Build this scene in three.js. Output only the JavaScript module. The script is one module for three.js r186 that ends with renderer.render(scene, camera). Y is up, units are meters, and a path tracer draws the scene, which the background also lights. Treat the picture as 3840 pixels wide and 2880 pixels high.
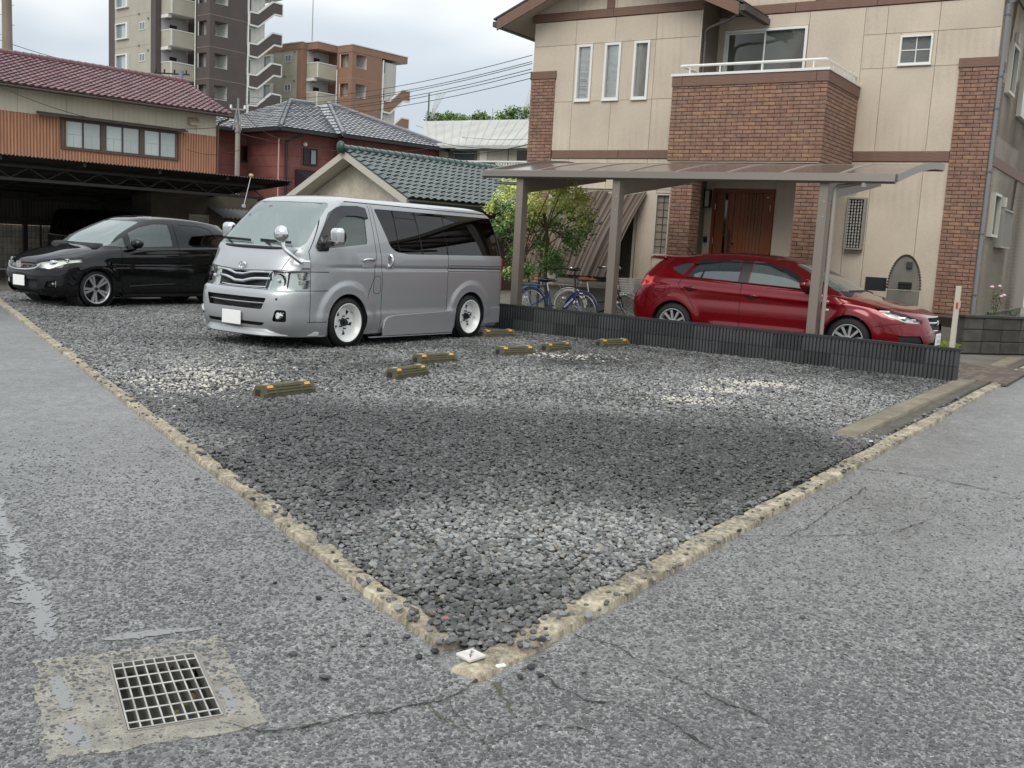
import * as THREE from 'three';
import { mergeGeometries, mergeVertices, toCreasedNormals } from 'three/addons/utils/BufferGeometryUtils.js';
import { RoundedBoxGeometry } from 'three/addons/geometries/RoundedBoxGeometry.js';

// ───────────────────────── camera, sky, sun, exposure ─────────────────────────
const D2R = Math.PI / 180, EYE = 1.43, F = 3785;          // F: focal length in photo pixels (3840 x 2880)
const scene = new THREE.Scene();
const camera = new THREE.PerspectiveCamera(2 * Math.atan(1440 / F) / D2R, 4 / 3, 0.1, 2500);
camera.position.set(0, EYE, 0);
camera.rotation.order = 'YXZ';
camera.rotation.set(-8.07 * D2R, 0, 3.17 * D2R);
camera.updateMatrixWorld();
scene.add(camera);
const renderer = new THREE.WebGLRenderer({ antialias: true });
renderer.toneMapping = THREE.LinearToneMapping;
renderer.toneMappingExposure = 1.32;
renderer.shadowMap.enabled = true;
const sun = new THREE.DirectionalLight(0xfffaf2, 1.4);
sun.position.set(-16, 34, 18); sun.target.position.set(0, 0, -14);
sun.castShadow = true; sun.shadow.radius = 70; sun.shadow.mapSize.set(2048, 2048);
Object.assign(sun.shadow.camera, { left: -45, right: 45, top: 45, bottom: -45, near: 1, far: 160 });
scene.add(sun, sun.target);

// ───────────────────────── random and noise ─────────────────────────
function rng(seed) { let a = seed >>> 0; return () => { a = (a + 0x6D2B79F5) >>> 0; let t = a; t = Math.imul(t ^ (t >>> 15), t | 1); t ^= t + Math.imul(t ^ (t >>> 7), t | 61); return ((t ^ (t >>> 14)) >>> 0) / 4294967296; }; }
const rnd = rng(7);
const rr = (a, b, f = rnd) => a + (b - a) * f();
function h2(x, y, s = 0) { let n = Math.imul(x, 374761393) + Math.imul(y, 668265263) + Math.imul(s, 1442695041); n = Math.imul(n ^ (n >>> 13), 1274126177); return ((n ^ (n >>> 16)) >>> 0) / 4294967296; }
const sm = t => t * t * (3 - 2 * t), lerp = (a, b, t) => a + (b - a) * t, clamp = (x, a = 0, b = 1) => Math.min(b, Math.max(a, x));
const sstep = (a, b, x) => sm(clamp((x - a) / (b - a)));
function vn(x, y, per = 0, s = 0) {
  let xi = Math.floor(x), yi = Math.floor(y); const fx = sm(x - xi), fy = sm(y - yi);
  let x1 = xi + 1, y1 = yi + 1;
  if (per) { xi = ((xi % per) + per) % per; yi = ((yi % per) + per) % per; x1 = ((x1 % per) + per) % per; y1 = ((y1 % per) + per) % per; }
  return lerp(lerp(h2(xi, yi, s), h2(x1, yi, s), fx), lerp(h2(xi, y1, s), h2(x1, y1, s), fx), fy);
}
function fbm(x, y, oct = 4, per = 0, s = 0) { let v = 0, a = 0.5, n = 0; for (let i = 0; i < oct; i++) { v += a * vn(x, y, per, s + i); n += a; a *= 0.5; x *= 2; y *= 2; per *= 2; } return v / n; }

// ───────────────────────── overcast sky ─────────────────────────
{
  const W = 1024, H = 512, d = new Float32Array(W * H * 4);
  for (let j = 0; j < H; j++) {
    const el = (j + 0.5) / H * Math.PI - Math.PI / 2, up = Math.max(0, Math.sin(el));
    for (let i = 0; i < W; i++) {
      const az = (i + 0.5) / W * 2 * Math.PI, k = 1 / (0.28 + up);
      const px = Math.cos(az) * Math.cos(el) * k * 1.1 + 40, pz = Math.sin(az) * Math.cos(el) * k * 1.1 + 40;
      const c = fbm(px, pz * 1.5, 5, 0, 3), c2 = fbm(px * 2.3 + 9, pz * 3.1, 5, 0, 11);
      const cloud = sstep(0.34, 0.56, c * 0.72 + c2 * 0.28);        // bright cloud against thinner blue-grey
      const b = 0.80 + 0.60 * up + 0.14 * (c2 - 0.5);
      const o = (j * W + i) * 4;
      d[o] = lerp(0.56, 0.79, cloud) * b; d[o + 1] = lerp(0.63, 0.825, cloud) * b; d[o + 2] = lerp(0.70, 0.84, cloud) * b; d[o + 3] = 1;
    }
  }
  const t = new THREE.DataTexture(d, W, H, THREE.RGBAFormat, THREE.FloatType);
  t.mapping = THREE.EquirectangularReflectionMapping; t.magFilter = t.minFilter = THREE.LinearFilter; t.needsUpdate = true;
  scene.background = t; scene.environment = t;
}

// ───────────────────────── from photo pixels to places ─────────────────────────
const V3 = (x, y, z) => new THREE.Vector3(x, y, z);
function ray(px, py) { return V3((px - 1920) / F, -(py - 1440) / F, -1).applyQuaternion(camera.quaternion); }
function gnd(px, py, h = 0) { const d = ray(px, py), k = (h - EYE) / d.y; return V3(d.x * k, h, d.z * k); }
class Fr {                                                     // an upright frame: x along a wall, z out of it
  constructor(ox, oz, th) { this.o = V3(ox, 0, oz); this.th = th; this.ax = V3(Math.cos(th), 0, -Math.sin(th)); this.az = V3(Math.sin(th), 0, Math.cos(th)); }
  hit(px, py, n, k) { const d = ray(px, py), e = V3(0, EYE, 0), t = this.o.clone().addScaledVector(n, k).sub(e).dot(n) / d.dot(n); return e.addScaledVector(d, t); }
  at(px, py, k = 0) { const p = this.hit(px, py, this.az, k); return [p.clone().sub(this.o).dot(this.ax), p.y]; }
  side(px, py, k = 0) { const p = this.hit(px, py, this.ax, k); return [p.clone().sub(this.o).dot(this.az), p.y]; }
  world(x, y, z) { return this.o.clone().addScaledVector(this.ax, x).addScaledVector(this.az, z).setY(y); }
}

// ───────────────────────── things, parts ─────────────────────────
const names = {};
function numbered(n) { const k = names[n] = (names[n] ?? -1) + 1; return k ? n + '_' + String(k).padStart(3, '0') : n; }
function tag(o, label, category, group, kind) { o.userData.label = label; if (category) o.userData.category = category; if (group) o.userData.group = group; if (kind) o.userData.kind = kind; return o; }
function thing(name, label, category, [x, y, z] = [0, 0, 0], th = 0, group, kind) {
  const o = new THREE.Group(); o.name = numbered(name); o.position.set(x, y, z); o.rotation.y = th; tag(o, label, category, group, kind); scene.add(o); return o;
}
function inFrame(fr, name, label, category, group) { return thing(name, label, category, [fr.o.x, 0, fr.o.z], fr.th, group); }
function clean(g) {
  if (g.index) g = g.toNonIndexed();
  for (const k of Object.keys(g.attributes)) if (!['position', 'normal', 'uv'].includes(k)) g.deleteAttribute(k);
  if (!g.attributes.uv) g.setAttribute('uv', new THREE.BufferAttribute(new Float32Array(g.attributes.position.count * 2), 2));
  g.groups = []; return g;
}
function merge(list) { list = list.flat(9).filter(Boolean); return list.length === 1 ? list[0] : mergeGeometries(list.map(clean)); }
function boxUV(g, k = 1, ox = 0, oy = 0) {                      // uv in metres from the dominant axis
  const p = g.attributes.position, n = g.attributes.normal, u = new Float32Array(p.count * 2);
  for (let i = 0; i < p.count; i++) {
    const ax = Math.abs(n.getX(i)), ay = Math.abs(n.getY(i)), az = Math.abs(n.getZ(i));
    let a, b; if (ay > ax && ay > az) { a = p.getX(i); b = p.getZ(i); } else if (ax > az) { a = p.getZ(i); b = p.getY(i); } else { a = p.getX(i); b = p.getY(i); }
    u[2 * i] = a * k + ox; u[2 * i + 1] = b * k + oy;
  }
  g.setAttribute('uv', new THREE.BufferAttribute(u, 2)); return g;
}
function add(parent, name, geo, mat, extra) {
  let g = Array.isArray(geo) ? merge(geo) : geo;
  if (mat.userData.metre && !g.userData.uvd) { if (g.index) g = g.toNonIndexed(); boxUV(g, 1, h2(g.attributes.position.count, Object.keys(names).length) * 3, h2(parent.children.length, 5) * 3); g.userData.uvd = true; }
  const m = new THREE.Mesh(g, mat); m.name = parent === scene ? numbered(name) : name; m.castShadow = m.receiveShadow = true;
  if (extra) Object.assign(m.userData, extra);
  parent.add(m); return m;
}
function put(o, x, y, z, ry = 0) { o.position.set(x, y, z); o.rotation.y = ry; return o; }

// ───────────────────────── shapes ─────────────────────────
const bx = (w, h, d, x = 0, y = 0, z = 0) => new THREE.BoxGeometry(w, h, d).translate(x, y, z);
const bb = (x0, x1, y0, y1, z0, z1) => bx(x1 - x0, y1 - y0, z1 - z0, (x0 + x1) / 2, (y0 + y1) / 2, (z0 + z1) / 2);
const rb = (w, h, d, r = 0.01, x = 0, y = 0, z = 0, s = 2) => new RoundedBoxGeometry(w, h, d, s, Math.min(r, w / 2.01, h / 2.01, d / 2.01)).translate(x, y, z);
function bev(x0, x1, y0, y1, z0, z1, c = 0.006) {               // box with a chamfered front (+z) edge: 22 triangles
  const P = [], v = (x, y, z) => [x, y, z], A = [v(x0, y0, z0), v(x1, y0, z0), v(x1, y1, z0), v(x0, y1, z0)], B = [v(x0, y0, z1 - c), v(x1, y0, z1 - c), v(x1, y1, z1 - c), v(x0, y1, z1 - c)], C = [v(x0 + c, y0 + c, z1), v(x1 - c, y0 + c, z1), v(x1 - c, y1 - c, z1), v(x0 + c, y1 - c, z1)];
  const q = (a, b, c2, d) => P.push(...a, ...b, ...c2, ...a, ...c2, ...d);
  for (let i = 0; i < 4; i++) { const j = (i + 1) % 4; q(A[i], A[j], B[j], B[i]); q(B[i], B[j], C[j], C[i]); }
  q(C[0], C[1], C[2], C[3]); q(A[3], A[2], A[1], A[0]); return tri(P);
}
function tri(P) { const g = new THREE.BufferGeometry(); g.setAttribute('position', new THREE.BufferAttribute(new Float32Array(P), 3)); g.computeVertexNormals(); g.setAttribute('uv', new THREE.BufferAttribute(new Float32Array(P.length / 3 * 2), 2)); return g; }
function cyl(r0, r1, a, b, seg = 12, open = false) {            // tapered cylinder from a to b
  a = Array.isArray(a) ? V3(...a) : a; b = Array.isArray(b) ? V3(...b) : b; const d = b.clone().sub(a), L = d.length();
  return new THREE.CylinderGeometry(r1, r0, L, seg, 1, open).translate(0, L / 2, 0).applyQuaternion(new THREE.Quaternion().setFromUnitVectors(V3(0, 1, 0), d.normalize())).translate(a.x, a.y, a.z);
}
function bar(a, b, w, h) {                                      // square bar from a to b (h upwards)
  a = V3(...a); b = V3(...b); const d = b.clone().sub(a), L = d.length(); const m = new THREE.Matrix4(), z = d.normalize(); let x = V3(0, 1, 0).cross(z); if (x.lengthSq() < 1e-6) x = V3(1, 0, 0); x.normalize(); const y = z.clone().cross(x);
  return new THREE.BoxGeometry(w, h, L).translate(0, 0, L / 2).applyMatrix4(m.makeBasis(x, y, z)).translate(a.x, a.y, a.z);
}
const tube = (pts, r, n = 0, seg = 8, closed = false) => new THREE.TubeGeometry(new THREE.CatmullRomCurve3(pts.map(p => Array.isArray(p) ? V3(...p) : p), closed, 'centripetal'), n || pts.length * 6, r, seg, closed);
function shape(pts, holes = []) { const s = new THREE.Shape(pts.map(p => new THREE.Vector2(...p))); for (const h of holes) s.holes.push(new THREE.Path(h.map(p => new THREE.Vector2(...p)))); return s; }
const ext = (pts, d, holes, bevel = 0) => new THREE.ExtrudeGeometry(shape(pts, holes), { depth: d, bevelEnabled: bevel > 0, bevelThickness: bevel, bevelSize: bevel, bevelOffset: -bevel, bevelSegments: 2, curveSegments: 8 });
const lathe = (pts, seg = 32) => new THREE.LatheGeometry(pts.map(p => new THREE.Vector2(...p)), seg);
const ring = (x0, x1, y0, y1) => [[x0, y0], [x1, y0], [x1, y1], [x0, y1]];
const poly = (n, r, cx = 0, cy = 0, a0 = 0) => Array.from({ length: n }, (_, i) => [cx + r * Math.cos(a0 + i / n * 2 * Math.PI), cy + r * Math.sin(a0 + i / n * 2 * Math.PI)]);
// a rectangular frame in the x-y plane, set between z0 and z1
function frameGeo(x0, x1, y0, y1, t, z0, z1) { return [bb(x0, x1, y0, y0 + t, z0, z1), bb(x0, x1, y1 - t, y1, z0, z1), bb(x0, x0 + t, y0 + t, y1 - t, z0, z1), bb(x1 - t, x1, y0 + t, y1 - t, z0, z1)]; }

// ───────────────────────── textures and materials ─────────────────────────
function tex(n, fn, srgb = true, m = n) {
  const d = new Uint8Array(n * m * 4);
  for (let j = 0; j < m; j++) for (let i = 0; i < n; i++) { const c = fn(i / n, j / m, i, j), o = (j * n + i) * 4; if (typeof c === 'number') { d[o] = d[o + 1] = d[o + 2] = clamp(c) * 255; } else { d[o] = clamp(c[0]) * 255; d[o + 1] = clamp(c[1]) * 255; d[o + 2] = clamp(c[2]) * 255; } d[o + 3] = 255; }
  const t = new THREE.DataTexture(d, n, m); t.wrapS = t.wrapT = THREE.RepeatWrapping; t.magFilter = THREE.LinearFilter; t.minFilter = THREE.LinearMipmapLinearFilter; t.generateMipmaps = true; if (srgb) t.colorSpace = THREE.SRGBColorSpace; t.needsUpdate = true; return t;
}
function rep(t, u, v = u, ox = 0, oy = 0) { const c = t.clone(); c.repeat.set(u, v); c.offset.set(ox, oy); c.needsUpdate = true; return c; }
// tints around white (multiply the colour), and height maps
const T = {
  plaster: tex(512, (u, v) => { const a = fbm(u * 4, v * 4, 5, 4, 1), b = vn(u * 200, v * 200, 200, 2); return 0.9 + 0.1 * a + 0.05 * (b - 0.5); }),
  blotch: tex(512, (u, v) => { const a = fbm(u * 5, v * 5, 6, 5, 21), b = fbm(u * 60, v * 60, 2, 60, 22); const k = 0.72 + 0.36 * a + 0.12 * (b - 0.5); return [k, k * 0.995, k * 0.985]; }),
  streak: tex(512, (u, v) => { const a = fbm(u * 40, v * 2, 4, 2, 31), b = fbm(u * 6, v * 3, 4, 3, 32); const k = 0.76 + 0.18 * a + 0.16 * b; return [k, k, k * 0.99]; }),
  siding: tex(512, (u, v) => { const a = fbm(u * 4, v * 4, 5, 4, 1), b = vn(u * 200, v * 200, 200, 2), s = fbm(u * 34, v * 2, 4, 2, 131), w = fbm(u * 5, v * 2, 3, 1, 132); const k = 0.86 + 0.12 * a + 0.05 * (b - 0.5) - 0.035 * sstep(0.52, 0.75, s) * sstep(0.45, 0.65, w); return [k, k * 0.997, k * 0.99]; }),
  wood: tex(512, (u, v) => { const g = fbm(u * 3, v * 64, 4, 1, 41), f = vn(u * 24, v * 256, 8, 42); const k = 0.72 + 0.3 * g + 0.1 * (f - 0.5); return [k, k * 0.97, k * 0.94]; }),
  fine: tex(256, (u, v) => 0.5 + 0.5 * (fbm(u * 64, v * 64, 2, 64, 51) - 0.5) * 1.6, false),
  grain: tex(512, (u, v) => fbm(u * 90, v * 90, 3, 90, 61), false),
  cloth: tex(256, (u, v) => { const k = 0.82 + 0.18 * vn(u * 256, v * 256, 256, 71); return k; }),
  rain: tex(512, (u, v) => fbm(u * 120, v * 120, 3, 120, 81) * 0.6 + 0.4 * fbm(u * 14, v * 14, 3, 14, 82), false),
};
const lin = c => Array.isArray(c) ? new THREE.Color().setRGB(...c) : new THREE.Color(c);
function M(color, rough = 0.8, o = {}) {
  const { phys, map, bump, bs = 0.002, k = 1, bk, ...rest } = o;
  const m = new (phys || 'clearcoat' in rest || 'transmission' in rest || 'sheen' in rest ? THREE.MeshPhysicalMaterial : THREE.MeshStandardMaterial)({ color: lin(color), roughness: rough, metalness: 0, ...rest });
  if (map) { m.map = rep(map, k); m.userData.metre = true; }
  if (bump) { m.bumpMap = rep(bump, o.bk ?? k * 2); m.bumpScale = bs; m.userData.metre = true; }
  return m;
}
const glassMat = (tint, ior = 1.52, rough = 0.015, coat = 0) => new THREE.MeshPhysicalMaterial({ color: lin(tint), transmission: 1, thickness: 0, roughness: rough, ior, metalness: coat });
const m = {
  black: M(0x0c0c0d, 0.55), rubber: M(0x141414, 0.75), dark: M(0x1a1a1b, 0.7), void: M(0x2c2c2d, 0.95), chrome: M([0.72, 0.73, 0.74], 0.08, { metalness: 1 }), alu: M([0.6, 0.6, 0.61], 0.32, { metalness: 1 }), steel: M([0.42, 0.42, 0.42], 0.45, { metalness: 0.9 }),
  galv: M(0x9a9c9b, 0.5, { metalness: 0.55, map: T.blotch, k: 0.7 }), white: M(0xe6e6e2, 0.5), cream: M(0xd8d3c2, 0.6), cable: M(0x17181a, 0.6), whitePaint: M(0xdedfdc, 0.35, { clearcoat: 0.6, clearcoatRoughness: 0.2 }),
  concrete: M(0x8d8a82, 0.9, { map: T.blotch, k: 0.6, bump: T.grain, bs: 0.003 }), pane: glassMat(0xdfe8e6), paneDark: glassMat(0x8b9896, 1.6),
};
// ───────────────────────── ground ─────────────────────────
const roadY = -0.022;
const DRAIN = (() => { const c = [-1.035, -2.99], a = [0.46, 0.888], W = 0.143, L = 0.25, q = (u, v) => [c[0] + a[1] * u + a[0] * v, c[1] - a[0] * u + a[1] * v]; return { c, th: Math.atan2(a[0], a[1]), hole: [q(-W, -L), q(W, -L), q(W, L), q(-W, L)] }; })();
const TIP = [-0.05, -3.14], KL = [-0.535, -0.845], KR = [0.55, -0.835];     // corner of the lot; its two kerbs run along KL and KR
const along = (d, s, w = 0, sgn = 1) => [TIP[0] + d[0] * s - d[1] * w * sgn, TIP[1] + d[1] * s + d[0] * w * sgn];
const inPoly = (P, x, y) => { let c = false; for (let i = 0, j = P.length - 1; i < P.length; j = i++) if ((P[i][1] > y) !== (P[j][1] > y) && x < (P[j][0] - P[i][0]) * (y - P[i][1]) / (P[j][1] - P[i][1]) + P[i][0]) c = !c; return c; };
{
  const g = new THREE.PlaneGeometry(1600, 1600).rotateX(-Math.PI / 2).translate(0, -0.12, -300);
  const o = add(scene, 'ground', g, M(0x5d5a54, 0.95, { map: T.blotch, k: 0.15 })); tag(o, 'bare grey earth under and beyond the houses', 'ground', null, 'structure');
}
// asphalt: chips in a dark binder, worn paler in patches; wet films are smoother
const chipCells = (u, v, n, s) => { const x = u * n, y = v * n, xi = Math.floor(x), yi = Math.floor(y); let d1 = 9, d2 = 9, id = 0; for (let a = -1; a < 2; a++) for (let b = -1; b < 2; b++) { const cx = ((xi + a) % n + n) % n, cy = ((yi + b) % n + n) % n; const dx = xi + a + h2(cx, cy, s) - x, dy = yi + b + h2(cx, cy, s + 1) - y, d = Math.hypot(dx, dy); if (d < d1) { d2 = d1; d1 = d; id = h2(cx, cy, s + 2); } else if (d < d2) d2 = d; } return [d1, d2, id]; };
const asphH = new Float32Array(1024 * 1024);
const asphCol = tex(1024, (u, v, i, j) => { const [d1, d2, id] = chipCells(u, v, 190, 5), e = sstep(0.04, 0.3, d2 - d1) * (id > 0.35 ? 1 : 0.25), [c1, c2, id2] = chipCells(u, v, 83, 9), big = id2 > 0.55 ? sstep(0.08, 0.35, c2 - c1) : 0, f = fbm(u * 24, v * 24, 4, 24, 3); asphH[j * 1024 + i] = e * (0.2 + 0.5 * id) * 0.45 + big * 0.55 * id2 + 0.25 * f; const k = lerp(0.50, 0.56 + 0.40 * (id - 0.4), e) * lerp(1, 1.15, big) + 0.16 * (f - 0.5) + 0.10 * (fbm(u * 5, v * 5, 4, 5, 4) - 0.5); return [k, k * 1.002, k * 1.004]; });
const asphBump = tex(1024, (u, v, i, j) => asphH[j * 1024 + i], false);
{
  const asph = new THREE.MeshPhysicalMaterial({ color: new THREE.Color().setRGB(0.51, 0.50, 0.48), roughness: 1, ior: 1.75, map: asphCol, bumpMap: asphBump, bumpScale: 0.0036, vertexColors: true });
  // large-scale wetness over 24 x 24 m near the corner: the film left of the drain and the run along the far street are smooth
  const R0 = [-12, -20], RS = 24;
  const wet = tex(1024, (u, v) => {
    const x = R0[0] + u * RS, z = R0[1] + v * RS; let r = 0.44 + 0.15 * (fbm(x * 0.9, z * 0.9, 4, 0, 7) - 0.5) * 2 + 0.10 * (fbm(x * 6, z * 6, 4, 0, 17) - 0.5) * 2;
    const s = (x - -2.0) * -KL[0] + (z + 3.9) * -KL[1], w = (x + 2.0) * KL[1] - (z + 3.9) * KL[0];          // a film of water running beside the left kerb
    const film = Math.exp(-(((w - 0.12 + 0.25 * (fbm(s * 0.8, 3, 3, 0, 2) - 0.5)) / 0.17) ** 2)) * sstep(-2.2, -0.8, s) * (1 - sstep(0.9, 2.6, s));
    const n = fbm(x * 7, z * 7, 4, 0, 12);
    r = lerp(r, 0.16, clamp(film * 1.35 * sstep(0.30, 0.55, n + film * 0.35)));
    const broad = Math.exp(-(((w - 0.3) / 1.0) ** 2)) * sstep(-1.5, 1, s); r -= 0.16 * broad * n * 1.5;
    return clamp(r, 0.14, 0.95);
  }, false);
  wet.wrapS = wet.wrapT = THREE.ClampToEdgeWrapping;
  asph.roughnessMap = wet; wet.channel = 1;
  const NX = 150, NZ = 150, X0 = -60, X1 = 60, Z0 = -90, Z1 = 10, P = [], I = [];
  const gx = i => { const t = i / NX * 2 - 1; return Math.sign(t) * Math.pow(Math.abs(t), 2.2) * 60; }, gz = j => { const t = j / NZ; return 8 - Math.pow(t, 2.2) * 98; };
  const patches = [[1.6, -3.2, 1.2, 0.16], [3.2, -6.0, 1.8, 0.12], [-1.7, -5.2, 1.3, -0.10], [0.5, -2.6, 0.9, -0.05], [-3.2, -7.0, 1.6, 0.06], [2.2, -2.2, 0.8, 0.10], [5.0, -8.5, 2, 0.05], [-0.9, -2.5, 0.5, -0.08]];
  for (let j = 0; j <= NZ; j++) for (let i = 0; i <= NX; i++) {
    const x = gx(i), z = gz(j); P.push(x, roadY + 0.012 * (fbm(x * 0.6, z * 0.6, 3, 0, 4) - 0.5), z);
  }
  const tone = (x, z) => { let k = 1 + 0.55 * (fbm(x * 0.55 + 3, z * 0.55, 4, 0, 9) - 0.5) + 0.22 * (fbm(x * 2.6 + 3, z * 2.6, 3, 0, 19) - 0.5); for (const [a, b, r, q] of patches) k += q * Math.exp(-((x - a) ** 2 + (z - b) ** 2) / r / r); return k; };
  for (let j = 0; j < NZ; j++) for (let i = 0; i < NX; i++) { const a = j * (NX + 1) + i; I.push(a, a + 1, a + NX + 1, a + 1, a + NX + 2, a + NX + 1); }
  let Tr = []; for (let i = 0; i < I.length; i += 3) { const t = []; for (let k = 0; k < 3; k++) { const a = I[i + k] * 3; t.push(P[a], P[a + 1], P[a + 2], 0, 1, 0); } Tr.push(t); }
  Tr = cut(Tr, DRAIN.hole, 'y', () => true)[1];                                                  // a real opening for the drain pit
  const q = new Float32Array(Tr.length * 9), u1 = new Float32Array(Tr.length * 6), u2 = new Float32Array(Tr.length * 6), cc = new Float32Array(Tr.length * 9), nn = new Float32Array(Tr.length * 9);
  Tr.forEach((t, i) => { for (let k = 0; k < 3; k++) { const x = t[k * 6], z = t[k * 6 + 2], o = i * 9 + k * 3, w = i * 6 + k * 2, c = tone(x, z); q.set([x, t[k * 6 + 1], z], o); nn.set([0, 1, 0], o); u1.set([x / 1.55, z / 1.55], w); u2.set([(x - R0[0]) / RS, (z - R0[1]) / RS], w); cc.set([c, c, c * 1.005], o); } });
  const g = new THREE.BufferGeometry(); for (const [k, a, n] of [['position', q, 3], ['normal', nn, 3], ['uv', u1, 2], ['uv1', u2, 2], ['color', cc, 3]]) g.setAttribute(k, new THREE.BufferAttribute(a, n));
  globalThis.road = add(scene, 'asphalt_road', g, asph); tag(road, 'damp grey asphalt of two streets meeting at the corner of the gravel lot', 'road', null, 'structure');
}
// chips standing proud of the asphalt close to the camera
const bump3 = (x, z, r) => Math.exp(-(x * x + z * z) / r / r);
const stoneGeo = (() => { const g = mergeVertices(new THREE.IcosahedronGeometry(1, 1).deleteAttribute('normal').deleteAttribute('uv')), p = g.attributes.position, r = rng(3); for (let i = 0; i < p.count; i++) { const k = 0.82 + 0.34 * r(); p.setXYZ(i, p.getX(i) * k, p.getY(i) * k, p.getZ(i) * k); } const pl = Array.from({ length: 7 }, () => [V3(r() - 0.5, r() - 0.5, r() - 0.5).normalize(), 0.62 + 0.2 * r()]); for (let i = 0; i < p.count; i++) { const v = V3(p.getX(i), p.getY(i), p.getZ(i)); for (const [n, d] of pl) { const q = v.dot(n) - d; if (q > 0) v.addScaledVector(n, -q); } p.setXYZ(i, v.x, v.y, v.z); } return toCreasedNormals(g, 0.55); })();
function scatter(parent, name, list, mat) {                     // [x, y, z, sx, sy, sz, yaw, tilt, r, g, b]
  const o = new THREE.InstancedMesh(stoneGeo, mat, list.length), d = new THREE.Object3D(), c = new THREE.Color();
  list.forEach((s, i) => { d.position.set(s[0], s[1], s[2]); d.scale.set(s[3], s[4], s[5]); d.rotation.set(s[7], s[6], s[7] * 0.6); d.updateMatrix(); o.setMatrixAt(i, d.matrix); o.setColorAt(i, c.setRGB(s[8], s[9], s[10])); });
  o.name = parent === scene ? numbered(name) : name; o.castShadow = o.receiveShadow = true; parent.add(o); return o;
}
const LOT = [along(KL, 0.15, 0.1, 1), along(KL, 24, 0.1, 1), [1, -24], [3.0, -16.2], [5.6, -12.45], along(KR, 11, 0.5, -1), along(KR, 6.3, 0.5, -1), along(KR, 6.1, 0.16, -1), along(KR, 0.15, 0.14, -1)];
const lotSide = (x, z) => { const wl = (x - TIP[0]) * KL[1] - (z - TIP[1]) * KL[0], wr = (x - TIP[0]) * KR[1] - (z - TIP[1]) * KR[0]; return [wl, wr]; };  // >0 left of a kerb
{
  const r = rng(11), L = [];
  for (let n = 0; n < 330000; n++) {
    const d = 2.2 + 5.6 * Math.pow(r(), 1.15), a = (r() - 0.5) * 1.22, x = Math.sin(a) * d, z = -Math.cos(a) * d;
    const [wl, wr] = lotSide(x, z); if (wl < 0.03 && wr > -0.02) continue; if (inPoly(DRAIN.hole, x, z)) continue;
    const worn = 0.42 + 0.9 * (fbm(x * 0.8 + 5, z * 0.8, 4, 0, 33) - 0.5) + (wl > 1.62 ? 0.35 : 0) + 0.30 * bump3(x - 1.2, z + 2.7, 1.1); if (r() > 0.85 * worn * clamp((8 - d) / 3.5)) continue;
    const s = 0.0034 + 0.0052 * Math.pow(r(), 2.4), k = 0.06 + 0.20 * r() * r();
    L.push([x, roadY + s * 0.0 + 0.012 * (fbm(x * 0.6, z * 0.6, 3, 0, 4) - 0.5), z, s * rr(1, 1.6, r), s * rr(0.5, 0.8, r), s, r() * 6.3, rr(-0.2, 0.2, r), k, k, k * 0.99]);
  }
  const o = scatter(road, 'aggregate', L, M([1, 1, 1], 0.42)); o.userData.kind = 'stuff';
}
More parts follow.
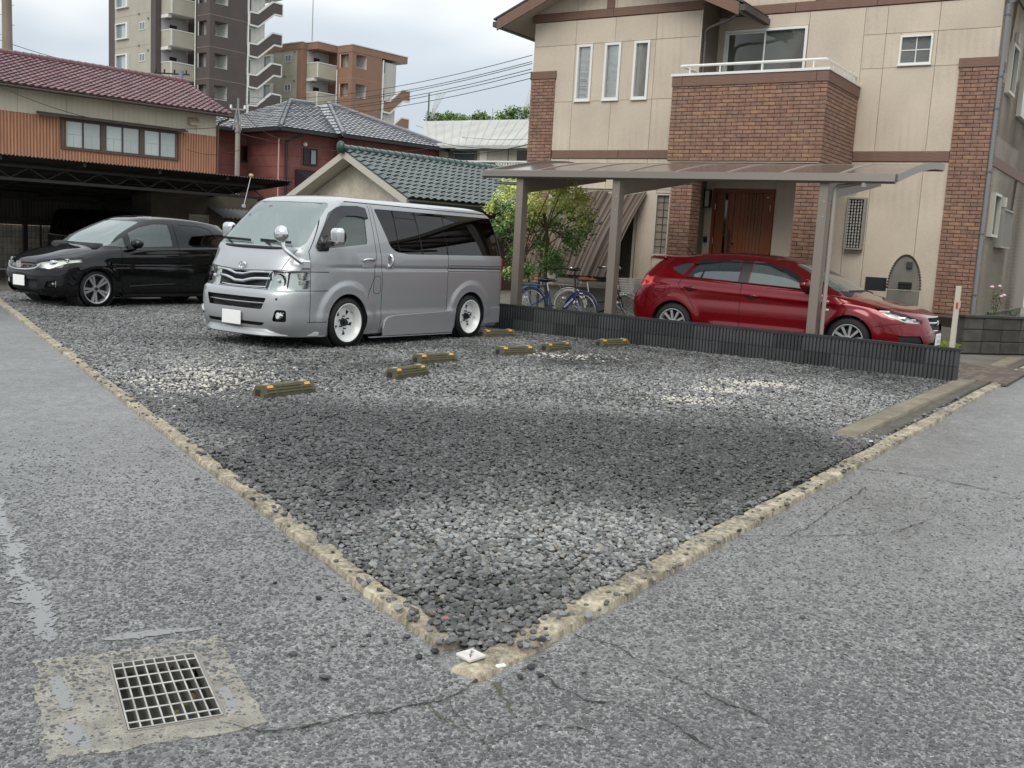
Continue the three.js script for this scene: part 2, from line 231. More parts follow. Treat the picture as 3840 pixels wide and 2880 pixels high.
// cracks: dirt-filled, ragged ribbons; the first also paints an overlay step's shadow
{
  const dirtAndShadow = M([0.035, 0.033, 0.03], 0.95), moss = M([0.10, 0.095, 0.055], 0.95, { map: T.blotch, k: 6 });
  function crack(pts, w, mat = dirtAndShadow, s = 1) {
    const P = [], c = new THREE.CatmullRomCurve3(pts.map(p => V3(p[0], 0, p[1])), false, 'centripetal'), n = Math.ceil(c.getLength() / 0.035), r = rng(s * 77 + 3), L = []; let wob = 0;
    for (let i = 0; i <= n; i++) { const p = c.getPointAt(i / n), t = c.getTangentAt(i / n); wob = wob * 0.72 + (r() - 0.5) * 0.026; const ww = w * 0.75 * (0.25 + 1.4 * r() * r()) * Math.min(1, (n - i) / 6 + 0.2), q = [-t.z, t.x]; const y = roadY + 0.0055 + 0.012 * (fbm(p.x * 0.6, p.z * 0.6, 3, 0, 4) - 0.5); L.push([p.x + q[0] * (wob - ww), y, p.z + q[1] * (wob - ww), p.x + q[0] * (wob + ww), y, p.z + q[1] * (wob + ww)]); }
    for (let i = 0; i < n; i++) { const a = L[i], b = L[i + 1]; P.push(a[0], a[1], a[2], a[3], a[4], a[5], b[0], b[1], b[2], a[3], a[4], a[5], b[3], b[4], b[5], b[0], b[1], b[2]); }
    add(road, 'crack', tri(P), mat);
  }
  const g2 = (...p) => p.map(([x, y]) => { const q = gnd(x * 1.736, y * 1.736, roadY); return [q.x, q.z]; });
  crack(g2([1035, 1462], [985, 1500], [900, 1525], [800, 1545], [690, 1562], [570, 1588], [480, 1560]), 0.007, dirtAndShadow, 1);  // dark colour here includes the painted shadow of the overlay's raised edge
  crack(g2([1240, 1372], [1330, 1400], [1420, 1450], [1520, 1500], [1610, 1540], [1720, 1580]), 0.006, dirtAndShadow, 2);
  crack(g2([1835, 1010], [1920, 1020], [2010, 1035], [2110, 1055], [2212, 1075]), 0.011, dirtAndShadow, 3);
  crack(g2([1600, 1160], [1690, 1160], [1760, 1130], [1830, 1080], [1880, 1050]), 0.006, dirtAndShadow, 4);
  crack(g2([1690, 1160], [1800, 1160], [1930, 1150], [2010, 1120]), 0.005, dirtAndShadow, 5);
  crack(g2([1560, 1010], [1000, 1560]).slice(0, 0).concat(g2([965, 1520], [1010, 1570], [1060, 1610], [1050, 1659])), 0.004, dirtAndShadow, 6);
  crack(g2([1060, 1610], [1110, 1590], [1150, 1570]), 0.004, dirtAndShadow, 7);
  crack(g2([1150, 1570], [1260, 1580], [1330, 1640]), 0.004, dirtAndShadow, 8);
  crack(g2([1180, 1460], [1260, 1510], [1330, 1520], [1450, 1570], [1560, 1640]), 0.007, dirtAndShadow, 9);
  crack(g2([1070, 1475], [1100, 1510], [1120, 1545]), 0.012, moss, 10);
  crack(g2([640, 1570], [690, 1565], [740, 1545]), 0.010, moss, 11);
  crack(g2([930, 1520], [985, 1560], [1030, 1600]), 0.007, moss, 12);
}
// standing water: thin films in the hollows
{
  const water = new THREE.MeshPhysicalMaterial({ color: lin([0.14, 0.14, 0.14]), roughness: 0.05, ior: 2.2 });
  function puddle(label, pts, res, seed, amp) {                  // pts: [photo x, photo y, half-width in metres]
    const C = pts.map(([x, y, w]) => { const g = gnd(x, y, roadY); return [g.x, g.z, w]; }); let x0 = 1e9, x1 = -1e9, z0 = 1e9, z1 = -1e9; for (const [x, z, w] of C) { x0 = Math.min(x0, x - 2 * w); x1 = Math.max(x1, x + 2 * w); z0 = Math.min(z0, z - 2 * w); z1 = Math.max(z1, z + 2 * w); }
    const fld = (x, z) => { let best = -9; for (let i = 0; i < C.length - 1; i++) { const [ax, az, aw] = C[i], [bx2, bz, bw] = C[i + 1], dx = bx2 - ax, dz = bz - az, t = clamp(((x - ax) * dx + (z - az) * dz) / (dx * dx + dz * dz)), d = Math.hypot(x - ax - dx * t, z - az - dz * t); best = Math.max(best, 1 - d / lerp(aw, bw, t)); } return best + amp * (fbm(x * 9, z * 9, 4, 0, seed) - 0.55) * 2 + amp * 1.1 * (fbm(x * 60, z * 60, 3, 0, seed + 4) - 0.55) * 2; };
    const P = [], nx = Math.ceil((x1 - x0) / res), nz = Math.ceil((z1 - z0) / res), F2 = []; for (let j = 0; j <= nz; j++) for (let i = 0; i <= nx; i++) F2.push(fld(x0 + i * res, z0 + j * res));
    const Y = (x, z) => roadY + 0.0032 + 0.012 * (fbm(x * 0.6, z * 0.6, 3, 0, 4) - 0.5);
    for (let j = 0; j < nz; j++) for (let i = 0; i < nx; i++) { const c = [[i, j], [i, j + 1], [i + 1, j + 1], [i + 1, j]], v = c.map(([a, b]) => F2[b * (nx + 1) + a]), poly2 = []; for (let k = 0; k < 4; k++) { const l = (k + 1) % 4; if (v[k] > 0) poly2.push(c[k]); if ((v[k] > 0) !== (v[l] > 0)) { const t = v[k] / (v[k] - v[l]); poly2.push([lerp(c[k][0], c[l][0], t), lerp(c[k][1], c[l][1], t)]); } } for (let k = 1; k < poly2.length - 1; k++) for (const q of [poly2[0], poly2[k], poly2[k + 1]]) { const x = x0 + q[0] * res, z = z0 + q[1] * res; P.push(x, Y(x, z), z); } }
    const o = add(scene, 'puddle', tri(P), water); tag(o, label, 'puddle', null, 'structure');
  }
  puddle('broken film of rainwater along the street beside the drain', [[-90, 1780, 0.04], [0, 1930, 0.05], [40, 2040, 0.055], [90, 2170, 0.05], [140, 2290, 0.045], [185, 2400, 0.02]], 0.005, 5, 1.25);
  puddle('puddle along the far edge of the drain collar', [[400, 2400, 0.02], [520, 2385, 0.035], [640, 2370, 0.03], [740, 2362, 0.018]], 0.006, 15, 0.35);
  puddle('puddle on the street side of the drain collar', [[205, 2550, 0.018], [228, 2600, 0.026], [250, 2650, 0.02]], 0.006, 25, 0.3); puddle('thin puddle at the near corner of the drain collar', [[262, 2720, 0.02], [285, 2770, 0.028], [315, 2800, 0.018]], 0.006, 35, 0.4); puddle('small puddle on the kerb side of the drain collar', [[840, 2590, 0.016], [862, 2630, 0.022], [870, 2655, 0.014]], 0.006, 45, 0.3);
}
// kerbs
{
  const kt = tex(1024, (u, v) => { const a = fbm(u * 7, v * 7, 5, 7, 91), b = fbm(u * 55, v * 55, 3, 55, 92), [d1, d2, id] = chipCells(u, v, 90, 95), st = id > 0.62 ? sstep(0.12, 0.35, d2 - d1) : 0; const k = 0.50 + 0.55 * a + 0.5 * (b - 0.5); return [lerp(k, 0.66 + 0.3 * id, st * 0.5), lerp(k * 0.95, 0.64 + 0.3 * id, st * 0.5), lerp(k * 0.835, 0.60 + 0.3 * id, st * 0.5)]; });
  const tan = new THREE.MeshStandardMaterial({ color: new THREE.Color().setRGB(0.53, 0.51, 0.48), roughness: 0.9, map: rep(kt, 1.1), bumpMap: rep(T.rain, 2.2), bumpScale: 0.008 });
  function kerb(name, label, dir, s0, s1, w0, w1, sgn, mat, hgt = 0.012, seed = 1, mats) {
    const n = Math.ceil((s1 - s0) / 0.022), k = 12, P = [], U = [], I = [], R1 = roadY - hgt;
    for (let i = 0; i <= n; i++) for (let j = 0; j <= k; j++) {
      const s = lerp(s0, s1, i / n), fy = Math.exp(-s / 5), e0 = 0.03 * (fbm(s * 2.2, 1, 4, 0, seed) - 0.5) + 0.04 * fy * (fbm(s * 14, 1, 4, 0, seed) - 0.5), e1 = (0.02 + 0.07 * fy) * (fbm(s * 1.7, 5, 4, 0, seed + 3) - 0.5) + 0.03 * fy * (fbm(s * 17, 5, 3, 0, seed) - 0.5), t = j / k;
      const w = lerp(w0 + e0, w1 + e1, t), end = (i === 0 || i === n || j === 0 || j === k); const [x, z] = along(dir, s + (i === 0 ? -0.01 : 0), w, sgn);
      const old = Math.exp(-s / 4), lump = (0.002 + 0.005 * old) * (fbm(x * 9, z * 9, 4, 0, seed + 5) - 0.5) * 2 + 0.004 * (fbm(x * 45, z * 45, 2, 0, seed + 6) - 0.5) * 2, chip = 0.016 * old * sstep(0.58, 0.72, fbm(x * 7, z * 7, 3, 0, seed + 8)) * (t < 0.4 ? 1 : 0.35);
      P.push(x, end ? roadY - 0.05 : lerp(-0.006, hgt, clamp(s / 0.8)) + (j === 1 || j === k - 1 ? -0.006 : 0) + lump - chip, z); U.push(x, z);
    }
    for (let i = 0; i < n; i++) for (let j = 0; j < k; j++) { const a = i * (k + 1) + j; if (sgn > 0) I.push(a, a + 1, a + k + 1, a + 1, a + k + 2, a + k + 1); else I.push(a, a + k + 1, a + 1, a + 1, a + k + 1, a + k + 2); }
    const g = new THREE.BufferGeometry(); g.setAttribute('position', new THREE.Float32BufferAttribute(P, 3)); g.setAttribute('uv', new THREE.Float32BufferAttribute(U, 2)); g.setIndex(I); g.computeVertexNormals();
    const o = add(scene, name, g, mat); tag(o, label, 'kerb', null, 'structure'); return o;
  }
  kerb('kerb', 'weathered tan concrete kerb between the gravel and the street with the drain', KL, 0.30, 34, -0.01, 0.11, 1, tan, 0.004, 1);
  kerb('kerb', 'worn tan concrete kerb along the street leading past the beige house', KR, 0.02, 15.5, 0, 0.145, -1, tan, 0.008, 9);
  const apron = M(0x8b8270, 0.9, { map: T.blotch, k: 1.3, bump: T.grain, bs: 0.003 }), gutter = M(0x5d5950, 0.85, { map: T.blotch, k: 1.5, bump: T.grain, bs: 0.002 });
  kerb('gutter', 'dark shallow concrete gutter inside the kerb near the block wall', KR, 5.75, 15.5, 0.16, 0.31, -1, gutter, 0.008, 21);
  kerb('kerb', 'flat tan concrete strip between the gutter and the gravel by the block wall', KR, 5.7, 15.5, 0.30, 0.56, -1, apron, 0.016, 15);
  globalThis.kerbTan = tan;
}
// the gravel lot
const bump2 = (x, z, a, b, r, q = r) => Math.exp(-(((x - a) / r) ** 2 + ((z - b) / q) ** 2));
function wetTone(x, z) {                                         // 0 pale dry stones … 1 dark wet stones
  let k = 0.30 + 0.9 * (fbm(x * 0.9 + 2, z * 0.9, 4, 0, 44) - 0.5) + 0.5 * (fbm(x * 3.5, z * 3.5, 3, 0, 45) - 0.5);
  k += 0.75 * bump2(x, z, 0.5, -6.9, 2.4, 1.7) + 0.5 * bump2(x, z, -1.3, -7.3, 1.1, 1.2) + 0.5 * bump2(x, z, 1.9, -6.9, 0.9, 1.0);
  k += 0.55 * bump2(x, z, -0.05, -4.0, 0.35, 0.55) + 0.35 * bump2(x, z, -0.7, -5.4, 0.4, 0.7);
  k -= 0.55 * bump2(x, z, 0.35, -5.0, 0.7, 0.35) + 0.5 * bump2(x, z, 2.6, -10.4, 1.6, 1.2) + 0.35 * bump2(x, z, 3.4, -9.2, 1.0, 1.4) + 0.25 * bump2(x, z, -0.2, -10.2, 0.9, 0.6);
  k += 0.35 * bump2(x, z, -1.3, -10.8, 0.8, 0.8) + 0.2 * bump2(x, z, 0.5, -12.4, 1.2, 0.7);
  k += 0.22 * sstep(-10.5, -12.5, z);
  return clamp(k);
}
const sandy = (x, z) => clamp(bump2(x, z, 1.72, -9.7, 0.28, 0.22) + bump2(x, z, 2.75, -11.2, 0.4, 0.25) + 0.8 * bump2(x, z, 2.2, -10.5, 0.35, 0.2) + 0.45 * bump2(x, z, -2.9, -9.4, 0.5, 0.9) + 0.4 * bump2(x, z, 0.6, -12.9, 0.5, 0.3));
{
  const g = new THREE.ShapeGeometry(shape(LOT.map(([x, z]) => [x, -z]))).rotateX(-Math.PI / 2).translate(0, -0.018, 0);
  for (let i = 0, p = g.attributes.position, u = g.attributes.uv; i < p.count; i++) u.setXY(i, p.getX(i), p.getZ(i));
  const o = add(scene, 'gravel_lot', g, M(0x6a675f, 0.95, { map: T.blotch, k: 0.8, bump: T.grain, bs: 0.008 })); tag(o, 'bed of the gravel parking lot', 'ground', null, 'structure');
  const r = rng(21), L = []; let x0 = 1e9, x1 = -1e9, z0 = 1e9, z1 = -1e9; for (const [x, z] of LOT) { x0 = Math.min(x0, x); x1 = Math.max(x1, x); z0 = Math.min(z0, z); z1 = Math.max(z1, z); }
  const area = (x1 - x0) * (z1 - z0);
  const gs = 0.05, gw = Math.ceil((x1 - x0) / gs) + 2, gh = Math.ceil((z1 - z0) / gs) + 2, gW = new Float32Array(gw * gh), gS = new Float32Array(gw * gh); for (let j = 0; j < gh; j++) for (let i = 0; i < gw; i++) { gW[j * gw + i] = wetTone(x0 + i * gs, z0 + j * gs); gS[j * gw + i] = sandy(x0 + i * gs, z0 + j * gs); }
  const look = (A, x, z) => A[clamp(Math.round((z - z0) / gs), 0, gh - 1) * gw + clamp(Math.round((x - x0) / gs), 0, gw - 1)], wetAt = (x, z) => look(gW, x, z), sandAt = (x, z) => look(gS, x, z);
  const one = (x, z, lift) => {
    const d = Math.hypot(x, z), s = (0.0085 + 0.0095 * Math.pow(r(), 1.6)) * (d > 10 ? 1.12 : 1), w = wetTone(x, z), sd = sandy(x, z), v = Math.pow(r(), 1.5);
    let k = lerp(0.085 + 0.27 * v, 0.014 + 0.058 * v, clamp(w * (0.75 + 0.5 * r()))), cr = k, cg = k * 0.99, cb = k * 0.965; const hue = r(); if (hue > 0.93) { cr *= 1.12; cb *= 0.86; } else if (hue < 0.2) { cr *= 0.98; cb *= 1.02; }
    if (r() < sd) { const q = 0.42 + 0.2 * r(); cr = q; cg = q * 0.93; cb = q * 0.80; }
    L.push([x, -0.012 + lift + s * 0.45, z, s * rr(0.95, 1.4, r), s * rr(0.55, 0.8, r), s * rr(0.85, 1.15, r), r() * 6.3, rr(-0.5, 0.5, r), cr, cg, cb]);
  };
  for (let n = 0; n < area * 3900; n++) {
    const x = rr(x0, x1, r), z = rr(z0, z1, r); if (!inPoly(LOT, x, z)) continue;
    const d = Math.hypot(x, z); if (d > 9 && r() > 0.42) continue; if (z < -18.5) continue; if (r() < sandAt(x, z) * 0.55) continue;
    one(x, z, r() < 0.35 ? 0.009 * r() : 0);
  }
  for (let n = 0; n < 900; n++) { const left = r() < 0.55, s = 0.3 + 9 * Math.pow(r(), 1.8), w = 0.16 - 0.22 * Math.pow(r(), 2.2); const [x, z] = along(left ? KL : KR, s, w, left ? 1 : -1); one(x, z, w < 0 ? -0.03 : 0.016); }
  const s = scatter(scene, 'gravel', L, M([1, 1, 1], 0.40)); tag(s, 'loose grey crushed stone covering the parking lot, dark where wet', 'gravel', null, 'stuff');
}
// neighbour's yard, paved drive and the far street side
{
  const yard = M(0x77736a, 0.92, { map: T.blotch, k: 0.5, bump: T.grain, bs: 0.003 });
  const Y = [[5.62, -12.6], [-1.2, -18.4], [-8, -24], [4, -44], [26, -36], [14.5, -24.5], [8.6, -16.7]];
  const g = new THREE.ShapeGeometry(shape(Y.map(([x, z]) => [x, -z]))).rotateX(-Math.PI / 2).translate(0, -0.012, 0); const o = add(scene, 'yard', g, yard); tag(o, 'concrete yard under the carport of the beige house', 'ground', null, 'structure');
}
// ───────────────────────── the beige house ─────────────────────────
const HS = new Fr(8.25, -18.51, -33.1 * D2R);
const KP = 0.85;                                              // how far the left gable stands out of the main front
{
  const h = inFrame(HS, 'beige_house', 'two-storey beige sided house with brick pillars and a brick-faced balcony', 'house');
  const siding = [M(0xd8cab8, 0.85, { map: T.siding, k: 0.35, bump: T.fine, bs: 0.0025, bk: 5 }), M(0xd5c7b5, 0.85, { map: T.siding, k: 0.42, bump: T.fine, bs: 0.0025, bk: 5 })];
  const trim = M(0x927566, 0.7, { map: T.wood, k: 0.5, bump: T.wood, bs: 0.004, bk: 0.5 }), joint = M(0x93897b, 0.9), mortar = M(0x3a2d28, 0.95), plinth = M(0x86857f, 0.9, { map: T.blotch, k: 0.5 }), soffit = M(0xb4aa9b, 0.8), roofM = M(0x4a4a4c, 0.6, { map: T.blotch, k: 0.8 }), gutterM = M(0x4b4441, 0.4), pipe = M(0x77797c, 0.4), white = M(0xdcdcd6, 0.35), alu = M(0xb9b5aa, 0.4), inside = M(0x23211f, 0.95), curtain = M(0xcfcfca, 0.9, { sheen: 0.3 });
  const brickM = [0x9b7866, 0xa07c68, 0x967363, 0x997a6a, 0x917265, 0xa38069, 0x987566].map(c => M(c, 0.8, { map: T.blotch, k: 3, bump: T.grain, bs: 0.002 }));
  let brickCount = 0; const restBricks = brickM.map(() => []);
  // walls behind the siding
  const wall = add(h, 'wall', [bb(-8.9, 0, 0.5, 7.2, -7.6, -0.03), bb(-9.2, -5.3, 0.5, 6.9, -3, KP - 0.03)], joint);
  add(h, 'foundation', [bb(-8.92, -0.03, -0.1, 0.495, -7.57, -0.06), bb(-9.17, -5.33, -0.1, 0.494, -2.97, KP - 0.06)], plinth);
  add(h, 'drip_edge', [bb(-5.3, 0.015, 0.492, 0.515, -0.05, 0.012), bb(-9.21, -5.29, 0.491, 0.514, KP - 0.05, KP + 0.012), bb(0, 0.014, 0.492, 0.515, -7.6, -0.05)], M(0x6b6862, 0.6));
  const G = 0.003, panel = (x0, x1, y0, y1, z) => { if (x1 - x0 < 0.04 || y1 - y0 < 0.04) return; add(wall, 'siding_panel', bev(x0 + G, x1 - G, y0 + G, y1 - G, z - 0.03, z, 0.004), siding[(rnd() * 2) | 0]); };
  const sidePanel = (z0, z1, y0, y1) => add(wall, 'siding_panel', bev(z0 + G, z1 - G, y0 + G, y1 - G, -0.03, 0, 0.004).rotateY(Math.PI / 2), siding[(rnd() * 2) | 0]);
  // gable front
  const GX = [-9.2, -8.16, -7.22, -6.28, -5.33], W1 = [[-8.1, -7.72], [-7.43, -7.05], [-6.75, -6.39]];
  for (let i = 0; i < 4; i++) { panel(GX[i], GX[i + 1], 3.42, 4.44, KP); panel(GX[i], GX[i + 1], 5.62, 6.12, KP); panel(GX[i], GX[i + 1], 6.30, 7.2 - 0.15 * Math.abs(i - 1.5), KP); panel(GX[i], GX[i + 1], 2.62, 3.25, KP); }
  panel(-9.2, -8.16, 4.44, 5.62, KP); panel(-8.16, W1[0][0], 4.44, 5.62, KP); panel(W1[0][1], W1[1][0], 4.44, 5.62, KP); panel(W1[1][1], W1[2][0], 4.44, 5.62, KP); panel(W1[2][1], -6.28, 4.44, 5.62, KP); panel(-6.28, -5.33, 4.44, 5.62, KP);
  panel(-9.2, -8.35, 0.52, 2.62, KP); panel(-8.35, -6.42, 0.52, 0.60, KP); panel(-6.42, -6.02, 0.52, 2.62, KP); panel(-5.67, -5.33, 1.28, 2.62, KP); panel(-6.02, -5.33, 0.52, 1.28, KP); panel(-6.02, -5.67, 2.56, 2.62, KP);
  add(wall, 'siding_panel', bb(-5.33, -5.30, 0.5, 6.9, 0.004, KP - 0.004), siding[0]);                                 // return of the gable
  // right wall
  const RX = [-2.38, -1.97, -1.05, -0.62], SQ = [-1.70, -1.12, 5.04, 5.57];
  for (const [a, b] of [[-2.38, -1.97], [-1.97, -1.05], [-1.05, -0.003]]) { panel(a, b, 5.62, 6.13, 0); panel(a, b, 6.32, 7.2, 0); panel(a, b, 3.47, 5.0, 0); panel(a, b, 0.52, 3.28, 0); }
  panel(-2.38, -1.97, 5.0, 5.62, 0); panel(-1.97, SQ[0], 5.0, 5.62, 0); panel(SQ[1], -1.05, 5.0, 5.62, 0); panel(-1.05, -0.003, 5.0, 5.62, 0); panel(SQ[0], SQ[1], 5.57, 5.62, 0); panel(SQ[0], SQ[1], 5.0, 5.04, 0);
  // balcony door wall and porch wall
  panel(-3.44, -2.38, 2.95, 6.13, 0); panel(-5.3, -5.16, 2.95, 6.13, 0); panel(-5.16, -3.44, 5.88, 6.13, 0); panel(-5.16, -3.44, 2.95, 3.7, 0); panel(-5.3, -2.38, 6.32, 7.2, 0);
  panel(-5.3, -5.13, 0.52, 2.95, 0); panel(-3.81, -2.38, 0.52, 2.95, 0); panel(-5.13, -3.81, 2.73, 2.95, 0);
  // right side wall, seen at a flat angle
  for (const [a, b] of [[0.003, 1.0], [1.0, 1.9], [1.9, 2.8], [2.8, 3.7], [3.7, 4.6], [4.6, 6.0]]) { sidePanel(a, b, 0.52, 3.28); sidePanel(a, b, 3.47, 6.35); }
  // timber bands
  const beam = (x0, x1, y0, y1, z, n = 2) => { for (let i = 0; i < n; i++) add(h, 'timber_band', bev(lerp(x0, x1, i / n) + 0.003, lerp(x0, x1, (i + 1) / n) - 0.003, y0, y1, z - 0.02, z + 0.022, 0.008), trim); };
  beam(-9.28, -5.30, 6.13, 6.30, KP, 2); beam(-8.58, -5.33, 3.25, 3.42, KP, 2); beam(-5.29, -0.62, 6.14, 6.32, 0, 3); beam(-0.62, 0.02, 6.14, 6.32, 0, 1); beam(-2.36, -0.62, 3.285, 3.465, 0, 1);
  add(h, 'timber_band', bb(-7.45, -7.27, 6.30, 6.9, KP - 0.02, KP + 0.02), trim); add(h, 'timber_band', bb(-3.35, -3.17, 6.32, 7.2, -0.02, 0.02), trim);
  add(h, 'timber_band', bb(0.001, 0.025, 3.285, 3.465, -6, -0.62), trim);
  // bricks: courses of 70 mm, running bond, each brick its own piece while they last
  function brickFace(parent, x0, x1, y0, y1, zf, turn = 0, sx = 0, own = true) {             // face looks along +z, or turned to +x at x = sx
    const L = 0.226, H = 0.070; let row = 0;
    for (let y = y0; y < y1 - 0.02; y += H, row++) {
      const yt = Math.min(y + H, y1); let x = x0 - (row % 2 ? L / 2 : 0);
      for (; x < x1 - 0.01; x += L) {
        const a = Math.max(x, x0), b = Math.min(x + L, x1); if (b - a < 0.03) continue; const pr = rnd() * 0.004, q = (rnd() * brickM.length) | 0;
        const g = bev(a + 0.004, b - 0.004, y + 0.004, yt - 0.004, zf - 0.03, zf + pr, 0.005); if (turn) { g.rotateY(Math.PI / 2); g.translate(sx, 0, 0); }
        if (own && brickCount < 300) { add(parent, 'brick', g, brickM[q]); brickCount++; } else restBricks[q].push(g);
      }
    }
  }
  // balcony
  const BX0 = -5.30, BX1 = -2.36, BZ = 2.0, balcony = add(h, 'balcony', [bb(BX0, BX1, 3.10, 4.47, BZ - 0.15, BZ - 0.024), bb(BX1 - 0.15, BX1 - 0.024, 3.10, 4.47, 0.003, BZ - 0.16), bb(BX0, BX0 + 0.12, 3.10, 4.47, KP + 0.003, BZ - 0.16), bb(BX0 + 0.12, BX1 - 0.16, 3.11, 3.25, 0.01, BZ - 0.16)], mortar);
  brickFace(balcony, BX0, BX1, 3.10, 4.47, BZ);
  add(balcony, 'soffit', bb(BX0 + 0.03, BX1 - 0.03, 3.075, 3.10, 0.01, BZ - 0.02), soffit);
  beamBal(); function beamBal() {
    for (const [a, b] of [[BX0 - 0.01, BX0 + 0.2], [BX0 + 0.2, BX1 - 0.2], [BX1 - 0.2, BX1 + 0.015]]) add(balcony, 'timber_cap', bev(a + 0.002, b - 0.002, 4.47, 4.66, BZ - 0.16, BZ + 0.015, 0.008), trim);
    add(balcony, 'timber_cap', bb(BX1 - 0.16, BX1 + 0.015, 4.47, 4.66, 0.003, BZ - 0.165), trim);
    add(balcony, 'coping', [bb(BX0 - 0.03, BX1 + 0.03, 4.66, 4.705, BZ - 0.18, BZ + 0.03), bb(BX1 - 0.18, BX1 + 0.03, 4.66, 4.705, 0.005, BZ - 0.18), bb(BX0 - 0.03, BX0 + 0.15, 4.66, 4.705, KP + 0.005, BZ - 0.18)], white);
    const rail = [cyl(0.025, 0.025, [BX0 + 0.12, 4.86, BZ - 0.08], [BX1 - 0.08, 4.86, BZ - 0.08]), cyl(0.025, 0.025, [BX1 - 0.08, 4.86, BZ - 0.08], [BX1 - 0.08, 4.86, 0.03]), cyl(0.025, 0.025, [BX0 + 0.12, 4.86, BZ - 0.08], [BX0 + 0.12, 4.86, KP + 0.05])];
    for (const x of [BX0 + 0.3, -4.4, -3.6, BX1 - 0.3]) rail.push(cyl(0.014, 0.014, [x, 4.70, BZ - 0.08], [x, 4.86, BZ - 0.08])); for (const z of [0.1, 0.8, 1.5]) rail.push(cyl(0.014, 0.014, [BX1 - 0.08, 4.70, z], [BX1 - 0.08, 4.86, z]));
    add(balcony, 'handrail', rail, white);
  }
  // brick pillars
  function pillar(x0, x1, z0, z1, y0, y1, right) {
    const p = add(h, 'brick_pillar', bb(x0 + 0.024, x1 - 0.024, y0, y1, z0 + 0.005, z1 - 0.024), mortar); brickFace(p, x0, x1, y0, y1, z1); if (right) brickFace(p, -z1, -z0, y0, y1, 0, 1, x1, true); return p;
  }
  const pR = pillar(-0.62, 0.03, -0.62, 0.03, 0.53, 4.94, true), pPL = pillar(-5.24, -4.80, 1.40, 1.86, 0.15, 3.075, true), pPR = pillar(-2.80, -2.36, 0.95, 1.86, 0.15, 3.075, true), pL = pillar(-9.22, -8.60, KP - 0.4, KP + 0.03, 0.53, 4.93, false);
  brickFace(balcony, -BZ, -0.01, 3.10, 4.47, 0, 1, BX1, false);
  for (const p of [[-0.635, 0.045, 4.94, 5.11, -0.635, 0.045], [-9.235, -8.585, 4.93, 5.10, KP - 0.4, KP + 0.045]]) add(h, 'timber_cap', bev(...p, 0.01), trim);
  restBricks.forEach((l, i) => l.length && add(h, 'brickwork', l, brickM[i], { kind: 'stuff' }));
  // windows
  function windowUnit(name, x0, x1, y0, y1, z, fr, t = 0.045, opts = {}) {
    const w = add(h, name, frameGeo(x0, x1, y0, y1, t, z - 0.06, z + 0.03), fr); add(w, 'sill', bb(x0 - 0.01, x1 + 0.01, y0 - 0.02, y0 - 0.001, z - 0.05, z + 0.045), fr);
    const n = opts.n || 1; for (let i = 0; i < n; i++) { const a = lerp(x0 + t, x1 - t, i / n), b = lerp(x0 + t, x1 - t, (i + 1) / n); if (opts.sash) add(w, 'sash', frameGeo(a, b, y0 + t, y1 - t, 0.03, z - 0.04 - 0.02 * i, z - 0.015 - 0.02 * i), opts.sashM || fr); add(w, 'pane', bb(a + 0.002, b - 0.002, y0 + t, y1 - t, z - 0.034, z - 0.03), opts.glass || m.pane); }
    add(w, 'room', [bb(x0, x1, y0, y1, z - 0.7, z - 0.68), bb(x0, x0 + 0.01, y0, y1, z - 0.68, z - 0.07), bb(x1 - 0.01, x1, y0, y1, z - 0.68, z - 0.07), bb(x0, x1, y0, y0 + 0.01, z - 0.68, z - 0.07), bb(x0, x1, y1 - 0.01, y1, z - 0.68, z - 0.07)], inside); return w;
  }
  const curtainGeo = (x0, x1, y0, y1, z, n, amp = 0.02) => { const g = new THREE.PlaneGeometry(x1 - x0, y1 - y0, n * 6, 4).translate((x0 + x1) / 2, (y0 + y1) / 2, 0), p = g.attributes.position; for (let i = 0; i < p.count; i++) p.setZ(i, z + amp * Math.sin((p.getX(i) - x0) / (x1 - x0) * n * 6.283) + amp * 0.4 * Math.sin(p.getX(i) * 37)); g.computeVertexNormals(); return g; };
  const clearP = glassMat(0xe6eef0, 1.7, 0.03, 0.55);
  for (const [a, b] of W1) { const w = windowUnit('casement_window', a, b, 4.45, 5.61, KP, white, 0.05, { glass: clearP }); add(w, 'mullion', bb(a + 0.05, b - 0.05, 5.0, 5.02, KP - 0.045, KP - 0.036), white); add(w, 'curtain', curtainGeo(a + 0.055, b - 0.055, 4.51, 5.04, KP - 0.052, 5, 0.006), M(0xeef0ee, 0.9)); }
  const bd = windowUnit('balcony_door', -5.15, -3.45, 3.72, 5.87, 0, white, 0.05, { n: 2, sash: 1, glass: glassMat(0xa5b2b0, 1.8, 0.02, 0.15) }); add(bd, 'curtain', curtainGeo(-5.05, -4.72, 3.8, 5.78, -0.16, 5), curtain); add(bd, 'curtain', curtainGeo(-4.55, -4.36, 3.8, 5.78, -0.18, 3), curtain);
  const sq = windowUnit('square_window', SQ[0], SQ[1], SQ[2], SQ[3], 0, white, 0.035, { glass: glassMat(0xa7b2b2, 1.8, 0.15, 0.35) }); add(sq, 'mullion', [bb(-1.418, -1.402, 5.075, 5.535, -0.03, -0.016), bb(-1.665, -1.419, 5.297, 5.313, -0.03, -0.016), bb(-1.401, -1.155, 5.297, 5.313, -0.03, -0.016)], white);
  const gw = windowUnit('lattice_window', -6.015, -5.675, 1.29, 2.55, KP, alu, 0.035, { glass: glassMat(0xe6eef0, 1.8, 0.3, 0.6) }); { const l = []; l.push(bb(-5.85, -5.838, 1.325, 2.515, KP - 0.028, KP - 0.018)); for (let i = 1; i < 8; i++) l.push(bb(-5.98, -5.71, 1.325 + i * 0.149, 1.333 + i * 0.149, KP - 0.028, KP - 0.0185)); add(gw, 'lattice', l, M(0x2a2d2c, 0.5)); add(gw, 'blind', bb(-5.98, -5.71, 1.33, 2.51, KP - 0.12, KP - 0.11), curtain); }
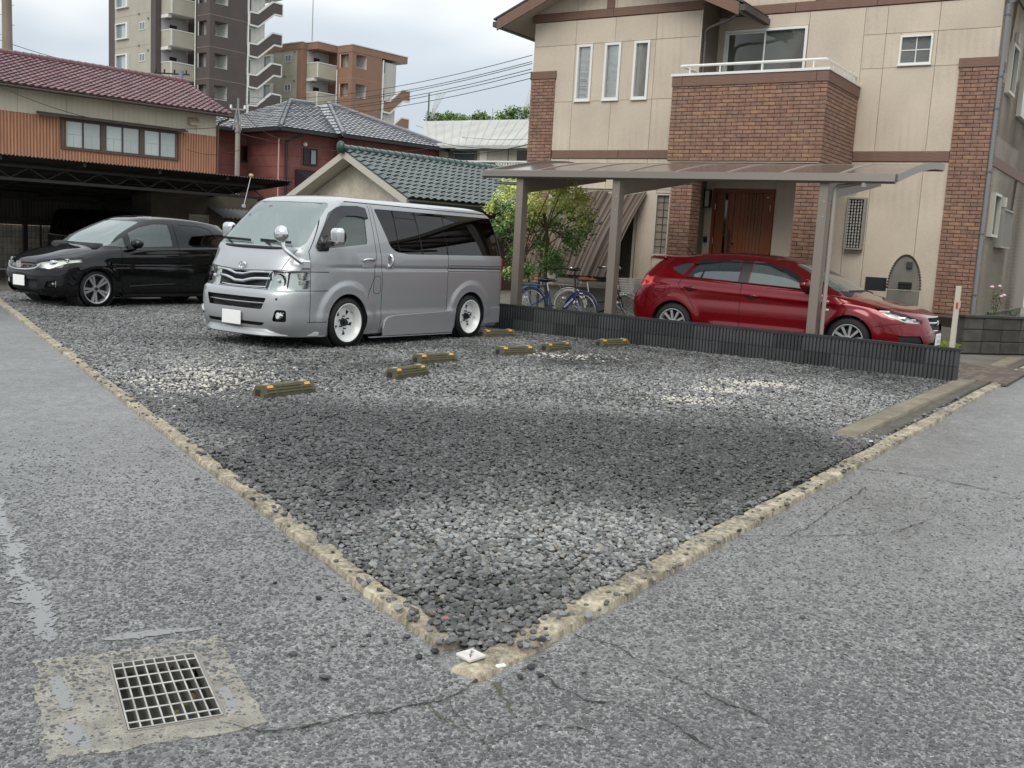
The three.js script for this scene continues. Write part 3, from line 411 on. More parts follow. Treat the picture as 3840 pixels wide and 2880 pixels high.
  windowUnit('garden_window', -8.34, -6.43, 0.61, 2.55, KP, alu, 0.05, { n: 2, sash: 1, glass: glassMat(0x6f7d7b, 1.6) });
  // side windows at the flat-seen wall
  function sideWin(z0, z1, y0, y1) { const g = l => merge(l.map(clean)).rotateY(Math.PI / 2); const w = add(h, 'side_window', g(frameGeo(z0, z1, y0, y1, 0.05, 0, 0.09)), alu); add(w, 'pane', bb(z0 + 0.05, z1 - 0.05, y0 + 0.05, y1 - 0.05, 0.02, 0.024).rotateY(Math.PI / 2), M(0x1a1f20, 0.05)); return w; }
  sideWin(1.05, 1.75, 4.65, 5.55); sideWin(2.8, 4.3, 4.45, 5.54); sideWin(0.95, 1.75, 2.0, 2.82);
  { const L = []; for (let i = 0; i <= 9; i++) L.push(bb(2.0 + i * 0.13, 2.03 + i * 0.13, 1.85, 2.55, 0.06, 0.12)); for (let i = 0; i < 8; i++) L.push(bb(1.98, 3.22, 1.85 + i * 0.095, 1.87 + i * 0.095, 0.05, 0.06)); const gr = add(h, 'window_grille', merge([...L, ...frameGeo(1.98, 3.22, 1.82, 2.58, 0.03, 0.0, 0.13)].map(clean)).rotateY(Math.PI / 2), M(0x8d8a82, 0.5)); }
  // louvred grille on the porch side
  { const g = add(h, 'window_grille', frameGeo(-2.33, -1.99, 1.62, 2.60, 0.03, 0.01, 0.16), M(0x8c8880, 0.5)); const L = []; for (let i = 0; i < 6; i++) for (let j = 0; j < 16; j++) L.push(bx(0.03, 0.035, 0.012, -2.29 + i * 0.055, 1.68 + j * 0.057, 0.12).translate(0, 0, (i + j) % 2 * 0.01)); add(g, 'lattice', [...L, ...[0, 1, 2, 3, 4, 5].map(i => bb(-2.296 + i * 0.055, -2.284 + i * 0.055, 1.65, 2.57, 0.09, 0.112))], M(0xa9a79f, 0.45)); add(g, 'backing', bb(-2.30, -2.02, 1.65, 2.57, 0.012, 0.02), M(0x262626, 0.6)); }
  // front door: a wide slatted leaf and a narrow one
  { const oak = M(0x9a5420, 0.5, { map: T.wood, k: 0.8, bump: T.wood, bs: 0.002, bk: 0.8, clearcoat: 0.15, clearcoatRoughness: 0.4 }), fr = M(0x7a3a18, 0.5);
    oak.map = oak.map.clone(); oak.map.rotation = Math.PI / 2; oak.bumpMap = oak.bumpMap.clone(); oak.bumpMap.rotation = Math.PI / 2;
    const d = add(h, 'front_door', [bb(-5.12, -5.06, 0.5, 2.72, -0.06, 0.03), bb(-3.88, -3.82, 0.5, 2.72, -0.06, 0.03), bb(-5.06, -3.88, 2.65, 2.72, -0.06, 0.03)], fr);
    const xs = [-5.055, -4.86, -4.76, -4.64, -4.52, -4.42, -4.335, -4.26, -4.19, -4.12, -4.04, -3.885], groove = new Set([2, 5, 6, 7, 8, 9]);
    for (let i = 0; i < xs.length - 1; i++) { if (i === 1) { add(d, 'glass_slot', bb(xs[i] + 0.005, xs[i + 1] - 0.04, 0.55, 2.645, -0.02, -0.015), m.paneDark); add(d, 'door_board', bev(xs[i + 1] - 0.04, xs[i + 1] - 0.004, 0.55, 2.645, -0.03, 0, 0.004), oak); } else add(d, 'door_board', bev(xs[i] + 0.001, xs[i + 1] - (groove.has(i) ? 0.018 : 0.002), 0.55, 2.645, -0.03, 0, 0.004), oak); }
    add(d, 'backing', bb(-5.06, -3.88, 0.52, 2.65, -0.05, -0.031), M(0x20140d, 0.9));
    add(d, 'handle', [cyl(0.016, 0.016, [-4.70, 1.2, 0.06], [-4.70, 1.9, 0.06]), cyl(0.01, 0.01, [-4.70, 1.3, 0], [-4.70, 1.3, 0.06]), cyl(0.01, 0.01, [-4.70, 1.8, 0], [-4.70, 1.8, 0.06])], M(0x2a2320, 0.4)); add(d, 'lock', [cyl(0.022, 0.022, [-4.62, 1.62, 0], [-4.62, 1.62, 0.02]), cyl(0.022, 0.022, [-4.62, 1.42, 0], [-4.62, 1.42, 0.02])], m.chrome);
    add(d, 'hinge', [cyl(0.008, 0.008, [-5.06, 2.3, 0.02], [-5.06, 2.42, 0.02]), cyl(0.008, 0.008, [-5.06, 1.6, 0.02], [-5.06, 1.72, 0.02]), cyl(0.008, 0.008, [-3.885, 2.3, 0.02], [-3.885, 2.42, 0.02])], m.alu); add(d, 'label_plate', bb(-3.98, -3.93, 2.56, 2.575, 0.0, 0.003), m.white); }
  { const l = add(h, 'wall_lamp', frameGeo(-5.29, -5.15, 2.33, 2.70, 0.02, 0.02, 0.12), M(0x2c211c, 0.4)); add(l, 'lamp_glass', bb(-5.265, -5.175, 2.355, 2.675, 0.04, 0.10), M(0xcfcab8, 0.25)); }
  { const l = add(h, 'intercom', rb(0.085, 0.12, 0.03, 0.01, -5.225, 1.68, 0.017), M(0x15161a, 0.35)); add(l, 'lens', cyl(0.014, 0.014, [-5.225, 1.70, 0.03], [-5.225, 1.70, 0.037]), m.chrome); }
  add(h, 'porch_step', [bb(-5.26, -2.4, -0.02, 0.15, 0.02, 1.9), bb(-5.1, -3.6, 0.15, 0.32, 0.02, 1.0)], M(0x80786c, 0.8, { map: T.blotch, k: 0.8 }));
  for (const [x, y, z] of [[-1.05 - 0.35, 0.86, 0.02]]) { const o = add(h, 'outlet_box', rb(0.10, 0.14, 0.06, 0.01, -0.18, 0.72, 0.07), M(0xc9c4b4, 0.5)); }
  for (const [z, y] of [[-1.6, 5.72], [-2.45, 2.72]]) { const v = add(h, 'vent_hood', rb(0.08, 0.2, 0.14, 0.015, 0.04, y, z), M(0xb9b3a6, 0.5)); }
  { const v = add(h, 'vent_hood', rb(0.10, 0.13, 0.08, 0.015, -2.26, 2.80, 0.05), M(0xa9a397, 0.5)); }
  // downpipes
  add(h, 'downpipe', [cyl(0.036, 0.036, [0.075, 0.0, 0.02], [0.075, 6.0, 0.02]), cyl(0.036, 0.036, [0.075, 6.0, 0.02], [0.35, 6.3, -0.25])], pipe);
  for (const y of [0.9, 2.0, 3.1, 4.2, 4.75, 5.8]) add(h, 'pipe_clip', bb(0.03, 0.125, y, y + 0.025, -0.02, 0.06), M(0x55575a, 0.5));
  { const d = [[-5.26, 3.2, KP - 0.12], [-5.26, 5.55, KP - 0.12]]; add(h, 'downpipe', [cyl(0.03, 0.03, ...d), tube([[-5.26, 5.55, KP - 0.12], [-5.22, 5.72, KP - 0.05], [-4.6, 5.85, KP + 0.25], [-4.42, 5.92, KP + 0.35]], 0.03, 24)], M(0x5b5552, 0.4)); }
  // roofs: left gable (ridge out of the picture) and main gable
  function gableRoof(xl, xr, yl, yr, xm, z0, z1, name) {
    const rise = 0.42, ym = Math.min(yl + (xm - xl) * rise, 99), th = 0.12, P = [[xl, yl], [xm, ym], [xr, yr], [xr, yr + th], [xm, ym + th], [xl, yl + th]];
    const r = add(h, name, ext(P, z1 - z0).translate(0, 0, z0), soffit);
    const sl = (x0, y0, x1, y1) => { const L = Math.hypot(x1 - x0, y1 - y0), a = Math.atan2(y1 - y0, x1 - x0), n = Math.round(L / 0.28); for (let i = 0; i < n; i++) add(r, 'roof_course', bx(L / n + 0.03, 0.035, z1 - z0 + 0.06, L / n * (i + 0.5), th + 0.02 + 0.012, (z0 + z1) / 2).applyMatrix4(new THREE.Matrix4().makeRotationZ(0.04 * 0)).rotateZ(a).translate(x0, y0, 0), roofM); };
    sl(xl - 0.03, yl, xm, ym); sl(xm, ym, xr, yr);
    for (const [a, b, c, d] of [[xl, yl, xm, ym], [xm, ym, xr, yr]]) add(r, 'barge_board', ext([[a, b - 0.10], [c, d - 0.10], [c, d + 0.13], [a, b + 0.13]], 0.035).translate(0, 0, z1 + 0.002), trim);
    for (const [x, y] of [[xl - 0.06, yl], [xr + 0.06, yr]]) add(r, 'gutter', [bb(x - 0.06, x + 0.06, y - 0.02, y + 0.09, z0, z1 + 0.02)], gutterM);
    return r;
  }
  gableRoof(-9.85, -4.35, 6.02, 5.95, -7.1, -2.9, KP + 0.5, 'gable_roof');
  const mr = add(h, 'main_roof', [ext([[-9.2, 6.95], [-4.3, 8.9], [0.55, 6.38], [0.55, 6.5], [-4.3, 9.05], [-9.2, 7.1]], 7.7).translate(0, 0, -7.6)], roofM); add(mr, 'gutter', bb(0.55, 0.68, 6.36, 6.48, -7.6, 0.3), gutterM); add(mr, 'eave_board', bb(0.03, 0.54, 6.36, 6.38, -7.6, 0.3), soffit);
}
// the shade cloth hung in front of the garden window
{
  const a = HS.world(-8.35, 2.58, KP + 0.06), b = HS.world(-6.18, 2.58, KP + 0.06), c = gnd(2290, 1020, 0.82), d = gnd(2062, 1000, 0.72);
  const c2 = HS.world(-6.62, 0.80, KP + 0.9), d2 = HS.world(-8.55, 0.80, KP + 0.9);
  const NU = 96, NV = 36, P = [], U = [], C = [], I = [], r = rng(5);
  for (let j = 0; j <= NV; j++) for (let i = 0; i <= NU; i++) {
    const u = i / NU, v = j / NV, top = a.clone().lerp(b, u), bot = d2.clone().lerp(c2, u); const p = top.lerp(bot, v); const sag = 0.10 * Math.sin(Math.PI * u * 2) ** 2 * (1 - v); p.y -= sag * 0.8 + (u > 0.45 ? 0 : 0.0); const f = 0.035 * Math.sin(u * 40 + v * 2) * (0.5 + 0.5 * v) + 0.03 * Math.sin(u * 17 + 1); p.addScaledVector(HS.az, f + 0.10 * Math.sin(Math.PI * v)); p.addScaledVector(HS.ax, 0.02 * Math.sin(u * 30 + v * 3));
    P.push(p.x, p.y, p.z); U.push(u * 2, v * 2);
    const s = (u * 17) % 1, st = s < 0.5 ? 0 : 1, thin = Math.abs(s - 0.5) < 0.06 || s < 0.05; const q = thin ? [0.30, 0.25, 0.20] : st ? [0.09, 0.055, 0.045] : [0.20, 0.15, 0.115]; C.push(...q);
  }
  for (let j = 0; j < NV; j++) for (let i = 0; i < NU; i++) { const k = j * (NU + 1) + i; I.push(k, k + NU + 1, k + 1, k + 1, k + NU + 1, k + NU + 2); }
  const g = new THREE.BufferGeometry(); g.setAttribute('position', new THREE.Float32BufferAttribute(P, 3)); g.setAttribute('uv', new THREE.Float32BufferAttribute(U, 2)); g.setAttribute('color', new THREE.Float32BufferAttribute(C, 3)); g.setIndex(I); g.computeVertexNormals();
  const o = add(scene, 'shade_cloth', g, new THREE.MeshPhysicalMaterial({ vertexColors: true, color: 0xffffff, map: T.cloth, roughness: 0.95, transmission: 0.25, thickness: 0 })); tag(o, 'brown striped shade cloth hung over the garden window', 'shade cloth');
}
// ───────────────────────── carport of the beige house ─────────────────────────
{
  const c = inFrame(HS, 'carport', 'grey-brown aluminium carport with a curved smoked roof over the red car', 'carport');
  const alu = M(0x857c72, 0.42, { metalness: 0.35 }), aluL = M(0x9b9389, 0.4, { metalness: 0.35 }), roofP = new THREE.MeshPhysicalMaterial({ color: lin([0.16, 0.13, 0.12]), roughness: 0.16, transmission: 0.45, thickness: 0, ior: 1.55 });
  const zp = 6.02, X0 = -7.2, X1 = -1.2;                               // posts stand on this line, just behind the block wall
  const X = [[1922, 670], [2280, 670], [3052, 680]].map(([x, y]) => HS.at(x + 26, 900, zp)[0]);
  const yb = HS.at(2290, 668, zp)[1];
  for (const x of X) { const p = add(c, 'post', rb(0.13, yb + 0.05, 0.17, 0.012, x, yb / 2 - 0.05, zp), alu); for (const y of [yb - 0.28, yb - 0.48]) add(p, 'bolt', cyl(0.012, 0.012, [x + 0.02, y, zp + 0.085], [x + 0.02, y, zp + 0.093]), m.steel); add(c, 'bracket', ext([[0, 0], [0.02, -0.20], [0.16, -0.17], [2.7, 0.20], [2.7, 0.3], [0, 0.1]], 0.08).rotateY(Math.PI / 2).translate(x - 0.04, yb - 0.06, zp - 0.06), alu); }
  const zF = zp + 0.12, zBk = zp - 2.75, yAt = z => { const t = (zF - z) / (zF - zBk); return yb + 0.03 + 0.40 * Math.sin(t * 1.45) ; };
  const xa = HS.at(1815, 660, zF)[0], xb = HS.at(3360, 672, zF)[0];
  const curve = (x, dy, n = 14) => Array.from({ length: n + 1 }, (_, i) => { const z = lerp(zF, zBk, i / n); return [x, yAt(z) + dy, z]; });
  const beamG = ext([[0, -0.035], [0.03, -0.06], [0.10, -0.06], [0.13, -0.02], [0.13, 0.05], [0.09, 0.075], [0.02, 0.06]], xb - xa).rotateY(Math.PI / 2).translate(xa, yb + 0.03, zF + 0.06);
  add(c, 'front_beam', beamG, M(0x756d65, 0.35, { metalness: 0.3 })); add(c, 'rear_beam', bb(xa, xb, yAt(zBk) - 0.05, yAt(zBk) + 0.05, zBk - 0.06, zBk), alu);
  const n = 8; for (let i = 0; i <= n; i++) { const x = lerp(xa, xb, i / n); const end = i === 0 || i === n; const pts = curve(x, 0.01), L = []; for (let k = 0; k < pts.length - 1; k++) L.push(bar(pts[k], pts[k + 1], end ? 0.05 : 0.04, end ? 0.10 : 0.045)); add(c, end ? 'end_rafter' : 'rafter', L, end ? alu : aluL); }
  for (let i = 0; i < n; i++) { const x0 = lerp(xa, xb, i / n) + 0.022, x1 = lerp(xa, xb, (i + 1) / n) - 0.022, P = [], A = curve(x0, 0.022), B = curve(x1, 0.022); for (let k = 0; k < A.length - 1; k++) P.push(...A[k], ...B[k], ...A[k + 1], ...B[k], ...B[k + 1], ...A[k + 1]); add(c, 'roof_panel', mergeVertices(tri(P).deleteAttribute('normal').deleteAttribute('uv')), roofP).geometry.computeVertexNormals(); }
  const dp = X[2] + 0.13; add(c, 'downpipe', [cyl(0.03, 0.03, [dp, 0, zp], [dp, yb - 0.12, zp]), tube([[dp, yb - 0.12, zp], [dp + 0.03, yb - 0.07, zp], [dp + 0.10, yb - 0.06, zp], [xb - 0.42, yb - 0.01, zp + 0.05]], 0.028, 20), cyl(0.04, 0.04, [xb - 0.4, yb - 0.08, zF], [xb - 0.4, yb + 0.02, zF])], aluL);
  add(c, 'drain_pipe', cyl(0.025, 0.025, [xa + 0.2, yb - 0.10, zF - 0.05], [X[0], yb - 0.12, zp]), alu);
}
// ───────────────────────── roof tiles ─────────────────────────
const frPx = (px, py, depth, th) => { const d = ray(px, py), k = depth / -d.z; return new Fr(d.x * k, d.z * k, th * D2R); };
function tileGeo(w, l, rise, th = 0.02, kind = 'wave') {          // one tile: x across, y up the slope, z out; its lower edge is proud of the tile below
  const n = 5, P = [], prof = i => { const t = i / n; return kind === 'wave' ? rise * (0.5 - 0.5 * Math.cos(t * 2 * Math.PI)) : rise * Math.abs(t - 0.5) * 0.6; };
  const at = (i, top, up) => [(i / n - 0.5) * w * 1.02, up ? l * 1.06 : 0, prof(i) + (up ? 0.002 : th) + (top ? th : 0)];
  const q = (a, b, c, d) => P.push(...a, ...b, ...c, ...a, ...c, ...d);
  for (let i = 0; i < n; i++) { q(at(i, 1, 0), at(i + 1, 1, 0), at(i + 1, 1, 1), at(i, 1, 1)); q(at(i, 0, 0), at(i + 1, 0, 0), at(i + 1, 1, 0), at(i, 1, 0)); }
  q(at(0, 0, 0), at(0, 1, 0), at(0, 1, 1), at(0, 0, 1)); q(at(n, 1, 0), at(n, 0, 0), at(n, 0, 1), at(n, 1, 1));
  return tri(P);
}
// tiles over a polygon of a roof plane: o origin, u along the eave, v up the slope; the 300 largest in view are parts of their own
function tiledSlope(roof, o, u, v, polyUV, w, l, geo, mats, budget) {
  u = u.clone().normalize(); v = v.clone().normalize(); const n = u.clone().cross(v); if (n.y < 0) { n.negate(); u.negate(); polyUV = polyUV.map(([a, b]) => [-a, b]); } const B = new THREE.Matrix4().makeBasis(u, v, n);
  let u0 = 1e9, u1 = -1e9, v0 = 1e9, v1 = -1e9; for (const [a, b] of polyUV) { u0 = Math.min(u0, a); u1 = Math.max(u1, a); v0 = Math.min(v0, b); v1 = Math.max(v1, b); }
  const rest = mats.map(() => []), q = new THREE.Quaternion().setFromRotationMatrix(B), r = rng(polyUV.length * 31 + Math.round(u1 * 100));
  for (let b = v0, row = 0; b < v1 - 0.02; b += l, row++) for (let a = u0; a < u1 - 0.01; a += w) {
    if (!inPoly(polyUV, a + w / 2, b + l * 0.4)) continue; const k = (r() * mats.length) | 0, p = o.clone().addScaledVector(u, a + w / 2).addScaledVector(v, b).addScaledVector(n, 0.003 + r() * 0.004);
    if (budget.n > 0) { budget.n--; const t = add(roof, 'roof_tile', geo, mats[k]); t.position.copy(p); t.quaternion.copy(q); } else rest[k].push(geo.clone().applyQuaternion(q).translate(p.x, p.y, p.z));
  }
  rest.forEach((g, i) => g.length && add(roof, 'roof_tiling', g, mats[i], { kind: 'stuff' }));
}
function ridgeCaps(roof, a, b, r, mat, len = 0.28, name = 'ridge_cap') { const d = b.clone().sub(a), n = Math.max(1, Math.round(d.length() / len)), L = []; for (let i = 0; i < n; i++) { const p = a.clone().lerp(b, i / n), q = a.clone().lerp(b, (i + 1.04) / n); L.push(cyl(r * 1.16, r, p, q, 10)); } add(roof, name, L, mat); }

// ───────────────────────── orange and cream building with the maroon roof ─────────────────────────
{
  const f = frPx(811, 497, 43, 46), h = inFrame(f, 'tiled_building', 'long building with maroon tiled roof, cream upper wall and ribbed orange cladding', 'building');
  const A = (x, y, k) => f.at(x / 2.011, y / 2.011, k); const yB = A(800, 927)[1], yE = A(900, 735)[1], xL = -12.5;
  const cream = M(0xd9d0bc, 0.85, { map: T.streak, k: 0.25 }), orange = M(0xc18d70, 0.7, { map: T.streak, k: 0.3 }), tiles = [0x6d484b, 0x775256, 0x624145].map(c => M(c, 0.42, { clearcoat: 0.2 })), dark = M(0x3f332e, 0.6), fr = M(0x5b4a40, 0.55);
  add(h, 'upper_wall', bb(xL, 0, yB, yE + 0.05, -7.4, 0), cream); for (let i = 0; i < 7; i++) add(h, 'panel_joint', bb(-0.9 - i * 1.75, -0.888 - i * 1.75, yB + 0.02, yE - 0.02, -0.01, 0.004), M(0x8d8371, 0.9));
  const cl = add(h, 'lower_wall', bb(xL, 0.02, 0, yB - 0.005, -7.38, -0.03), orange);
  const [wx0, wy1] = A(468, 897), [wx1] = A(1340, 1005), wy0 = A(465, 1108)[1];
  for (let x = xL; x < 0; x += 0.115) { if (x > wx0 - 0.1 && x < wx1) { add(cl, 'cladding_rib', bb(x, x + 0.06, 0.4, wy0 - 0.12, -0.03, 0.012), orange); add(cl, 'cladding_rib', bb(x, x + 0.06, wy1 + 0.06, yB - 0.01, -0.03, 0.012), orange); } else add(cl, 'cladding_rib', bb(x, x + 0.06, 0.4, yB - 0.01, -0.03, 0.012), orange); }
  { const [hx0] = A(275, 845), [hx1, hy] = A(1390, 990); add(h, 'window_hood', ext([[0, 0], [0.35, -0.06], [0.35, -0.02], [0, 0.08]], hx1 - hx0).rotateY(-Math.PI / 2).translate(hx1, hy, 0).applyMatrix4(new THREE.Matrix4()), dark); }
  const win = add(h, 'window_band', frameGeo(wx0 - 0.05, wx1 + 0.05, wy0 - 0.06, wy1 + 0.04, 0.06, -0.02, 0.06), fr); const W = (wx1 - wx0) / 3, blind = M(0xeceeea, 0.9), blindD = M(0xc0c6c2, 0.9), gl = glassMat(0xeef2f0, 1.5, 0.05, 0.22);
  for (let i = 0; i < 3; i++) { const a = wx0 + i * W, b = a + W; if (i) add(win, 'mullion', bb(a - 0.09, a + 0.09, wy0, wy1, -0.015, 0.055), fr); for (let j = 0; j < 2; j++) { const c = a + 0.09 + j * (W - 0.18) / 2, d = c + (W - 0.18) / 2; const s = add(win, 'sash', frameGeo(c, d, wy0, wy1 - 0.02, 0.035, 0.02 - j * 0.02, 0.045 - j * 0.02), M(0x4d443e, 0.5)); add(s, 'pane', bb(c + 0.03, d - 0.03, wy0 + 0.03, wy1 - 0.05, 0.02, 0.024), gl); add(s, 'blind', bb(c + 0.035, d - 0.035, wy0 + 0.04, wy1 - 0.06, -0.02, -0.01), j ? blindD : blind); add(s, 'blind_rail', [bb(c + 0.04, d - 0.04, lerp(wy0, wy1, 0.48), lerp(wy0, wy1, 0.5), -0.0095, -0.004), bb((c + d) / 2 - 0.01, (c + d) / 2 + 0.01, wy0 + 0.05, lerp(wy0, wy1, 0.48), -0.0095, -0.005)], M(0x9aa09b, 0.8)); } }
  { const [a, b] = A(1415, 880), [c, d] = A(1490, 945); add(h, 'vent_hood', ext([[0, 0], [0.28, -(b - d)], [0.28, -(b - d) - 0.03], [0, -(b - d) - 0.03]], c - a).rotateY(-Math.PI / 2).translate(c, b, 0), M(0xb3a48e, 0.6)); }
  // roof: front slope with pantiles, verge at the right end
  const ze = 0.5, yEv = A(860, 735, ze)[1], zr = -3.4, yr = A(720, 512, zr)[1], roof = add(h, 'roof', ext([[ze, yEv - 0.06], [zr, yr - 0.06], [2 * zr - ze, yEv - 0.06], [2 * zr - ze, yEv - 0.16], [zr, yr - 0.2], [ze, yEv - 0.16]], 0.35 - xL).rotateY(-Math.PI / 2).translate(0.35, 0, 0), M(0x6b6152, 0.8));
  const L = Math.hypot(ze - zr, yr - yEv), geo = tileGeo(0.265, 0.235, 0.055, 0.03), bud = { n: 300 };
  tiledSlope(roof, V3(0.45, yEv - 0.05, ze + 0.06), V3(-1, 0, 0), V3(0, yr - yEv, zr - ze), ring(0, 0.45 - xL, 0, L), 0.265, 0.29, geo, tiles, bud);
  ridgeCaps(roof, V3(xL, yr + 0.02, zr), V3(0.5, yr + 0.02, zr), 0.13, tiles[2], 0.3); add(roof, 'gutter', cyl(0.055, 0.055, [xL, yEv - 0.12, ze + 0.12], [0.45, yEv - 0.12, ze + 0.12], 10), dark);
  add(h, 'downpipe', [cyl(0.04, 0.04, [0.05, 0, 0.06], [0.05, yEv - 0.55, 0.06]), tube([[0.05, yEv - 0.55, 0.06], [0.06, yEv - 0.4, 0.1], [0.2, yEv - 0.25, ze], [0.22, yEv - 0.16, ze + 0.1]], 0.04, 20)], M(0x6a4a3a, 0.5));
}
// ───────────────────────── dark lean-to carport with lattice girder ─────────────────────────
{
  const f = frPx(1076, 690, 24, 46), c = inFrame(f, 'lean_to_carport', 'dark steel lean-to carport with corrugated roof and lattice girder', 'carport');
  const st = M(0x2c2a28, 0.6), corr = M(0x343230, 0.65, { map: T.streak, k: 0.4 }), backM = M(0x57534c, 0.8, { map: T.streak, k: 0.4 });
  const Z = (x, y, k) => f.at(x / 2.212, 560 + y / 2.212, k); const yF = Z(1100, 140, 0)[1], xL = -9.5, xR = 0.2, zb = -6.6, yBk = Z(750, 430, zb)[1] + 0.12;
  const n = Math.round((xR - xL) / 0.076), P = [], q = (a, b, c2, d) => P.push(...a, ...b, ...c2, ...a, ...c2, ...d), wv = i => 0.014 * Math.cos(i * Math.PI / 2);
  for (let i = 0; i < n * 4; i++) { const x0 = lerp(xL, xR, i / n / 4), x1 = lerp(xL, xR, (i + 1) / n / 4); const a = [x0, yF + wv(i), 0], b = [x1, yF + wv(i + 1), 0], c2 = [x1, yBk + wv(i + 1), zb - 0.2], d = [x0, yBk + wv(i), zb - 0.2]; q(a, b, c2, d); const e = 0.004; q([a[0], a[1] - e, 0], [d[0], d[1] - e, zb - 0.2], [c2[0], c2[1] - e, zb - 0.2], [b[0], b[1] - e, 0]); q([a[0], a[1] - e, 0], [b[0], b[1] - e, 0], b, a); }
  add(c, 'corrugated_roof', tri(P), corr);
  const yT = yF - 0.20, yG = yF - 0.46, zg = -0.55; add(c, 'girder_chord', bb(xL, xR - 0.5, yT, yT + 0.05, zg - 0.03, zg + 0.03), st); add(c, 'girder_chord', bb(xL, xR - 0.5, yG, yG + 0.06, zg - 0.035, zg + 0.035), M(0x3a3836, 0.5));
  for (let i = 0, N = 26; i < N; i++) { const a = lerp(xL, xR - 0.5, i / N), b = lerp(xL, xR - 0.5, (i + 1) / N); add(c, 'girder_strut', bar([a, i % 2 ? yT : yG + 0.06, zg], [b, i % 2 ? yG + 0.06 : yT, zg], 0.018, 0.018), st); }
  for (let i = 0; i < 7; i++) { const x = lerp(xL, xR - 0.1, i / 6), z = t => lerp(0, zb, t), y = t => lerp(yF, yBk, t) - 0.05; add(c, 'rafter', bar([x, y(0.01), z(0.01)], [x, y(1), z(1)], 0.06, 0.09), st); }
  for (let i = 1; i < 7; i++) { const t = i / 7; add(c, 'purlin', bb(xL, xR, lerp(yF, yBk, t) - 0.045, lerp(yF, yBk, t) - 0.015, lerp(0, zb, t) - 0.03, lerp(0, zb, t) + 0.03), st); }
  const px = [205, 880, 1505].map(x => Z(x, 420, zb)[0]); for (const x of px) { add(c, 'post', bb(x - 0.05, x + 0.05, -0.1, yBk - 0.1, zb - 0.05, zb + 0.05), st); }
  add(c, 'post', bb(xR - 0.6, xR - 0.5, -0.1, yG, zg - 0.05, zg + 0.05), st);
  add(c, 'rear_beam', bb(xL, px[2] + 0.05, yBk - 0.19, yBk - 0.11, zb + 0.055, zb + 0.11), st);
  const yM = Z(100, 620, zb - 0.3)[1]; add(c, 'rail', bb(xL, px[2], yM + 0.12, yM + 0.17, zb + 0.055, zb + 0.09), st);
  const L = []; for (let x = xL; x < px[2]; x += 0.09) L.push(bb(x, x + 0.05, yM, yBk - 0.05, zb - 0.09, zb - 0.055)); const bw = add(c, 'back_sheet', bb(xL, px[2] + 0.4, yM, yBk + 0.02, zb - 0.12, zb - 0.09), backM); add(bw, 'sheet_ribs', L, backM);
  // concrete block wall and wire fence behind
  const bm = [0xc4c0b4, 0xb8b4a8, 0xcdc8bb].map(x => M(x, 0.9, { map: T.blotch, k: 0.9, bump: T.grain, bs: 0.003 })); const w = inFrame(f, 'block_wall', 'pale concrete block wall behind the dark lean-to carport', 'wall'); for (let r = 0, y = 0; y < yM - 0.02; y += 0.195, r++) for (let x = xL; x < px[2] + 2; x += 0.4) add(w, 'block', bev(x + (r % 2) * 0.2, x + (r % 2) * 0.2 + 0.394, y, Math.min(y + 0.19, yM - 0.01), zb - 0.42, zb - 0.3, 0.006), bm[(rnd() * 3) | 0]);
  const fn = inFrame(f, 'mesh_fence', 'dark welded wire fence in front of the block wall', 'fence'), fm = M(0x3b3d3b, 0.5), W = []; for (let x = xL; x < px[2]; x += 0.10) W.push(bb(x, x + 0.006, 0, yM, zb + 0.2, zb + 0.206)); for (let y = 0.08; y < yM; y += 0.15) W.push(bb(xL, px[2], y, y + 0.007, zb + 0.207, zb + 0.213)); add(fn, 'wire_mesh', W, fm); for (let x = px[0]; x < px[2]; x += 1.95) add(fn, 'fence_post', bb(x + 0.3, x + 0.34, 0, yM + 0.05, zb + 0.16, zb + 0.2), fm);
  add(scene, 'parking_floor', bb(xL, xR, -0.11, -0.012, zb - 0.3, 0.4).rotateY(f.th).translate(f.o.x, 0, f.o.z), M(0x6a675f, 0.92, { map: T.blotch, k: 0.5 })); tag(scene.children.at(-1), 'bare grey floor under the dark lean-to carport', 'ground', null, 'structure');
  globalThis.leanTo = { f, zb };
}
// ───────────────────────── small shed with a corrugated roof ─────────────────────────
{
  const f = frPx(880, 770, 27.5, 46), h = inFrame(f, 'shed', 'small dark shed with grey corrugated roof beside the lean-to', 'shed'); const y0 = 1.62, n = 10, P = [], q = (a, b, c, d) => P.push(...a, ...b, ...c, ...a, ...c, ...d), wv = i => 0.025 * Math.cos(i * Math.PI / 2);
  for (let i = 0; i < n * 4; i++) { const x0 = -0.95 + i * 0.0325, x1 = x0 + 0.0325; const a = [x0, y0 + wv(i), 1.0], b = [x1, y0 + wv(i + 1), 1.0], c = [x1, y0 + 0.55 + wv(i + 1), -0.7], d = [x0, y0 + 0.55 + wv(i), -0.7]; q(a, b, c, d); q([a[0], a[1] - 0.012, a[2]], [b[0], b[1] - 0.012, b[2]], b, a); }
  add(h, 'corrugated_roof', tri(P), M(0x5f605f, 0.75, { map: T.streak, k: 0.5 })); add(h, 'wall', bb(-2.5, 0.9, 0, y0 + 0.62, -0.76, 0.3), M(0x5c5448, 0.85, { map: T.blotch, k: 0.5 })); add(h, 'door', bb(-1.45, -1.0, 0, 1.6, 0.3, 0.34), M(0x8d8878, 0.7)); add(h, 'door_frame', frameGeo(-1.5, -0.95, 0, 1.65, 0.05, 0.3, 0.36), M(0x9c988a, 0.6));
}
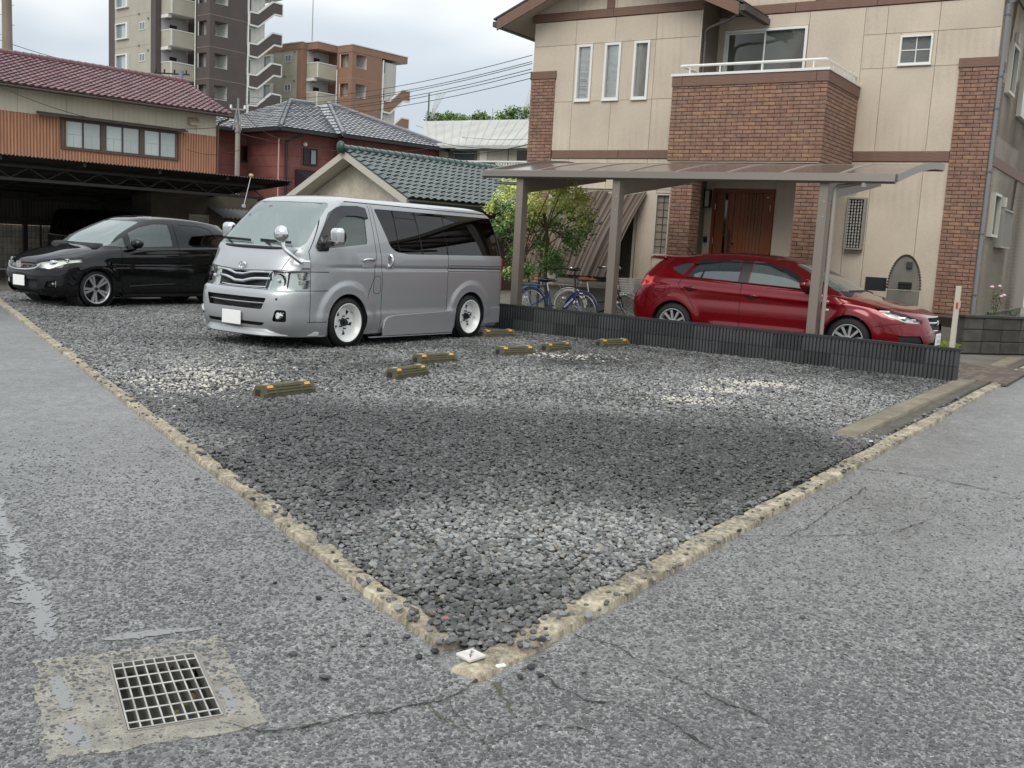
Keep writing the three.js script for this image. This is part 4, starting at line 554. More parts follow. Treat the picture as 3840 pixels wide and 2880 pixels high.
// ───────────────────────── apartment blocks ─────────────────────────
function apartment(f, o) {
  const h = inFrame(f, 'apartment_block', o.label, 'apartment block', 'apartment blocks'); const { y0, dy, lo, top, main, mainD, cream } = o, pale = M(0xc9c8c2, 0.8, { map: T.streak, k: 0.1 }), wh = M(0xd9d8d2, 0.6), voidM = M(0x55565a, 0.9), dkr = M(0x2a171c, 0.5), gls = M(0x6e7e80, 0.08), glsL = M(0xa9bab8, 0.1), slab = M(0xc4c3bd, 0.7);
  const H = o.roof || top, floors = []; for (let y = y0; y < top - 0.5; y += dy) floors.push(y); for (let y = y0 - dy; y > lo; y -= dy) floors.unshift(y);
  const mm = M(main, 0.85, { map: T.plaster, k: 0.3 }), cm = M(cream, 0.9, { map: T.plaster, k: 0.3 });
  // wing with the square openings: built as strips round real recesses
  const wing = add(h, 'wing', bb(0.35, 3.75, 0, H, -12, -1.4), mm), strips = [];
  for (const y of floors) {
    const a = y + 1.0, b = y + 2.2, tp = Math.min(a + dy - 0.001, H); strips.push(bb(0.0, 3.75, b, tp, -1.4, 0), bb(0, 0.5, a, b - 0.001, -0.5, 0), bb(1.81, 3.75, a, b - 0.001, -1.4, 0), bb(0, 0.34, a, b - 0.001, -2.2, -1.76), bb(0, 0.34, b, tp, -2.2, -1.401), bb(0.0, 0.5, a, b - 0.001, -0.502, -0.5));
    const op = add(wing, 'loggia', [bb(0.5, 1.8, a - 0.02, a, -1.39, 0.03), bb(0.03, 0.05, a - 0.02, a, -1.7, -0.6)], wh); add(op, 'inner_wall', [bb(1.79, 1.808, a, b - 0.002, -1.39, -0.02), bb(0.36, 1.79, a, b - 0.002, -1.398, -1.385)], pale); add(op, 'doorway', bb(0.95, 1.45, a, a + 0.78, -1.384, -1.37), voidM); add(op, 'side_frame', bb(-0.02, 0.02, a, b - 0.01, -1.75, -1.68), wh);
    add(wing, 'floor_line', [bb(-0.012, 3.76, y - 0.02, y + 0.02, 0.0, 0.012), bb(-0.013, 0, y - 0.02, y + 0.02, -2.2, 0.0)], M(o.line, 0.8));
  }
  strips.push(bb(0, 3.75, 0, floors[0] + 1, -1.4, 0)); add(wing, 'facing', strips, mm);
  // stair tower
  const tower = add(h, 'stair_tower', bb(3.76, 5.75, 0, o.roof ? H - 0.9 : H, -10, -0.12), pale); add(tower, 'downpipe', cyl(0.07, 0.07, [3.86, 0, 0.1], [3.86, o.roof ? H - 0.8 : H, 0.1], 8), wh);
  for (const y of floors) {
    const s = y + o.st, pts = [[3.98, 0], [4.8, 0.03], [6.38, 1.33], [7.42, 1.33], [7.42, 0.3], [6.62, 0.3], [4.85, -1.12], [3.98, -1.1]].map(([a, b]) => [a, s + b]); const fl = add(h, 'stair_flight', ext(pts, 0.16).translate(0, 0, 0.02), mm); const E = []; for (let i = 0; i < pts.length; i++) { const a = pts[i], b = pts[(i + 1) % pts.length]; E.push(bar([a[0], a[1], 0.1], [b[0], b[1], 0.1], 0.22, 0.14)); } add(fl, 'edge_trim', E, wh); add(fl, 'steps', ext([[4.6, s - 0.75], [6.5, s + 0.6], [7.35, s + 0.6], [7.35, s + 0.42], [6.6, s + 0.42], [4.75, s - 0.95]], 1.4).translate(0, 0, -1.4), slab);
    add(h, 'tower_window', bb(3.95, 4.25, y + 1.1, y + 2.2, -0.13, -0.1), voidM);
  }
  // balconies in the corner
  const bal = [];
  add(h, 'core', bb(-2.35, 0.3, 0, H, -12, -3.75), M(0xb8b8b3, 0.85));
  for (const y of floors) {
    const s = y - 0.2; if (o.roof && y > o.roof - 1) continue; const b = add(h, 'balcony', [bb(-2.35, -0.02, s, s + 1.32, -2.30, -2.17), bb(-2.35, -2.22, s, s + 1.32, -3.72, -2.301)], cm); add(b, 'coping', [bb(-2.38, -0.02, s + 1.32, s + 1.40, -2.32, -2.14), bb(-2.38, -2.2, s + 1.32, s + 1.40, -3.72, -2.321), bb(-2.37, -2.25, s, s + 1.319, -2.2, -2.145)], wh); add(b, 'slab', bb(-2.25, -0.03, s - 0.05, s + 0.1, -3.72, -2.31), slab); add(b, 'slab_edge', bb(-2.40, -2.05, s - 0.28, s - 0.02, -3.7, -2.6), wh);
    add(h, 'balcony_door', [bb(-1.55, -0.85, s + 0.2, s + 2.0, -3.749, -3.73)], dkr); add(h, 'laundry_pole', cyl(0.03, 0.03, [-2.2, s + 2.35, -3.2], [-1.7, s + 2.35, -3.2], 6), m.dark);
  }
  add(h, 'balcony_pipe', cyl(0.06, 0.06, [-0.1, 0, -2.05], [-0.1, H - 2.2, -2.05], 8), wh);
  // corner column and cream wing
  add(h, 'corner_column', bb(-2.9, -2.36, 0, H, -4.5, -3.73), mm); add(h, 'side_wall', bb(-2.88, -2.36, 0, H - (o.roof ? 0.05 : 0), -10.6, -4.501), cm); add(h, 'corner_column', bb(-2.92, -2.3, 0, H, -11.6, -10.601), mm);
  for (const y of floors) {
    const w = add(h, 'framed_window', [bb(-3.08, -2.88, y + 0.75, y + 0.85, -10.2, -8.1), bb(-3.08, -2.88, y + 2.05, y + 2.15, -10.2, -8.1), bb(-3.08, -2.88, y + 0.85, y + 2.05, -10.2, -10.1), bb(-3.08, -2.88, y + 0.85, y + 2.05, -8.4, -8.1)], wh); add(w, 'pane', bb(-2.9, -2.885, y + 0.85, y + 2.05, -10.1, -9.27), gls); add(w, 'pane', bb(-2.9, -2.884, y + 0.85, y + 2.05, -9.2, -8.4), glsL); add(w, 'mullion', bb(-2.93, -2.884, y + 0.85, y + 2.05, -9.269, -9.2), wh);
    const k = add(h, 'small_window', [bb(-2.93, -2.88, y + 1.3, y + 1.36, -6.35, -5.4), bb(-2.93, -2.88, y + 1.92, y + 1.98, -6.35, -5.4), bb(-2.93, -2.88, y + 1.36, y + 1.92, -6.35, -6.29), bb(-2.93, -2.88, y + 1.36, y + 1.92, -5.46, -5.4), bb(-2.93, -2.88, y + 1.36, y + 1.92, -5.9, -5.84)], wh); add(k, 'pane', bb(-2.9, -2.883, y + 1.36, y + 1.92, -6.29, -5.46), gls);
    for (const [z, dy2] of [[-6.4, 2.7], [-4.9, 2.2]]) add(h, 'vent', cyl(0.08, 0.08, [-2.88, y + dy2, z], [-2.98, y + dy2, z], 8), M(0x6f6d68, 0.6));
    add(h, 'wall_joint', bb(-2.886, -2.87, y - 0.015, y + 0.015, -10.6, -4.5), M(o.joint, 0.9));
  }
  if (o.roof) {
    const R = o.roof; add(h, 'parapet', [bb(-0.04, 7.1, R - 0.62, R, -11, 0.03), bb(-2.4, -0.045, R - 0.62, R + 0.001, -11, -2.14), bb(-2.95, -2.41, R - 0.6, R + 0.002, -11.6, -3.7)], mm); add(h, 'coping', [bb(-0.08, 7.15, R, R + 0.09, -11, 0.08), bb(-2.45, -0.085, R + 0.002, R + 0.092, -11, -2.1), bb(-3.0, -2.455, R + 0.003, R + 0.093, -11.65, -3.66)], wh); add(h, 'canopy_soffit', bb(5.76, 7.05, R - 0.64, R - 0.621, -3, 0), slab); add(h, 'canopy_beam', bb(5.2, 6.2, R - 0.95, R - 0.64, -1.2, -0.9), slab);
    const [ax, az] = [3.4, -7]; add(h, 'lightning_rod', [cyl(0.06, 0.03, [-1.2, R, -4.5], [-1.2, R + 6.6, -4.5], 6)], M(0x9aa0a2, 0.5));
  } else add(h, 'walkway_slab', [bb(5.0, 7.5, y0 + 2 * dy - 0.05, y0 + 2 * dy + 0.35, -2.5, 0.1), bb(5.0, 6.3, y0 + 2 * dy - 0.45, y0 + 2 * dy - 0.05, -1.5, -1.1)], slab);
  return h;
}
apartment(frPx(390 + 1250 / 3.16, 600 / 3.16, 90, 50.3), { label: 'tall dark brown and cream apartment block with zigzag outside stairs', y0: 16.59, dy: 2.68, lo: 8, top: 25, main: 0x5c5350, cream: 0xb5afa0, line: 0x8d837d, joint: 0x8f8875, st: 0.93 });
apartment(frPx(980 + 1255 / 3.687, 140 + 400 / 3.687, 98, 50.3), { label: 'lower terracotta and cream apartment block with flat roof and outside stairs', y0: 15.79, dy: 2.69, lo: 7, top: 18.0, roof: 18.78, main: 0x94745f, cream: 0xb6b2a0, line: 0xb08a73, joint: 0x8f8b78, st: -1.55 });

// ───────────────────────── red house with the grey hipped roof ─────────────────────────
{
  const f = frPx(780 + 665 / 2.353, 550, 44, 46), h = inFrame(f, 'red_house', 'dark red two-storey house with grey glazed hipped tile roof', 'house');
  const A = (x, y, k = 0) => f.at(780 + x / 2.353, 380 + y / 2.353, k), red = M(0x925c55, 0.8, { map: T.blotch, k: 0.3 }), dk = M(0x2a2726, 0.6), tiles = [0x6d6f73, 0x7a7c80, 0x5d6064].map(c => M(c, 0.22, { clearcoat: 0.7, clearcoatRoughness: 0.12 })), grout = M(0x4d2522, 0.9);
  const yE = A(900, 290)[1] - 0.05, x1 = A(1110, 450)[0], x2 = A(1210, 450, 0.5)[0], xR = A(2050, 490, 0.5)[0];
  add(h, 'wall', [bb(0, x1 + 1, 0, yE, -8, 0), bb(x1 + 0.02, xR, 0, yE, -8, 0.5)], red); add(h, 'wall', bb(-4.5, 0.0, 0, yE - 0.002, -9, -2.9), red);
  const jl = []; for (const k of [1, 2, 3, 4, 5]) { const y = yE - k * 0.48; jl.push(bb(0.01, x1, y, y + 0.012, 0, 0.004), bb(-4.5, -0.005, y, y + 0.012, -2.9, -2.895), bb(-0.005, 0, y, y + 0.012, -2.9, 0), bb(x1 + 0.03, xR, y, y + 0.012, 0.5, 0.504)); } for (const x of [0.9, 2.4]) jl.push(bb(x, x + 0.014, 0, yE, 0, 0.0045)); add(h, 'panel_joint', jl, grout);
  function win(a, b, c, d, z) { const w = add(h, 'window', frameGeo(a, b, c, d, 0.06, z, z + 0.07), dk); add(w, 'pane', bb(a + 0.06, (a + b) / 2, c + 0.06, d - 0.06, z + 0.02, z + 0.03), M(0x0d1012, 0.06)); add(w, 'pane', bb((a + b) / 2 + 0.03, b - 0.06, c + 0.06, d - 0.06, z + 0.025, z + 0.035), M(0x8fa3a2, 0.1)); add(w, 'mullion', bb((a + b) / 2 - 0.005, (a + b) / 2 + 0.028, c + 0.06, d - 0.06, z + 0.02, z + 0.06), dk); }
  { const [a, d] = A(840, 410), [b, c] = A(957, 570); win(a, b, c, d, 0); } { const [a, d] = A(290, 390, -2.9), [b, c] = A(412, 548, -2.9); win(a, b, c, d, -2.9); }
  // hipped roofs
  const over = 0.55, roof = add(h, 'roof', bb(-0.5, xR + 0.4, yE, yE + 0.1, -8.5, over), dk);
  const ey = yE + 0.12, rz = -4.0, ry = ey + 1.75, E = (x, z) => V3(x, ey, z), bud = { n: 300 }, geo = tileGeo(0.27, 0.25, 0.03, 0.028, 'flat');
  const zF = over + 0.03, hx = -0.55; const e2x0 = x2 - 0.5, zF2 = 0.5 + over;
  // main front slope between the left hip and the second wing
  const rl = V3(2.9, ry, rz), rr2 = V3(8, ry, rz), v1 = V3(0, ry - ey, rz - zF), s1 = v1.length();
  tiledSlope(roof, E(hx, zF), V3(1, 0, 0), v1, [[0, 0], [e2x0 - hx, 0], [e2x0 - hx + 2.2, s1 * 0.98], [rl.x - hx, s1]], 0.27, 0.27, geo, tiles, bud);
  // left hip face
  const v2 = V3(rl.x - hx, ry - ey, 0), s2 = v2.length(); tiledSlope(roof, E(hx, zF), V3(0, 0, -1), v2, [[0, 0], [8.8, 0], [zF - rz, s2]], 0.27, 0.27, geo, tiles, bud);
  // second wing: front face and its left face
  const r2 = V3(e2x0 + 2.1, ry + 0.02, rz + 0.9), v3 = V3(0, r2.y - ey, r2.z - zF2), s3 = v3.length(); tiledSlope(roof, E(e2x0, zF2), V3(1, 0, 0), v3, [[0, 0], [xR + 0.45 - e2x0, 0], [r2.x - e2x0 + 0.3, s3], [r2.x - e2x0, s3]], 0.27, 0.27, geo, tiles, bud);
  const v4 = V3(r2.x - e2x0, r2.y - ey, 0), s4 = v4.length(); tiledSlope(roof, E(e2x0, zF2), V3(0, 0, -1), v4, [[0, 0], [3.2, 0], [zF2 - r2.z + 0.4, s4], [zF2 - r2.z, s4]], 0.27, 0.27, geo, tiles, bud);
  const cap = tiles[0]; for (const [a, b] of [[E(hx, zF), rl], [E(e2x0, zF2), r2], [r2, E(xR + 0.45, zF2)], [rl, V3(e2x0 + 1.9, ry, rz)], [r2, V3(r2.x + 1.0, ry, rz)]]) ridgeCaps(roof, a.clone().setY(a.y + 0.04), b.clone().setY(b.y + 0.05), 0.10, cap, 0.22);
  ridgeCaps(roof, E(e2x0, zF2).lerp(V3(e2x0 + 2.0, ry, rz), 0.0), V3(e2x0 + 1.4, ey + 1.2, rz + 2.2), 0.02, dk, 0.5, 'valley');
  // left wing roof
  const lz = -2.3; const v5 = V3(0, 1.3, -3.2); tiledSlope(roof, E(-5, lz), V3(1, 0, 0), v5, [[0, 0], [4.9, 0], [4.2, 1.6], [2.4, v5.length()], [0, v5.length()]], 0.27, 0.27, geo, tiles, bud); ridgeCaps(roof, E(-5.2, lz - 3.2).setY(ey + 1.33), E(-1.6, lz - 3.2).setY(ey + 1.3), 0.10, cap, 0.22); ridgeCaps(roof, E(-5.3, lz - 0.2).setY(ey + 0.1), E(-4.4, lz - 3.2).setY(ey + 1.35), 0.10, cap, 0.22);
  add(roof, 'roof_backing', [tri([hx, ey - 0.02, zF, e2x0 + 2, ey - 0.02, zF, rl.x, ry - 0.03, rz, e2x0 + 2, ey - 0.02, zF, rr2.x, ry - 0.03, rz, rl.x, ry - 0.03, rz, hx, ey - 0.02, zF, rl.x, ry - 0.03, rz, hx, ey - 0.02, -8.4]), tri([e2x0, ey - 0.02, zF2, xR + 0.45, ey - 0.02, zF2, r2.x, r2.y - 0.03, r2.z, e2x0, ey - 0.02, zF2, r2.x, r2.y - 0.03, r2.z, e2x0, ey - 0.02, -3]), tri([r2.x, r2.y - 0.03, r2.z, xR + 0.45, ey, zF2, xR + 0.45, ey, -7]), bb(-5.2, -0.4, yE, yE + 0.1, -6, -2.3)], dk);
  add(roof, 'gutter', [bb(hx, e2x0, yE - 0.02, yE + 0.12, zF + 0.02, zF + 0.14), bb(e2x0, xR + 0.5, yE - 0.02, yE + 0.12, zF2 + 0.02, zF2 + 0.14), bb(hx - 0.14, hx - 0.02, yE - 0.02, yE + 0.12, -3, zF), bb(-5.2, hx - 0.15, yE - 0.02, yE + 0.12, -2.28, -2.16)], dk);
  add(h, 'downpipe', [cyl(0.05, 0.05, [0.12, 0, 0.06], [0.12, yE - 0.5, 0.06]), tube([[0.12, yE - 0.5, 0.06], [0.14, yE - 0.35, 0.1], [0.5, yE - 0.1, zF], [0.55, yE, zF + 0.08]], 0.05, 20)], dk); add(h, 'downpipe', cyl(0.035, 0.035, [-0.25, 0, 0.04], [-0.25, yE - 0.3, 0.04]), M(0xb98f86, 0.5)); add(h, 'security_lamp', new THREE.SphereGeometry(0.09, 12, 8).translate(A(848, 380)[0], A(848, 380)[1], 0.1), m.white);
  add(h, 'porch_roof', [bb(0.6, 3.2, A(850, 770)[1] - 0.05, A(850, 770)[1] + 0.05, 0.05, 1.6), ext([[0, 0], [1.7, 0], [0, 0.75]], 2.6).rotateY(-Math.PI / 2).translate(3.2, A(850, 770)[1] + 0.051, 0.02)], M(0x2c2b2c, 0.4));
}
// ───────────────────────── cream gabled house with green tiles ─────────────────────────
{
  const f = frPx(780 + 1340 / 2.353, 380 + 480 / 2.353, 28, 48), h = inFrame(f, 'gabled_house', 'low cream gabled house with dark green tiled roof behind the van', 'house');
  const S2 = (x, y, k = 0) => f.side(780 + x / 2.353, 380 + y / 2.353, k), cream = M(0xe0d8c6, 0.9, { map: T.blotch, k: 0.25 }), tiles = [0x3a4743, 0x424f4d, 0x333f3b].map(c => M(c, 0.3, { clearcoat: 0.5, clearcoatRoughness: 0.2 })), bw = M(0xb8b4a6, 0.7), brown = M(0x4a3226, 0.8);
  const [az, ay] = S2(1330, 445, -0.5), [ez, ey] = S2(1875, 850, -0.5), sl = (ay - ey) / (ez - az), wz = 2.0, LX = 9.5;
  add(h, 'wall', ext([[-wz, -0.1], [wz, -0.1], [wz, ay - 0.12 - wz * sl], [0, ay - 0.12], [-wz, ay - 0.12 - wz * sl]], LX - 0.3).rotateY(-Math.PI / 2).translate(LX - 0.3, 0, 0).scale(1, 1, 1), cream);
  const we = ez - az + 0.12, ye = ay - we * sl, roof = add(h, 'roof', ext([[-we, ye - 0.1], [0, ay - 0.1], [we, ye - 0.1], [we, ye], [0, ay], [-we, ye]], LX).rotateY(-Math.PI / 2).translate(LX - 0.5, 0, 0), bw);
  add(roof, 'barge_board', ext([[-we, ye - 0.16], [0, ay - 0.16], [we, ye - 0.16], [we, ye + 0.03], [0, ay + 0.03], [-we, ye + 0.03]], 0.05).rotateY(-Math.PI / 2).translate(-0.52, 0, 0), bw);
  const geo = tileGeo(0.255, 0.25, 0.05, 0.028), bud = { n: 300 }; const L = Math.hypot(we, ay - ye);
  tiledSlope(roof, V3(-0.56, ye + 0.01, we + 0.05), V3(1, 0, 0), V3(0, ay - ye, -we), ring(0, LX, 0, L), 0.255, 0.27, geo, tiles, bud); tiledSlope(roof, V3(LX - 0.5, ye + 0.01, -we - 0.05), V3(-1, 0, 0), V3(0, ay - ye, we), ring(0, LX, 0, L), 0.255, 0.27, geo, tiles, { n: 0 });
  ridgeCaps(roof, V3(-0.62, ay + 0.08, 0), V3(LX, ay + 0.08, 0), 0.11, M(0x2c4a40, 0.3, { clearcoat: 0.5 }), 0.26); add(roof, 'ridge_end', [new THREE.SphereGeometry(0.15, 12, 8).scale(0.6, 1.1, 1).translate(-0.66, ay + 0.12, 0)], M(0x2c4a40, 0.35));
  add(roof, 'gutter', bb(-0.5, LX, ye - 0.14, ye - 0.03, we + 0.03, we + 0.13), m.dark); add(h, 'side_wall', bb(0.05, LX - 0.4, -0.1, ye - 0.06, wz + 0.002, wz + 0.05), brown);
  { const [z, y] = S2(1365, 520); add(h, 'gable_vent', [bb(-0.04, -0.001, y - 0.10, y + 0.10, z - 0.16, z + 0.16)], M(0x5a4034, 0.7)); add(h, 'vent_slats', [0, 1, 2].map(i => bb(-0.06, -0.04, y - 0.07 + i * 0.06, y - 0.04 + i * 0.06, z - 0.14, z + 0.14)), M(0x3a2a22, 0.7)); }
}
// ───────────────────────── white-roofed building with the planted roof terrace ─────────────────────────
{
  const f = frPx(1980, 560, 47, -31.4), h = inFrame(f, 'white_roof_building', 'building with a pale grey sheet roof and white balcony railing', 'building');
  const A = (x, y, k = 0) => f.at(1540 + x / 4.254, 360 + y / 4.254, k), pale = M(0xb9b9b3, 0.6, { map: T.streak, k: 0.25 }), cream = M(0xbab6a6, 0.85, { map: T.streak, k: 0.3 }), dk = M(0x2e2c2b, 0.5), wh = M(0xd5d6d2, 0.5);
  const yE = A(1200, 805)[1], zr = -4.2, yR = A(1000, 388, zr)[1], xL = A(540, 805)[0] - 0.7, xR = 3.5;
  const x0r = A(185, 400, zr)[0];
  add(h, 'roof', tri([xL, yE, 0.5, xR, yE, 0.5, xR, yR, zr, xL, yE, 0.5, xR, yR, zr, x0r, yR, zr, xL, yE, 0.5, x0r, yR, zr, x0r, yE, zr - 3]), pale); add(h, 'roof_edge', bb(xL, xR, yE - 0.12, yE, 0.42, 0.52), pale);
  const sm2 = []; for (let i = 0; i < 22; i++) { const t = (i + 0.5) / 22; sm2.push(bar([lerp(xL, xR, t), yE + 0.01, 0.5], [lerp(x0r, xR, t), yR + 0.01, zr], 0.03, 0.03)); } add(h, 'roof_seams', sm2, pale);
  add(h, 'wall', bb(xL + 0.4, xR, 0, yE - 0.1, -6, 0), cream); const bay = (a, b, n, mat) => add(h, n, bb(A(a, 900)[0], A(b, 900)[0], yE - 1.9, yE - 0.2, 0.001, 0.05), mat);
  bay(610, 720, 'shutter', M(0x4a4642, 0.6)); bay(730, 1010, 'window', M(0x3b4442, 0.08)); bay(1015, 1060, 'shutter', M(0x4a4642, 0.6)); bay(1115, 1225, 'pillar', M(0xcfccbf, 0.8)); bay(1705, 1860, 'window', M(0x35312f, 0.2)); add(h, 'panel_joint', bb(A(1555, 900)[0], A(1555, 900)[0] + 0.03, yE - 1.9, yE - 0.1, 0.001, 0.01), dk);
  const yT = A(1600, 1035, 1.2)[1], bl = A(620, 1020, 1.2)[0]; const rail = [bb(bl, xR, yT - 0.07, yT, 1.15, 1.25), bb(bl, xR, yT - 1.0, yT - 0.92, 1.15, 1.25)]; for (let x = A(1360, 1060, 1.2)[0]; x < xR; x += 0.14) rail.push(bb(x, x + 0.05, yT - 0.92, yT - 0.07, 1.18, 1.22)); const b = add(h, 'balcony_railing', rail, wh); add(b, 'brick_panel', bb(A(820, 1060, 1.2)[0], A(1350, 1060, 1.2)[0], yT - 1.0, yT - 0.075, 1.1, 1.23), M(0x6d4a3d, 0.85, { map: T.blotch, k: 1 })); add(b, 'balcony_floor', bb(bl, xR, yT - 1.15, yT - 1.0, 0.05, 1.3), cream);
  // lattice and climbers on the roof terrace behind
  const t = inFrame(f, 'roof_trellis', 'white lattice trellis standing on the far roof terrace', 'trellis'); const lat = (a, b) => { const xa = A(a, 300, zr - 1)[0], xb = A(b, 300, zr - 1)[0], L = []; for (let i = -8; i < 12; i++) for (const s of [1, -1]) { const x = xa + i * 0.14; const p = [[x, yR], [x + s * 1.6, yR + 1.6]]; L.push(bar([clamp(p[0][0], xa, xb), yR, zr - 1 + s * 0.008], [p[1][0], yR + 1.6, zr - 1 + s * 0.008], 0.035, 0.012)); } const keep = L.filter(g => { g.computeBoundingBox(); return g.boundingBox.min.x > xa - 0.3 && g.boundingBox.max.x < xb + 0.5; }); return add(t, 'lattice', keep.length ? keep : L.slice(0, 2), wh); };
  lat(290, 440); lat(1750, 1905); add(t, 'trellis_post', bb(A(275, 300, zr - 1)[0], A(275, 300, zr - 1)[0] + 0.06, yR - 0.2, yR + 1.6, zr - 1.03, zr - 0.97), M(0x5b6a4a, 0.7));
  globalThis.farTerrace = { f, A, zr, yR };
  add(h, 'antenna', cyl(0.02, 0.015, [A(1060, 250, zr)[0], yR, zr - 1.5], [A(1060, 130, zr)[0], A(1060, 130, zr)[1], zr - 1.5], 6), M(0x8d9aa0, 0.5));
}
// ───────────────────────── car bodies: a smooth skin, cut along real outlines ─────────────────────────
const cr = (a, b, c, d, t) => 0.5 * (2 * b + (c - a) * t + (2 * a - 5 * b + 4 * c - d) * t * t + (3 * b - a - 3 * c + d) * t * t * t);
function skin(rings, su, sv, disp) {                            // rings[r][c] = [x, y, z >= 0]; c runs from the front centre round the side to the rear centre
  const R = rings.length, C = rings[0].length, ev = (r, c) => {
    const ri = Math.min(R - 2, Math.floor(r)), ci = Math.min(C - 2, Math.floor(c)), u = r - ri, v = c - ci, o = [0, 0, 0];
    const G = (i, j) => { i = clamp(i, 0, R - 1); let m = 1; if (j < 0) { j = -j; m = -1; } if (j > C - 1) { j = 2 * (C - 1) - j; m = -1; } const p = rings[i][j]; return m < 0 ? [p[0], p[1], -p[2]] : p; };
    for (let k = 0; k < 3; k++) { const q = []; for (let i = -1; i < 3; i++) q.push(cr(G(ri + i, ci - 1)[k], G(ri + i, ci)[k], G(ri + i, ci + 1)[k], G(ri + i, ci + 2)[k], v)); o[k] = cr(q[0], q[1], q[2], q[3], u); }
    return o;
  };
  const NU = (R - 1) * su, cs = []; for (let c = 0; c < C - 1; c++) { const L = Math.hypot(rings[3][c + 1][0] - rings[3][c][0], rings[3][c + 1][2] - rings[3][c][2]), n = Math.max(4, Math.round(L / sv)); for (let i = 0; i < n; i++) cs.push(c + i / n); } cs.push(C - 1);
  const N = cs.length, P = [], I = [];
  for (let i = 0; i <= NU; i++) { for (let j = 0; j < N; j++) { const p = ev(i / su, cs[j]); if (disp) p[2] += disp(p[0], p[1], p[2]); P.push(...p); } for (let j = N - 2; j > 0; j--) { const k = (i * (2 * N - 2) + j) * 3; P.push(P[k], P[k + 1], -P[k + 2]); } }
  const W = 2 * N - 2; for (let i = 0; i < NU; i++) for (let j = 0; j < W; j++) { const a = i * W + j, b = i * W + (j + 1) % W, c = a + W, d = b + W; I.push(a, c, b, b, c, d); }
  const g = new THREE.BufferGeometry(); g.setAttribute('position', new THREE.Float32BufferAttribute(P, 3)); g.setIndex(I); g.computeVertexNormals();
  const pa = g.attributes.position, na = g.attributes.normal, T = []; for (let i = 0; i < I.length; i += 3) { const t = []; for (let k = 0; k < 3; k++) { const a = I[i + k]; t.push(pa.getX(a), pa.getY(a), pa.getZ(a), na.getX(a), na.getY(a), na.getZ(a)); } T.push(t); }
  // normals must point away from the car
  let s = 0; for (const t of T) s += t[5] * t[2] > 0 ? 1 : -1; if (s < 0) for (const t of T) { for (let k = 3; k < 18; k += 6) { t[k] = -t[k]; t[k + 1] = -t[k + 1]; t[k + 2] = -t[k + 2]; } const q = t.slice(0, 6); t.splice(0, 6, ...t.slice(6, 12)); t.splice(6, 6, ...q); }
  return T;
}
// cut triangles with a convex polygon seen along an axis; returns [inside, outside]
function cut(T, P, axis, pred) {
  const [ia, ib] = axis === 'z' ? [0, 1] : axis === 'x' ? [2, 1] : [0, 2]; let ar = 0; for (let i = 0; i < P.length; i++) { const a = P[i], b = P[(i + 1) % P.length]; ar += a[0] * b[1] - b[0] * a[1]; } if (ar < 0) P = [...P].reverse();
  let a0 = 1e9, a1 = -1e9, b0 = 1e9, b1 = -1e9; for (const [a, b] of P) { a0 = Math.min(a0, a); a1 = Math.max(a1, a); b0 = Math.min(b0, b); b1 = Math.max(b1, b); }
  const inn = [], out = [], lp = (p, q, t) => p.map((v, i) => v + (q[i] - v) * t);
  for (const t of T) {
    const v = [t.slice(0, 6), t.slice(6, 12), t.slice(12, 18)], A = v.map(p => p[ia]), B = v.map(p => p[ib]);
    if (Math.max(...A) <= a0 || Math.min(...A) >= a1 || Math.max(...B) <= b0 || Math.min(...B) >= b1 || !pred(v)) { out.push(t); continue; }
    let cur = v; const fan = (poly, dst) => { for (let i = 1; i < poly.length - 1; i++) dst.push([...poly[0], ...poly[i], ...poly[i + 1]]); }, rest = [];
    for (let i = 0; i < P.length && cur.length; i++) {
      const p = P[i], q = P[(i + 1) % P.length], nx = -(q[1] - p[1]), ny = q[0] - p[0], D = cur.map(w => (w[ia] - p[0]) * nx + (w[ib] - p[1]) * ny), I2 = [], O2 = [];
      for (let k = 0; k < cur.length; k++) { const l = (k + 1) % cur.length; (D[k] >= 0 ? I2 : O2).push(cur[k]); if ((D[k] >= 0) !== (D[l] >= 0)) { const w = lp(cur[k], cur[l], D[k] / (D[k] - D[l])); I2.push(w); O2.push(w); } }
      if (O2.length > 2) rest.push(O2); cur = I2.length > 2 ? I2 : [];
    }
    if (cur.length) { fan(cur, inn); for (const o of rest) fan(o, out); } else out.push(t);
  }
  return [inn, out];
}
const onLeft = v => v[0][2] + v[1][2] + v[2][2] < 0, onRight = v => v[0][2] + v[1][2] + v[2][2] > 0, sideOf = s => v => (v[0][2] + v[1][2] + v[2][2]) * s > 0 && Math.abs(v[0][5]) > 0.25;
function toGeo(T, off = 0) { const P = new Float32Array(T.length * 9), N = new Float32Array(T.length * 9); T.forEach((t, i) => { for (let k = 0; k < 3; k++) { const n = [t[k * 6 + 3], t[k * 6 + 4], t[k * 6 + 5]], L = Math.hypot(...n) || 1; for (let q = 0; q < 3; q++) { P[i * 9 + k * 3 + q] = t[k * 6 + q] + n[q] / L * off; N[i * 9 + k * 3 + q] = n[q] / L; } } }); const g = new THREE.BufferGeometry(); g.setAttribute('position', new THREE.BufferAttribute(P, 3)); g.setAttribute('normal', new THREE.BufferAttribute(N, 3)); g.setAttribute('uv', new THREE.BufferAttribute(new Float32Array(T.length * 6), 2)); return g; }
const strip = (a, b, w) => { const d = [b[0] - a[0], b[1] - a[1]], L = Math.hypot(...d), n = [-d[1] / L * w / 2, d[0] / L * w / 2], e = [d[0] / L * w * 0.3, d[1] / L * w * 0.3]; return [[a[0] + n[0] - e[0], a[1] + n[1] - e[1]], [a[0] - n[0] - e[0], a[1] - n[1] - e[1]], [b[0] - n[0] + e[0], b[1] - n[1] + e[1]], [b[0] + n[0] + e[0], b[1] + n[1] + e[1]]]; };
